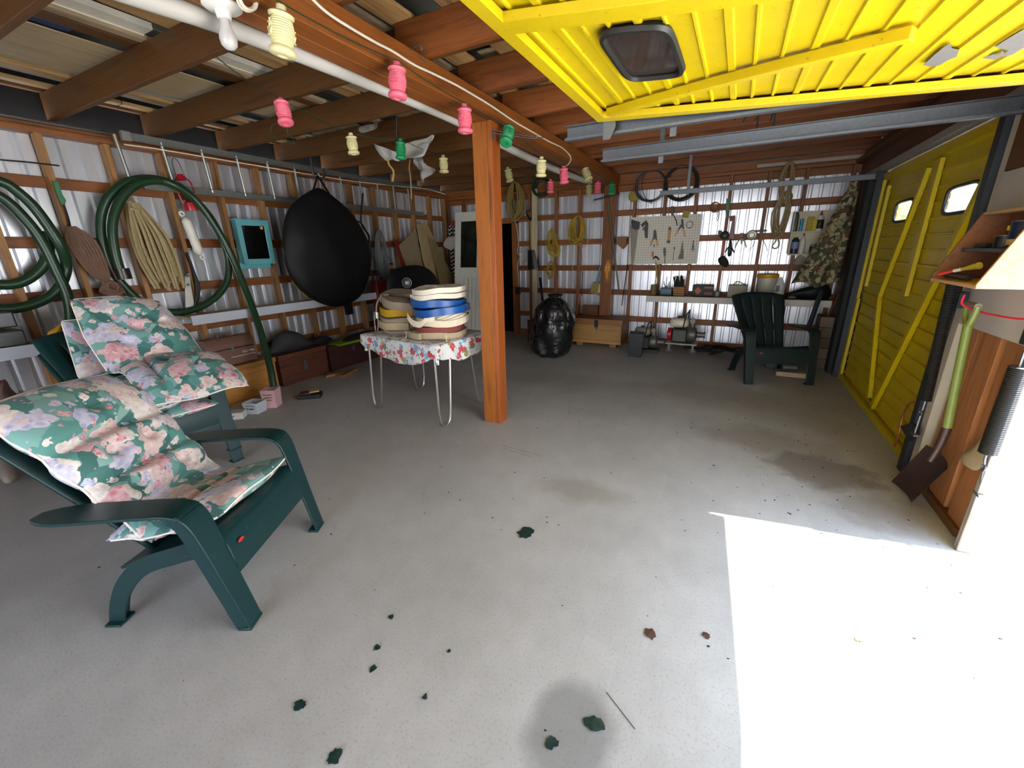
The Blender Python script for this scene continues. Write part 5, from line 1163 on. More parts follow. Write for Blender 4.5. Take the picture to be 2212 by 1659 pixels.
tool('screwdriver', 'black screwdriver hanging low in the middle of the pegboard', 'screwdriver', [('handle', [(583, 1350), (608, 1350), (614, 1400), (604, 1480), (585, 1480), (575, 1400)], .025, BKP), ('shaft', [(590, 1480), (600, 1480), (600, 1585), (590, 1585)], .006, BLK)])
tool('awl', 'thin awl hanging right of the black screwdriver', 'awl', [('shaft', [(740, 1320), (745, 1325), (720, 1540), (712, 1538)], .006, BLK), ('collar', [(726, 1345), (752, 1350), (748, 1366), (722, 1362)], .012, BLK)])
t = tool('claw_hammer', 'hammer with a red handle hanging over the girt under the pegboard', 'hammer', [('grip', [(400, 1408), (430, 1408), (428, 1490), (402, 1480)], .02, ORP)])
MB().tube(spl([WF(*c3([q])[0], .05) for q in ((420, 1520), (445, 1490), (480, 1495), (510, 1530))], 4), [.010]*4+[.016]*4+[.012]*4+[.006], 8).build('head', BLK, t)
MB().tube([WF(1416, 565, .04), WF(1421, 612, .05)], .012, 8).build('handle', WH, t)
m = MB(); z_ = WF(1370, 566, .04).z
m.tube([(WF(1425, 566, .06).x, YF-.126, z_-.02), (WF(1447, 566, .06).x, YF-.126, z_-.02)], .004, 5)
tag(m.build('wire_rack', galv()), 'small wire tool rack at the bottom of the pegboard', 'rack')
# coils, disc and ring on the girts above
tag(MB().lathe([(.0, 0), (.075, 0), (.08, .01), (.07, .02), (.02, .025), (0, .025)], frame(WF(1369, 424, .02), (1, 0, 0), (0, 0, 1)), 20).build('yellow_disc', plain('dull_yellow', '8f7c1e', .6)), 'dull yellow disc hanging above the left end of the pegboard', 'disc')
t = thing('wire_coil', 'loose coil of dark wire hanging above the pegboard, left of two', 'coil', tuple(WF(1405, 368, .03))); m = MB(); ring(m, WF(1405, 401, .05), (1, 0, 0), (0, 0, 1), .215, 5, .006, .05, 1); m.tube(spl([WF(1392, 372, .06), WF(1386, 400, .06), WF(1393, 425, .06), WF(1408, 440, .06)], 5), .006, 5); m.build('wire', BLK, t)
t = thing('wire_coil', 'thick dark coil hanging above the pegboard, right of two', 'coil', tuple(WF(1470, 366, .03))); ring(MB(), WF(1470, 395, .05), (1, 0, 0), (0, 0, 1), .22, 12, .007, .06, 2).build('wire', plain('dark_brown_cord', '2c2420', .7), t)
tag(ring(MB(), WF(1544, 447, .03), (1, 0, 0), (0, 0, 1), .06, 3, .005, .1, 2).build('twine_ring', rope('twine', '8a5a34')), 'small ring of brown twine right of the pegboard top', 'twine')
m = MB(); q = WF(1553, 447, .04)
for i in range(7): ring(m, q+Vector((.0, 0, -.03*i)), (1, 0, 0) if i % 2 else (0, 1, 0), (0, 0, 1), .016, 1, .004)
tag(m.build('steel_chain', SAWM), 'short steel chain hanging right of the twine ring', 'chain')
t = tool('machete', 'machete with a green sheath hanging on the stud right of the pegboard', 'machete', [('sheath', [(1515, 620), (1575, 605), (1560, 800), (1500, 805)], .03, plain('green_sheath', '2b6a41', .5)), ('guard', [(1505, 805), (1545, 805), (1540, 915), (1505, 915)], .03, BKP)])
t = tool('red_saw', 'red wooden saw hanging right of the machete', 'saw', [('handle', [(1555, 880), (1650, 865), (1650, 900), (1600, 950), (1570, 955)], .02, plain('red_brown_wood', '5e2c1a', .5)), ('blade', [(1600, 940), (1650, 895), (1625, 1220), (1550, 1200)], .012, plain('dark_red_paint', '6a1420', .4))])
t = tool('heavy_clamp', 'dark metal clamp bolted on the girt right of the pegboard', 'clamp', [('jaw', [(1390, 1095), (1450, 1090), (1445, 1130), (1410, 1150), (1415, 1200), (1390, 1190)], .04, BLK)])
MB().lathe([(0, 0), (.055, 0), (.06, .03), (.03, .05), (0, .05)], frame(WF(*c3([(1490, 1165)])[0], .03), (1, 0, 0), (0, 0, 1)), 18).build('wheel', plain('dark_gunmetal', '3c3a32', .4, .5), t)
t = thing('ratchet', 'bundle of dark pliers hanging under the red saw', 'pliers', tuple(WF(1572, 525, .03)))
m = MB(); m.puff([WF(*c3([q])[0], .05) for q in ((1560, 1240), (1590, 1240), (1600, 1330), (1590, 1450), (1550, 1485), (1530, 1440), (1545, 1340))], (0, -1, 0), .03, 4, 3); m.build('tool_body', BLK, t)
for sx in (1495, 1632): MB().tube(spl([WF(*c3([q])[0], .05) for q in ((1565, 1320), ((1565+sx)/2, 1360), (sx, 1420))], 3), .010, 6).build('handle', BLK, t)
t = thing('orange_handle_tool', 'orange-handled tool with a dark camouflage pouch hanging over the shelf', 'tool', tuple(WF(1560, 540, .03)))
MB().plate([WF(*c3([q])[0], .03) for q in ((1450, 1300), (1500, 1250), (1475, 1450), (1425, 1470))], (0, -.02, 0)).build('handle', plain('orange_red_paint', '9c3a1e', .5), t)
MB().puff([WF(*c3([q])[0], .05) for q in ((1400, 1500), (1480, 1470), (1540, 1540), (1550, 1610), (1500, 1640), (1420, 1600), (1390, 1550))], (0, -1, 0), .07, 5, 3).build('pouch', plain('dark_camouflage', '25231a', .8, 0, .5, 20), t, ang=80)
t = thing('gear_puller', 'pale three-legged metal puller hanging on the girt', 'puller', tuple(WF(1601, 515, .03)))
MB().box(WF(1597, 513, .03), WF(1606, 503, .06)).build('head', BKP, t)
for a, b, c in (((1725, 1210), (1680, 1270), (1645, 1350)), ((1735, 1210), (1740, 1280), (1735, 1300)), ((1745, 1210), (1790, 1270), (1812, 1350))): MB().tube(spl([WF(*c3([q])[0], .05) for q in (a, b, c)], 4), .009, 6).build('leg', plain('pale_metal', 'b7a994', .4, .4), t)
t = thing('pulley_wheel', 'round metal pulley wheel hanging on the girt beside the stud', 'wheel', tuple(WF(1624, 508, .02)))
MB().lathe([(0, .02), (.03, .02), (.04, .01), (.055, .012), (.065, .025), (.07, .02), (.07, 0), (0, 0)], frame(WF(1624, 508, .03), (1, 0, 0), (0, 0, 1)), 24).build('rim', plain('pulley_metal', '8c857a', .35, .7), t)
for i, (a, b) in enumerate((((1632, 520), (1615, 544)), ((1645, 515), (1658, 543)))):
    tag(MB().tube(spl([WF(*a, .03), WF((a[0]+b[0])/2+2, (a[1]+b[1])/2, .04), WF(*b, .03)], 3), .004, 5).build('bent_wire', BLK), ['thin bent wire hanging left of the stud by the pulley wheel', 'thin bent wire hanging right of the stud by the pulley wheel'][i], 'wire')
tag(MB().box(WF(1633, 501, .02), WF(1657, 496, .06)).build('dark_bracket', BLK, bevel=.002), 'dark flat bracket on the stud above the girt', 'bracket')
t, p = hk_thing('rope_hank', 'long beige rope hank tied at its middle hanging on the far wall near the corner', 'rope', 1706, 351, .95, .22, 12, .009, rope('sandy_rope', '96835c'), 21, .45, .05)
m = MB(); m.tube(spl([WF(x, y, .06) for x, y in ((1683, 460), (1680, 500), (1676, 520), (1668, 532), (1674, 537), (1682, 532), (1682, 520), (1677, 505))], 5), .009, 6); m.build('noose', rope('sandy_rope', '96835c'), t)
m = MB(); ring(m, WF(1699, 426, .07), (1, 0, 0), (0, .3, 1), .06, 5, .009, .15, 8); m.build('binding', rope('sandy_rope', '96835c'), t)
# ---------------- small wall shelf of bottles
K4 = 350/2074
def c4(x, y): return 1550+x*K4, 340+y*K4
Ys = YF-.24
a = atY(*c4(975, 690), Ys); b = atY(*c4(905, 1235), Ys); zmid = atY(*c4(955, 950), Ys).z; xl, xr = (a.x+b.x)/2, 1.12
t = thing('bottle_shelf', 'small pale two-tier wall shelf of bottles by the camouflage cover', 'shelf', ((xl+xr)/2, Ys, b.z))
SH = plain('cream_shelf_paint', 'c4ba9c', .6)
MB().box((xl, YF-.118, b.z), (xr, YF-.112, a.z)).build('back', SH, t)
MB().box((xl, Ys, b.z), (xl+.018, YF-.12, a.z)).build('side', SH, t); MB().box((xr-.018, Ys, b.z), (xr, YF-.12, a.z)).build('side', SH, t)
for z in (b.z, zmid): MB().box((xl+.019, Ys, z-.018), (xr-.019, YF-.12, z)).build('tier', SH, t)
def bottle(name, label, x0, x1, ytop, tier, prof, m, Y=YF-.18, capm=None, capn=0, lab=None, cat='bottle', pc=c4, flat=1):
    z0 = tier+.0015; cx = (atY(*pc((x0+x1)/2, ytop), Y)).x; r = abs(atY(*pc(x1, ytop), Y).x-atY(*pc(x0, ytop), Y).x)/2; h_ = atY(*pc((x0+x1)/2, ytop), Y).z-z0
    t = thing(name, label, cat, (cx, Y, z0)); M = Matrix.Translation((cx, Y, z0)) @ Matrix.Diagonal((1, flat, 1, 1)); P_ = [(q*r, z*h_) for q, z in prof]
    if capn: MB().lathe(P_[:-capn], M, 16).build('body', m, t); MB().lathe(P_[-capn-1:], M, 16).build('cap', capm, t)
    else: MB().lathe(P_, M, 16).build('body', m, t)
    if lab: MB().lathe([(lab[0]*r*1.01, lab[1]*h_), (lab[0]*r*1.03, lab[1]*h_+.001), (lab[0]*r*1.03, lab[2]*h_-.001), (lab[0]*r*1.01, lab[2]*h_)], M, 16, cap=False).build('label_band', lab[3], t)
    return t
CAN = [(0, 0), (.95, 0), (1, .03), (1, .82), (.8, .88), (.6, .9), (.6, .99), (0, 1)]
JUG = [(0, 0), (.9, 0), (1, .05), (1, .55), (.85, .70), (.45, .84), (.28, .88), (.30, .9), (.30, .99), (0, 1)]
TIP = [(0, 0), (.95, 0), (1, .04), (1, .6), (.75, .72), (.42, .78), (.38, .8), (.12, .98), (0, 1)]
BOT = [(0, 0), (.95, 0), (1, .04), (1, .55), (.7, .72), (.35, .8), (.33, .85), (.35, .86), (.33, .98), (0, 1)]
BL = plain('black_label', '1a1a1c', .5); WB = plain('white_bottle', 'd0cbc0', .4); GYC = plain('grey_green_can', '4b5048', .4); BLC = plain('blue_can', '1c2a4a', .4); REDC = plain('red_cap', 'a02c22', .4)
bottle('spray_can', 'grey-green spray can on the upper tier of the bottle shelf', 985, 1058, 700, zmid, CAN, GYC, capm=BKP, capn=3)
bottle('cyan_tube', 'bright cyan tube on the upper tier of the bottle shelf', 1062, 1108, 785, zmid, [(0, 0), (1, 0), (1, .95), (0, 1)], plain('cyan_plastic', '1b8fae', .3), cat='tube')
p0, p1 = atY(*c4(1160, 765), YF-.17), atY(*c4(1212, 945), YF-.17)
tag(MB().box((p0.x, YF-.19, zmid+.001), (p1.x, YF-.14, p0.z)).build('yellow_box', plain('yellow_card', 'a08a14', .6), bevel=.002), 'dull yellow box on the upper tier of the bottle shelf, left of two', 'box')
p0, p1 = atY(*c4(1222, 800), YF-.17), atY(*c4(1284, 945), YF-.17)
tag(MB().box((p0.x, YF-.20, zmid+.001), (p1.x, YF-.15, p0.z)).build('yellow_box', plain('bright_yellow_card', 'bda714', .6), bevel=.002), 'brighter yellow box on the upper tier of the bottle shelf, right of two', 'box')
bottle('squeeze_bottle', 'white squeeze bottle with a red tip on the upper shelf tier', 1295, 1388, 680, zmid, TIP, WB, capm=REDC, capn=3, lab=(1, .1, .55, BL))
bottle('white_jug', 'white jug with a black label on the upper shelf tier', 1430, 1592, 700, zmid, JUG, WB, lab=(1, .06, .42, BL), cat='jug', flat=.5)
bottle('spray_can', 'blue spray can on the lower tier of the bottle shelf', 962, 1055, 1020, b.z, CAN, BLC, capm=BKP, capn=3, lab=(1, .3, .7, plain('blue_white_label', '7f87a8', .5)))
bottle('white_bottle', 'white bottle with a red cap on the lower tier of the bottle shelf', 1072, 1150, 970, b.z, BOT, WB, capm=REDC, capn=2)
bottle('round_tin', 'low round tin on the lower tier of the bottle shelf', 1185, 1335, 1110, b.z, [(0, 0), (.95, 0), (1, .05), (1, .85), (.96, 1), (0, 1)], plain('tin_metal', '8e8b88', .4, .5), lab=(1, .15, .75, BLC), cat='tin', flat=.5)
bottle('white_jug', 'white jug with a dark label on the lower shelf tier', 1350, 1490, 980, b.z, JUG, WB, lab=(1, .06, .36, BL), cat='jug', flat=.5)
p0, p1 = WF(*c4(988, 1300), .0), WF(*c4(1128, 1370), .0); ap = WF(*c4(1060, 1245), .0)
tag(MB().plate([Vector((p0.x, YF-.13, p1.z)), Vector((p1.x, YF-.13, p1.z)), Vector((p1.x, YF-.13, p0.z)), Vector((ap.x, YF-.13, ap.z)), Vector((p0.x, YF-.13, p0.z))], (0, -.06, 0)).build('house_shaped_box', plain('faded_card', '8d857a', .8), bevel=.003), 'small gable-shaped card box on the girt under the bottle shelf', 'box')
# ---------------- long shelf with clutter
zsf = atY(1600, 645, YF-.50).z
t = thing('wall_shelf', 'long shelf with a white front edge along the far wall', 'shelf', (0, YF-.3, zsf))
xa = atY(1398, 639, YF-.5).x
MB().box((xa, YF-.49, zsf-.022), (1.18, YF-.115, zsf)).build('board', wdark('X'), t)
MB().box((xa, YF-.51, zsf-.085), (1.18, YF-.49, zsf+.004)).build('fascia', plain('dull_white_fascia', 'bcb7aa', .6), t, bevel=.002)
for x in (xa+.15, -.1, .95): MB().box((x, YF-.48, zsf-.07), (x+.04, YF-.115, zsf-.023)).build('bracket', wframe('Y'), t)
K5 = 500/2212
def c5(x, y): return 1350+x*K5, 540+y*K5
Yc = YF-.32
def sbox(name, label, cat, x0, x1, yt, m, d=.14, bevel=.004, Y=Yc):
    a, b = atY(*c5(x0, yt), Y), atY(*c5(x1, yt), Y)
    return tag(MB().box((a.x, Y, zsf+.001), (b.x, Y+d, (a.z+b.z)/2)).build(name, m, bevel=bevel), label, cat)
bottle('tan_jar', 'tan cylindrical jar at the left end of the long shelf', 248, 308, 330, zsf, [(0, 0), (1, 0), (1, .9), (.9, 1), (0, 1)], plain('tan_jar', '6f5a34', .6), Yc, cat='jar', pc=c5)
t = sbox('blue_black_box', 'black and blue box on the long shelf beside the tan jar', 'box', 338, 450, 362, BKP)
a, b_ = atY(*c5(348, 375), Yc-.002), atY(*c5(438, 415), Yc-.002); MB().box((a.x, Yc-.003, b_.z), (b_.x, Yc-.001, a.z)).build('label', plain('blue_label', '3d6f80', .5), t)
m = MB(); q = atY(*c5(392, 360), Yc+.05)
for dx, h_ in ((-.03, .10), (0, .17), (.035, .09)): m.tube(spl([q+Vector((0, 0, 0)), q+Vector((dx, 0, h_*.5)), q+Vector((dx*1.2, 0, h_))], 3), .006, 5)
tag(m.build('metal_hooks', BLK), 'black branching metal hook standing in the blue and black box', 'hook')
SLT = plain('slatted_wood', 'a0703c', .7)
t = thing('wooden_basket', 'small slatted wooden box with dark stuff on the long shelf', 'box', tuple(atY(*c5(515, 430), Yc)))
a, b_ = atY(*c5(467, 352), Yc), atY(*c5(572, 352), Yc)
for i in range(4): z = zsf+.002+i*(a.z-zsf)/4; MB().box((a.x, Yc, z), (b_.x, Yc+.14, z+(a.z-zsf)/4-.006)).build('slat', SLT, t)
m = MB(); rd = random.Random(9)
for i in range(26): q = Vector((rd.uniform(a.x, b_.x), Yc+rd.uniform(.02, .12), a.z)); m.tube([q, q+Vector((rd.uniform(-.05, .05), 0, rd.uniform(.06, .17)))], .010, 5)
m.build('dark_tools', plain('dark_olive', '1e2016', .7), t)
t = sbox('marked_box', 'dark box with an orange diamond mark on the long shelf', 'box', 648, 850, 335, plain('dark_slate_card', '3c3936', .7))
q = atY(*c5(697, 390), Yc-.002); MB().plate([q+Vector((dx, 0, dz)) for dx, dz in ((0, .06), (.052, 0), (0, -.06), (-.052, 0))], (0, -.002, 0)).build('diamond_mark', plain('orange_mark', 'a0603c', .6), t)
q = atY(*c5(795, 360), Yc-.002); MB().box((q.x-.05, Yc-.003, q.z-.012), (q.x+.07, Yc-.001, q.z+.012)).build('orange_stripe', plain('orange_mark', 'a0603c', .6), t)
q = atY(*c5(795, 415), Yc-.002); MB().box((q.x-.05, Yc-.003, q.z-.02), (q.x+.06, Yc-.001, q.z+.015)).build('red_stripe', plain('dull_red_mark', '7d4040', .6), t)
bottle('scuffed_can', 'small scuffed can between the marked box and the beige box', 848, 918, 385, zsf, CAN[:5]+[(0, .9)], plain('scuffed_metal', '6d7568', .5, .3, .5, 30), Yc, cat='can', pc=c5)
t = sbox('beige_box', 'beige box with a looped cord on the long shelf', 'box', 990, 1175, 337, plain('beige_card', 'a59c88', .7))
MB().tube(spl([atY(*c5(x, y), Yc+.05) for x, y in ((1040, 335), (1060, 305), (1100, 305), (1130, 325), (1160, 335))], 4), .006, 5).build('cord', RUB, t)
t = bottle('yellow_lid_bucket', 'translucent bucket with a yellow lid on the long shelf', 1262, 1465, 262, zsf, [(0, 0), (.8, 0), (.86, .04), (.97, .95), (.97, 1), (0, 1)], plain('cloudy_plastic', 'b0ab9c', .4), Yc+.02, cat='bucket', pc=c5)
ld_ = atY(*c5(1365, 262), Yc+.02); r_ = abs(atY(*c5(1468, 262), Yc).x-atY(*c5(1260, 262), Yc).x)/2
MB().lathe([(0, 0), (r_, 0), (r_*1.02, .004), (r_*1.02, .05), (r_*.97, .055), (0, .055)], Matrix.Translation((ld_.x, ld_.y, ld_.z-.005)), 24).build('lid', YP, t)
t = bottle('white_jug', 'white jug standing right of the yellow-lidded bucket', 1440, 1548, 262, zsf, [(0, 0), (.9, 0), (1, .04), (1, .55), (.5, .85), (.25, .93), (.25, 1), (0, 1)], plain('white_plastic', 'cfcfcc', .4), Yc, cat='jug', pc=c5)
q = atY(*c5(1450, 360), Yc-.06); MB().box((q.x-.01, Yc-.085, q.z-.05), (q.x+.035, Yc-.06, q.z+.03)).build('blue_label', BLC, t)
tag(MB().puff([atZ(*c5(x, y), zsf+.02) for x, y in ((1540, 440), (1590, 428), (1645, 435), (1640, 455), (1580, 462))], (0, 0, 1), .03, 4, 3).build('cream_sponge', plain('cream_sponge', 'a89a70', .8), ang=80), 'cream sponge lying on the long shelf right of the jug', 'sponge')
m = MB(); m.puff([Vector((x, YF-.3, z)) for x, z in ((.62, zsf+.01), (.75, zsf+.10), (.95, zsf+.17), (1.12, zsf+.2), (1.16, zsf+.01))], (0, -1, .1), .12, 5, 4, back=1)
tag(m.build('black_bundle', plain('black_nylon', '0d0d0f', .6), ang=80), 'black nylon bundle on the right end of the long shelf', 'bundle')
# ---------------- pumps and bin
def pump(label, x, y, red, sc=1.0, cart=False):
    t = thing('water_pump', label, 'pump', (0, 0, 0)); z0 = .13 if cart else .03
    GM = plain('cast_metal', '6b6862', .5, .6, .2, 20); DKM = plain('dark_engine', '2a2926', .5, .3)
    MB().box((-.13, -.10, z0+.03), (.06, .10, z0+.21)).build('engine', DKM, t, bevel=.012)
    m = MB()
    for i in range(7): m.box((-.11, -.108, z0+.05+.02*i), (.04, -.10, z0+.057+.02*i))
    m.build('cooling_fins', GM, t)
    MB().lathe([(0, 0), (.085, 0), (.09, .01), (.085, .05), (.05, .06), (0, .06)], Matrix.Translation((-.14, 0, z0+.12)) @ Matrix.Rotation(-R(90), 4, 'Y'), 20).build('recoil_cover', plain('pump_red', 'a01424', .35) if red else DKM, t)
    MB().puff([Vector((xx, 0, zz)) for xx, zz in ((-.17, z0+.23), (-.17, z0+.32), (-.13, z0+.345), (.03, z0+.345), (.06, z0+.31), (.05, z0+.235), (-.05, z0+.22))], (0, -1, 0), .10, 6, 4, back=1, pw=.3).build('fuel_tank', plain('cream_tank', 'd6ccb4', .4) if red else plain('dull_tank', '8d8776', .5), t, ang=80)
    MB().cyl((-.06, 0, z0+.34), (-.06, 0, z0+.37), .028, 14).build('fuel_cap', DKM, t)
    Mx = Matrix.Translation((.06, 0, z0+.13)) @ Matrix.Rotation(R(90), 4, 'Y')
    MB().lathe([(0, 0), (.09, 0), (.10, .02), (.105, .06), (.09, .10), (.04, .12), (.035, .2), (.045, .2), (.045, .22), (0, .22)], Mx, 22).build('pump_housing', GM, t)
    m = MB(); m.cyl((.11, 0, z0+.20), (.11, 0, z0+.33), .035, 14); m.cyl((.11, -.045, z0+.31), (.11, .03, z0+.31), .035, 14); m.build('outlet', GM, t)
    m = MB(); m.tube(spl([(.0, -.1, z0+.21), (.03, -.10, z0+.40), (.05, -.08, z0+.43), (.05, .08, z0+.43), (.03, .1, z0+.21)], 4), .009, 6); m.build('carry_frame', BLK, t)
    MB().box((-.2, -.13, z0), (.2, .13, z0+.022)).build('base_plate', DKM if not cart else plain('pale_steel_edge', '8d8578', .5, .5), t, bevel=.003)
    if cart:
        for xx in (-.15, .15):
            for yy in (-.1, .1):
                w_ = MB(); w_.tube([(xx, yy-.016, .045), (xx, yy+.016, .045)], .045, 16); wh = w_.build('wheel', plain('caster_rubber', '35322c', .6), t); MB().box((xx-.012, yy-.024, .04), (xx+.012, yy+.024, z0+.001)).build('caster_fork', GM, t)
    else:
        for yy in (-.11, .11): MB().box((-.2, yy-.012, 0), (.2, yy+.012, z0)).build('skid', DKM, t)
    for ch in t.children: pass
    t.scale = (sc, sc, sc); t.location = (x, y, 0); return t
pump('water pump with a red starter cover on a wheeled dolly under the far shelf', -.58, 6.72, True, 1.12, True)
pump('dull grey water pump on the floor behind the black bin', -1.10, 6.62, False, 1.0, False)
t = thing('black_bin', 'small square black bin on the floor beside the grey water pump', 'bin', (-1.17, 6.2, 0)); M = Matrix.Translation((-1.17, 6.24, 0)) @ Matrix.Rotation(.1, 4, 'Z')
mb = MB(); o = [M @ Vector((sx*q*.105, sy*q*.10, z)) for z, q in ((0, .82), (.36, 1)) for sx, sy in ((-1, -1), (1, -1), (1, 1), (-1, 1))]; i_ = [M @ Vector((sx*q*.098, sy*q*.093, z)) for z, q in ((.02, .82), (.36, 1)) for sx, sy in ((-1, -1), (1, -1), (1, 1), (-1, 1))]
mb.add(o+i_, [(3, 2, 1, 0)]+[(j, (j+1) % 4, 4+(j+1) % 4, 4+j) for j in range(4)]+[(8, 9, 10, 11)]+[(8+j, 12+j, 12+(j+1) % 4, 8+(j+1) % 4) for j in range(4)]+[(4+j, 4+(j+1) % 4, 12+(j+1) % 4, 12+j) for j in range(4)]); mb.build('body', BKP, t, bevel=.004)
m = MB(); rd = random.Random(3)
for i in range(16):
    a = rd.uniform(0, 3.1); p = Vector((-.1+rd.uniform(-.25, .25), 6.8+rd.uniform(-.1, .1), .04)); m.tube(spl([p+Vector((rd.uniform(-.25, .25), rd.uniform(-.12, .12), rd.uniform(-.02, .08))) for _ in range(5)], 4), .012, 5)
tag(m.build('dark_cord_heap', plain('dark_cord', '1d1512', .8)), 'heap of dark cord on the floor left of the far green chair', 'cord')
t = thing('grease_gun', 'silver cylinder lying on wood under the far green chair', 'cylinder', (.72, 6.3, 0)); q0, q1 = atZ(1688, 792, .1), atZ(1722, 794, .1)
MB().tube([q0, q0.lerp(q1, .06), q0.lerp(q1, .94), q1], [.025, .045, .045, .025], 16).build('body', galv(), t)
MB().box((q0.x-.05, q0.y-.08, 0), (q1.x+.12, q0.y+.08, .053)).build('wood_block', wgrey('X'), t)
tag(MB().box((.52, 6.25, 0), (.66, 6.4, .2)).build('small_dark_box', BKP, bevel=.004), 'small dark box on the floor left of the silver cylinder', 'box')
# ---------------- corner: camouflage cover, cartons, poles
CAM = NT('camouflage_cloth'); _v = CAM.obj(); _n = CAM.n('ShaderNodeTexNoise', Scale=11.0, Detail=2.0); CAM.l(_v, _n.inputs['Vector'])
_a = CAM.n('ShaderNodeVectorMath', _operation='MULTIPLY_ADD'); CAM.l(_n.outputs['Color'], _a.inputs[0]); _a.inputs[1].default_value = (.12, .12, .12); CAM.l(_v, _a.inputs[2])
_o = CAM.n('ShaderNodeTexVoronoi', Scale=19.0); CAM.l(_a.outputs[0], _o.inputs['Vector'])
_c = CAM.ramp(_o.outputs['Color'], [(0, '8f8462'), (.3, '3f4a34'), (.45, '9a8f6e'), (.62, '5f3f2c'), (.7, '8f8462'), (.85, '2e3628')], 'CONSTANT')
_e = CAM.n('ShaderNodeTexVoronoi', Scale=19.0, _feature='DISTANCE_TO_EDGE'); CAM.l(_a.outputs[0], _e.inputs['Vector'])
CAM.col(CAM.mix(CAM.ramp(_e.outputs['Distance'], [(.03, 'ffffff'), (.06, '000000')]), _c, lin('39331f'))); CAM.b.inputs['Roughness'].default_value = .85; CAM = CAM.m
t = thing('camouflage_cover', 'tall camouflage cloth cover hanging in the far right corner', 'cover', (1.15, 6.6, 1.0))
def cam_s(u, v):
    zt_, zb_ = 2.28, 1.06; z = zt_+(zb_-zt_)*v; L = 1.10-.42*v**1.1; Rr = 1.185
    x = L+(Rr-L)*u; return Vector((x, 6.62-.10*math.sin(u*math.pi)*(.3+v)+.025*math.sin(u*16+v*3)*v, z+.03*math.sin(u*9)*v))
MB().grid(cam_s, 40, 30, (0, .01, 0)).build('cloth', CAM, t, ang=80)
CBX = plain('old_carton', '5a4a3c', .8)
for i in range(5):
    tag(MB().box((1.05, 6.45, .001+.135*i), (1.215-.01*(i % 2), 6.75, .131+.135*i)).build('carton', plain('old_carton_%d' % (i % 3), ('5a4a3c', '6a5a4a', '4f3c30')[i % 3], .8), bevel=.003), ['lowest', 'second lowest', 'middle', 'second from top', 'topmost'][i]+' brown carton of the stack in the far right corner', 'carton', 'cartons stacked in the far right corner')
m = MB().tube([atY(1775, 628, 6.55), atY(1745, 712, 6.4)], .028, 8); tag(m.build('dark_pole', plain('dark_blue_pole', '1c2a2e', .4)), 'dark pole leaning behind the far green chair toward the shelf', 'pole')
tag(MB().tube([atY(1815, 630, 6.7), atY(1765, 730, 6.4)], .012, 8).build('broomstick', wdark('Z')), 'thin wooden handle leaning in the far right corner', 'handle')
tag(MB().box((1.19, 6.24, 0), (1.23, 6.44, 2.25)).build('black_curtain_strip', plain('black_strip', '0f1214', .7)), 'tall black strip standing between the camouflage cover and the closed door', 'strip')
# ================================================================== STRING LANTERNS
LC = {'c': plain('cream_lantern', 'd8cf9a', .5, 0, .08, 20), 'p': plain('pink_lantern', 'e2677b', .45, 0, .08, 20), 'g': plain('green_lantern', '1f8a52', .45, 0, .08, 20), 'd': plain('dull_cream_lantern', 'a8a06c', .5, 0, .08, 20)}
LN = {'c': 'cream', 'p': 'pink', 'g': 'green', 'd': 'dull cream'}
def lantern_proto(k):
    t = thing('barrel_lantern', '', 'lantern', (0, 0, 0), 'plastic barrel lanterns on the light strings')
    n = 22; body = [(.040, -.034)]
    for i in range(n+1):
        f = i/n; r = .036+.011*math.sin(f*math.pi)**.8; body.append((r-(.0032 if i % 2 else 0), -.036-.094*f))
    M = Matrix.Identity(4)
    MB().lathe([(0, 0), (.014, 0), (.018, -.004), (.018, -.022), (.024, -.025), (.040, -.028), (.047, -.034), (.046, -.040), (.040, -.046)]+[(r, z-.008) for r, z in body]+[(.040, -.140), (.049, -.148), (.050, -.158), (.046, -.166), (.034, -.170), (.020, -.170), (.018, -.15), (0, -.145)], M, 28).build('shade', LC[k], t, ang=50)
    for s in range(2):           # raised character strokes on two sides
        m = MB()
        for x, z, w_, h_, a in ((0, -.075, .024, .004, .2), (0, -.075, .004, .03, .1), (-.008, -.098, .004, .022, -.5), (.009, -.1, .004, .024, .6), (0, -.112, .026, .004, -.15), (.0, -.092, .018, .004, .3)):
            M2 = Matrix.Rotation(math.pi*s+.35, 4, 'Z') @ Matrix.Translation((x, -.047, z)) @ Matrix.Rotation(a, 4, 'Y'); m.box((-w_/2, -.003, -h_/2), (w_/2, .003, h_/2), M2)
        m.build('raised_character', LC[k], t)
    return t
prot = {}
SA = [('c', 607, 10, -1.70), ('p', 857, 133, -1.70), ('p', 1003, 224, -1.70), ('g', 1101, 272, -1.70), ('c', 1170, 338, -1.70), ('p', 1217, 358, -1.70), ('d', 1262, 361, -1.70), ('g', 1322, 393, -1.72)]
SB = [('p', 605, 212, 2.15), ('c', 757, 287, 3.0), ('g', 865, 299, 3.3), ('c', 957, 335, 4.0), ('d', 1096, 361, 5.0), ('p', 1189, 387, 5.6), ('d', 1272, 396, 6.3), ('p', 1292, 390, 6.5)]
labs = ['largest cream barrel lantern under the main beam, beside the light bulb', 'largest pink barrel lantern, under the main beam in front of the white pipe', 'pink barrel lantern just left of the top of the timber post', 'green barrel lantern just right of the top of the timber post, showing its hole', 'cream barrel lantern right of the timber post, first after the green one', 'bright pink barrel lantern below the end of the cream cable', 'tilted dull cream barrel lantern against the end of the white pipe', 'last green barrel lantern, against the wall post',
        'leftmost pink barrel lantern, hanging under a joist with loose strings', 'cream barrel lantern left of the torn plastic at the ceiling', 'green barrel lantern in front of the torn plastic', 'cream barrel lantern just left of the timber post beyond the torn plastic', 'small dull cream barrel lantern right of the timber post near the rope hank', 'small pink barrel lantern farther back, left of the bright pink one', 'small dull cream barrel lantern low, between two pink ones', 'small pink barrel lantern next to the last green one']
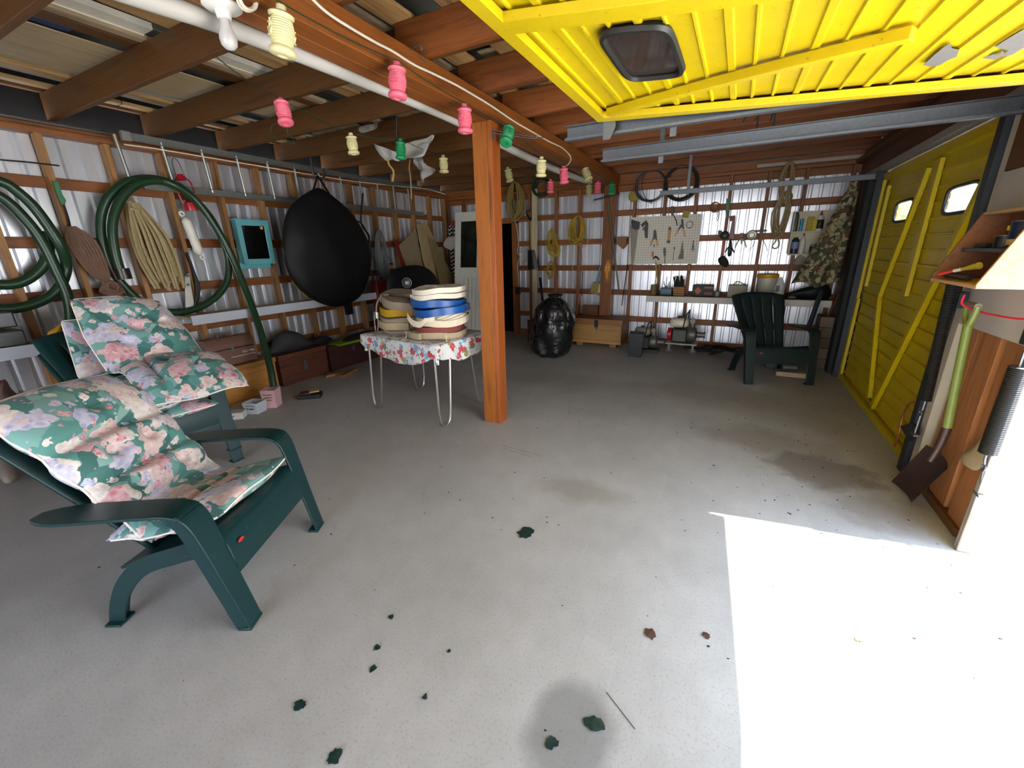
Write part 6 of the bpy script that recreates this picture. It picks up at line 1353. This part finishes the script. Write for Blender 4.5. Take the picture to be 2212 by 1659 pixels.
tilt = [(-.12, .10), (-.05, .05), (0, .02), (-.55, .25), (.05, .05), (.05, -.05), (-.35, -.35), (0, 0), (0, -.28), (0, -.05), (0, .1), (0, 0), (0, -.2), (0, 0), (0, 0), (0, 0)]
tops = []
for i, rec in enumerate(SA+SB):
    k, x, y, q = rec; p = atX(x, y, q) if i < len(SA) else atY(x, y, q); tops.append(p)
    if k not in prot: prot[k] = o = lantern_proto(k)
    else: o = copy_tree(prot[k])
    o.location = p; o.rotation_euler = (tilt[i][0], tilt[i][1], i*.7 % 1.1-.5); o['label'] = labs[i]
LW = plain('dark_green_wire', '24331f', .6)
def strand(ps, sag, name, label):
    pts = []
    for a, b in zip(ps, ps[1:]):
        for j in range(8): t_ = j/8; pts.append(a.lerp(b, t_)+Vector((0, 0, -sag*4*t_*(1-t_))))
    pts.append(ps[-1]); return tag(MB().tube(pts, .003, 5).build(name, LW), label, 'wire')
A_ = [p+Vector((.012, 0, 0)) for p in tops[:8]]; B_ = tops[8:]
strand([A_[0]+Vector((0, -1.3, .06))]+A_, .012, 'lantern_wire', 'thin dark green wire of the lanterns along the main beam')
strand([B_[0]+Vector((.2, -.5, .03))]+B_, .02, 'lantern_wire', 'thin dark green wire of the lanterns across the left joists')
tag(MB().tube(spl([B_[0]+Vector((.02, 0, -.13)), B_[0]+Vector((-.02, .03, -.20)), B_[0]+Vector((.05, .02, -.27)), B_[0]+Vector((-.12, -.02, -.20)), B_[0]+Vector((-.10, 0, -.13)), B_[0]+Vector((0, 0, -.16)), B_[0]+Vector((.08, 0, -.25))], 5), .003, 5).build('loose_string', LW), 'loose thin strings dangling under the leftmost pink lantern', 'string')
# porcelain lamp holder with bulb
t = thing('bulb_lamp', 'white porcelain lamp holder with a frosted bulb at the top left', 'lamp', tuple(atX(487, 10, -2.0)))
POR = plain('white_porcelain', 'e6e2da', .2, 0, .03); q = atX(481, 21, -1.93); M = Matrix.Translation(q)
MB().lathe([(0, .025), (.062, .025), (.070, .018), (.070, .008), (.060, .0), (.030, -.006), (.024, -.032), (.0, -.032)], M, 28).build('holder', POR, t)
BU = NT('frosted_bulb'); BU.b.inputs['Base Color'].default_value = (.72, .70, .68, 1); BU.b.inputs['Roughness'].default_value = .12; BU.b.inputs['Transmission Weight'].default_value = .35; BU = BU.m
MB().lathe([(0, -.03), (.016, -.03), (.018, -.05), (.030, -.085), (.032, -.10), (.028, -.12), (.015, -.132), (0, -.135)], M, 24).build('bulb', BU, t)
tag(ring(MB(), atX(535, -5, -1.8), (0, 1, .1), (.3, 0, 1), .035, 3, .006, .05, 2).build('cable_loop', CB), 'small loop of cream cable on the beam beside the lamp holder', 'cable')
# torn plastic hanging from the joists
PLS = NT('cloudy_plastic_sheet'); PLS.b.inputs['Base Color'].default_value = (.62, .60, .55, 1); PLS.b.inputs['Roughness'].default_value = .3; PLS.b.inputs['Alpha'].default_value = .75; PLS = PLS.m
CLR = NT('clear_plastic_bag'); CLR.b.inputs['Base Color'].default_value = (.5, .48, .45, 1); CLR.b.inputs['Roughness'].default_value = .12; CLR.b.inputs['Alpha'].default_value = .4; CLR.bump(CLR.noise(CLR.obj(), 14, 5), 1, .03); CLR = CLR.m
def sheetY(pts, Y, name, m, label, cat, wob=.04, th=.0):
    P_ = spl([atY(x, y, Y) for x, y in pts], 3, True); c = sum(P_, Vector())/len(P_); mb = MB(); n = len(P_); vs = [c]; K_ = 6
    for j in range(1, K_+1):
        for p in P_: w_ = c.lerp(p, j/K_); vs.append(w_+Vector((0, wob*noise.noise(w_*9), 0)))
    fs = [(0, 1+i, 1+(i+1) % n) for i in range(n)]+[(1+j*n+i, 1+j*n+(i+1) % n, 1+(j+1)*n+(i+1) % n, 1+(j+1)*n+i) for j in range(K_-1) for i in range(n)]
    mb.add(vs, fs); o = mb.build(name, m, ang=80); sm = o.modifiers.new('t', 'SOLIDIFY'); sm.thickness = .002; return tag(o, label, cat)
sheetY([(813, 312), (832, 330), (845, 345), (865, 343), (880, 318), (920, 305), (918, 330), (907, 340), (880, 342), (868, 345), (845, 340), (826, 345)], 3.6, 'torn_plastic', PLS, 'torn cloudy plastic sheet caught under the joists behind the green lantern', 'plastic sheet', .08)
sheetY([(874, 310), (936, 292), (935, 302), (920, 312), (915, 330), (905, 341), (882, 341), (872, 330)], 3.62, 'torn_plastic', plain('white_torn_plastic', 'bdb8ae', .5), 'whiter torn plastic piece right of the green lantern under the joists', 'plastic sheet', .06)
sheetY([(898, 342), (912, 338), (925, 358), (942, 368), (930, 382), (914, 395), (905, 380)], 3.65, 'clear_plastic_bag', CLR, 'clear plastic bag hanging under the joists beside the cream lantern', 'plastic bag', .10)
for i, (pts, c, w_) in enumerate((([(838, 340), (840, 355), (850, 370), (848, 392)], 'b5a45a', .022), ([(886, 345), (884, 362), (887, 385), (889, 430)], 'a08468', .012))):
    tag(MB().sweep(spl([atY(x, y, 3.6) for x, y in pts], 5), w_, .003, side=(1, 0, 0)).build('hanging_strip', plain('strip_'+c, c, .7)), ['yellowish torn strip dangling left of the green lantern', 'long brown tape strip dangling right of the green lantern'][i], 'strip')
sheetY([(776, 275), (800, 265), (818, 262), (812, 272), (795, 282), (780, 287)], 3.42, 'foil_scrap', plain('crumpled_foil', '8f8a7e', .35, .3), 'crumpled grey plastic scrap under the joists above the cream lantern', 'scrap', .08)
tag(MB().tube(spl([atY(857, 245, 3.3), atY(856, 300, 3.3), atY(862, 340, 3.3), atY(876, 378, 3.3)], 4), .006, 5).build('thin_hook_rod', BLK), 'thin dark rod hanging in front of the green lantern', 'rod')
m = MB(); p = atY(885, 30, 2.3)
tag(MB().tube(spl([atX(x, y, -1.74) for x, y in ((888, 108), (905, 96), (912, 110), (908, 120), (922, 135))], 4), .003, 5).build('bent_wire', galv()), 'thin bent wire sticking out of the main beam near the cable', 'wire')
# clutter hanging from the joist near the open door's tracks
for i, (x, y) in enumerate(((1590, 240), (1612, 238), (1640, 240), (1668, 236), (1668, 270), (1632, 275))):
    p = atY(x, y, 4.352); tag(MB().sweep(spl([Vector((p.x, 4.352, max(2.70, p.z+.04))), p+Vector((.01, -.01, -.01)), p+Vector((-.012*(i % 3), -.02, -.07-.02*(i % 2)))], 4), .012, .006, side=(1, 0, 0)).build('hanging_strap_end', BLK), ['first (leftmost) dark strap end hanging from a joist above the tracks', 'second dark strap end from the left hanging above the tracks', 'third dark strap end from the left above the tracks', 'rightmost dark strap end of the row above the tracks', 'lowest dark strap end under the rightmost one', 'dark strap end below the middle of the row above the tracks'][i], 'strap', 'dark strap ends hanging above the tracks')
# ================================================================== RIGHT EDGE
BX = wood('plywood_box', 'b08052', 'caa072', 'Y', knots=False); BXD = wood('plywood_box_inner', '6b3f24', '83502f', 'Y', knots=False)
t = thing('wall_box', 'open wooden box shelf of cans mounted on the divider between the doors', 'shelf', (1.15, 2.9, 1.36))
Y0_, Y1_ = 2.68, 3.22
def side_board(y, dy, m): return MB().plate([(1.232, y, 1.34), (.985, y, 1.34), (.985, y, 1.36), (1.12, y, 1.69), (1.232, y, 1.69)], (0, dy, 0)).build('side', m, t, bevel=.002)
side_board(Y0_, .014, BX); side_board(Y1_-.014, .014, BXD)
MB().box((.985, Y0_+.015, 1.34), (1.232, Y1_-.015, 1.355)).build('bottom', BX, t, bevel=.002)
MB().box((1.12, Y0_+.015, 1.675), (1.232, Y1_-.015, 1.69)).build('top', BX, t, bevel=.002)
MB().box((1.224, Y0_+.015, 1.356), (1.232, Y1_-.015, 1.674)).build('back', BXD, t)
MB().box((1.06, Y0_+.03, 1.495), (1.222, Y1_-.07, 1.515)).build('middle_tier', BKP, t, bevel=.002)
bl_ = plain('navy_can', '14203c', .35); 
def can(label, x, y, z, r, h_, m, band=None):
    c = thing('paint_can', label, 'can', (x, y, z)); MB().lathe([(0, 0), (r, 0), (r, h_), (r*.9, h_+.003), (0, h_+.003)], Matrix.Translation((x, y, z)), 20).build('body', m, c)
    MB().lathe([(r*.98, h_), (r*1.04, h_+.001), (r*1.04, h_+.006), (r*.92, h_+.007)], Matrix.Translation((x, y, z)), 20, cap=False).build('rim', galv(), c)
    if band: MB().lathe([(r*1.01, h_*.1), (r*1.02, h_*.11), (r*1.02, h_*.32), (r*1.01, h_*.33)], Matrix.Translation((x, y, z)), 20, cap=False).build('label_band', band, c)
    return c
c = can('navy paint can on the upper tier of the wall box', 1.15, 2.83, 1.516, .055, .11, bl_, plain('cream_band', 'b8a878', .5))
textmesh('label_text', 'IS', .03, frame(Vector((1.092, 2.845, 1.60)), (0, -1, 0), (0, 0, 1)), plain('yellow_print', 'c9b424', .5), c, .001)
can('small dark tin left of the navy can in the wall box', 1.14, 2.97, 1.516, .035, .05, BKP)
tag(MB().box((1.10, 3.04, 1.516), (1.19, 3.14, 1.535)).build('flat_dark_box', BKP, bevel=.002), 'flat dark box at the far end of the wall box upper tier', 'box')
tag(MB().box((1.06, 2.72, 1.3565), (1.17, 2.82, 1.395)).build('red_box', plain('red_plastic', 'a01c28', .4), bevel=.003), 'red plastic box on the bottom of the wall box', 'box')
tag(MB().cyl((1.17, 2.96, 1.3565), (1.17, 2.96, 1.44), .03, 16).build('dark_bottle', plain('dark_brown_glass', '2a1710', .3)), 'dark brown bottle at the back of the wall box', 'bottle')
tag(MB().tube([(1.03, 3.16, 1.378), (1.03, 2.9, 1.378)], .016, 10).build('black_roll', BKP), 'black roll lying along the front of the wall box', 'roll')
t = thing('red_paintbrush', 'brush with a red and white handle lying over the front of the wall box', 'brush', (.99, 2.95, 1.40))
a, b = Vector((.965, 3.06, 1.385)), Vector((1.04, 2.86, 1.435))
MB().tube(spl([a, a.lerp(b, .2), a.lerp(b, .42)], 4), [.004, .008, .009, .009, .008, .008, .007, .007, .006], 8).build('handle', plain('coral_red', 'c8382c', .4), t)
MB().tube([a.lerp(b, .42), a.lerp(b, .6)], .009, 8).build('ferrule', plain('white_ferrule', 'd8d0c0', .4), t)
MB().tube([a.lerp(b, .6), a.lerp(b, .8), b], [.007, .013, .017], 10).build('bristles', plain('yellow_bristle', 'a9962c', .8), t)
MB().box((1.236, 2.69, 1.69), (1.262, 2.9, 1.80)).build('dark_block', wdark('Y'), wr_)
# shovel on a red hook
t = thing('garden_shovel', 'shovel with an olive D-grip handle and rusty blade hanging on the divider', 'shovel', (1.15, 2.9, .1))
OG = plain('olive_green_paint', '68732f', .45, 0, .25, 25); RST = plain('rusty_blade', '3c2a24', .5, .4, .25, 12)
g = atX(2097, 672, 1.12); lo = Vector((1.15, 2.96, .57))
MB().tube([g.lerp(lo, .10), g.lerp(lo, 1)], [.019, .021], 12).build('handle', OG, t)
m = MB()
for s in (-1, 1): m.tube(spl([g.lerp(lo, .13), g+Vector((-.0, s*.03, -.045)), g+Vector((0, s*.05, .0)), g+Vector((0, s*.052, .03))], 5), [.018]*8+[.014]*8, 8) if False else m.tube(spl([g.lerp(lo, .13), g+Vector((-.0, s*.035, -.045)), g+Vector((0, s*.052, .0)), g+Vector((0, s*.054, .03))], 5), .014, 8)
m.build('grip_fork', OG, t); MB().tube([g+Vector((0, -.06, .032)), g+Vector((0, .06, .032))], .015, 12).build('grip_bar', plain('grey_grip', '6d6455', .5), t)
n0 = Vector((1.12, 2.95, .36)); MB().tube(spl([lo, lo.lerp(n0, .5)+Vector((.006, 0, 0)), n0], 5), [.021]*3+[.019]*3+[.016]*3+[.014]*2, 10).build('socket', RST, t)
Lw = atZ(2105, 1015, .30); cl_ = [atZ(1923, 1047, 0.02), atZ(1967, 1085, 0.02)]
A0 = Vector((1.14, 3.10, .40)); A1_ = Vector((1.16, 2.86, .36)); C0_ = Vector((.985, 3.17, .03)); C1_ = Vector((1.0, 2.90, .02))
C0_ = atZ(1925, 1040, .03); C1_ = atZ(1968, 1085, .01)
def blade(u, v):
    p = A0.lerp(A1_, u).lerp(C0_.lerp(C1_, u), v); return p+Vector((.035*(1-(2*u-1)**2)*(1-.5*v), 0, 0))
MB().grid(blade, 12, 12, (.003, 0, .001)).build('blade', RST, t, ang=60)
RH = plain('red_coated_steel', 'c0202c', .35)
tag(MB().tube(spl([Vector((1.236, 2.74, 1.22)), Vector((1.20, 2.78, 1.20)), g+Vector((.03, -.08, .0)), g+Vector((0, -.01, .012)), g+Vector((-.035, .02, .035)), g+Vector((-.035, .02, .08))], 6), .005, 8).build('red_hook', RH), 'red coated utility hook holding the shovel grip', 'hook')
sh = [Vector((1.258, y, z)) for y, z in ((2.80, .66), (2.90, .52), (2.98, .42), (2.93, .38), (2.82, .40), (2.76, .5))]
tag(MB().puff(sh, (-1, -.2, 0), .03, 4, 3, wob=.03).build('plastic_bag_scrap', plain('beige_plastic_bag', '94805f', .6), ang=80), 'beige plastic bag scrap caught on the orange stud beside the spring', 'plastic bag')
tag(MB().tube(spl([atX(x, y, 1.22) for x, y in ((1975, 868), (1962, 875), (1950, 900), (1942, 935), (1932, 965))], 5), .006, 6).build('copper_tube', plain('copper_red', '8e4a2c', .4, .5)), 'thin copper-coloured tube curving down the closed door near its spring', 'tube')
# ================================================================== FLOOR DEBRIS
DL = plain('dark_green_scrap', '16302e', .45, 0, .2, 40); BR = plain('brown_leaf', '4a3022', .7); PWD = plain('pale_crumb', 'b8a888', .8); DRK = plain('dark_crumb', '221c18', .8)
def flake(x, y, r, m, name, label, cat, sd, h_=.004, curl=.004, el=1.0, group=None):
    rd = random.Random(sd); c = atZ(x, y, 0); n = 18; mb = MB(); a0 = rd.uniform(0, 6)
    P_ = []
    for i in range(n):
        a = 2*math.pi*i/n; q = r*(1+rd.uniform(-.28, .18)); P_.append(c+Vector((q*math.cos(a)*el*math.cos(a0)-q*math.sin(a)*math.sin(a0), q*math.cos(a)*el*math.sin(a0)+q*math.sin(a)*math.cos(a0), .002+curl*max(0, math.sin(a*2+a0)))))
    vs = [c+Vector((0, 0, .004))]+P_+[p+Vector((0, 0, .002)) for p in P_]+[c+Vector((0, 0, .006))]
    fs = [(0, 1+(i+1) % n, 1+i) for i in range(n)]+[(2*n+1, 1+n+i, 1+n+(i+1) % n) for i in range(n)]+[(1+i, 1+(i+1) % n, 1+n+(i+1) % n, 1+n+i) for i in range(n)]
    mb.add(vs, fs); return tag(mb.build(name, m), label, cat, group)
for i, (x, y, r, m, lb) in enumerate(((1135, 1151, .052, DL, 'largest dark green scrap on the floor in front of the post'), (1283, 1565, .038, DL, 'dark green scrap on the round dark patch'), (1192, 1605, .022, DL, 'small folded dark green scrap at the lower edge of the round dark patch'), (648, 1525, .026, DL, 'dark green scrap on the floor right of and nearer than the near chair front foot'), (722, 1637, .026, DL, 'dark green scrap at the bottom edge of the picture'),
        (845, 1334, .016, DL, 'dark green scrap in the row between chair and round dark patch, farthest of three'), (815, 1400, .015, DL, 'dark green scrap in the row between chair and round dark patch, middle of three'), (806, 1446, .017, DL, 'dark green scrap in the row between chair and round dark patch, nearest of three'), (618, 1100, .03, DL, 'dark green scrap on the floor right of the near chair front leg'),
        (970, 1408, .010, DL, 'tiny dark green scrap right of the row of three'), (918, 1507, .011, DL, 'tiny dark triangular scrap left of the round dark patch'), (1404, 1370, .030, BR, 'brown dry leaf on the floor left of the sunlit patch'), (1525, 1374, .016, BR, 'brown dry leaf right at the edge of the sunlit patch'), (1855, 1383, .018, plain('tan_leaf', '9a6a3a', .7), 'tan dry leaf in the middle of the sunlit patch'), (1976, 1380, .006, BR, 'tiny brown leaf crumb right of the tan leaf in the sun'))):
    flake(x, y, r*.9, m, 'floor_scrap' if m is DL else 'dry_leaf', lb, 'scrap' if m is DL else 'leaf', i+3, el=.8 if i % 2 else 1.1)
m = MB(); rd = random.Random(42)
for i in range(420):
    c = Vector((rd.uniform(-4.0, 1.15), rd.uniform(.4, 6.8)**1.0, .001)); r = rd.uniform(.002, .009)
    if i < 120: c = Vector((rd.gauss(.55, .5), rd.gauss(3.4, .6), .001)); c.x = min(c.x, 1.15)
    a = rd.uniform(0, 6.3); el = rd.uniform(.3, 1); P_ = [c+Vector((r*math.cos(a+b)*1, r*el*math.sin(a+b), 0)) for b in (0, 1.6, 3.1, 4.4)]; m.add(P_+[c+Vector((0, 0, r*.5))], [(3, 2, 1, 0)]+[(j, (j+1) % 4, 4) for j in range(4)])
o = m.build('floor_grit', DRK, smooth=False); o['kind'] = 'stuff'; tag(o, 'fine dark grit and crumbs scattered over the concrete floor', 'grit')
m = MB()
for i in range(70):
    c = Vector((rd.uniform(-3.2, 1.1), rd.uniform(.5, 5.5), .001)); r = rd.uniform(.002, .006); P_ = [c+Vector((r*math.cos(b), r*.7*math.sin(b), 0)) for b in (0, 1.6, 3.1, 4.4)]; m.add(P_+[c+Vector((0, 0, r))], [(3, 2, 1, 0)]+[(j, (j+1) % 4, 4) for j in range(4)])
o = m.build('pale_crumbs', PWD, smooth=False); o['kind'] = 'stuff'; tag(o, 'pale popcorn-like crumbs scattered over the floor', 'crumbs')
for i, (a, b, lb) in enumerate((((1085, 962), (1170, 985), 'dry straw stalk on the floor in front of the post, upper of two'), ((1088, 968), (1150, 988), 'dry straw stalk on the floor in front of the post, lower of two'), ((1310, 1495), (1372, 1575), 'thin dark stalk on the floor right of the round dark patch'))):
    tag(MB().tube([atZ(*a, .002), atZ(*b, .002)], .0011, 5).build('dry_stalk', plain('straw', '8a6f42', .8) if i < 2 else DRK), lb, 'stalk')
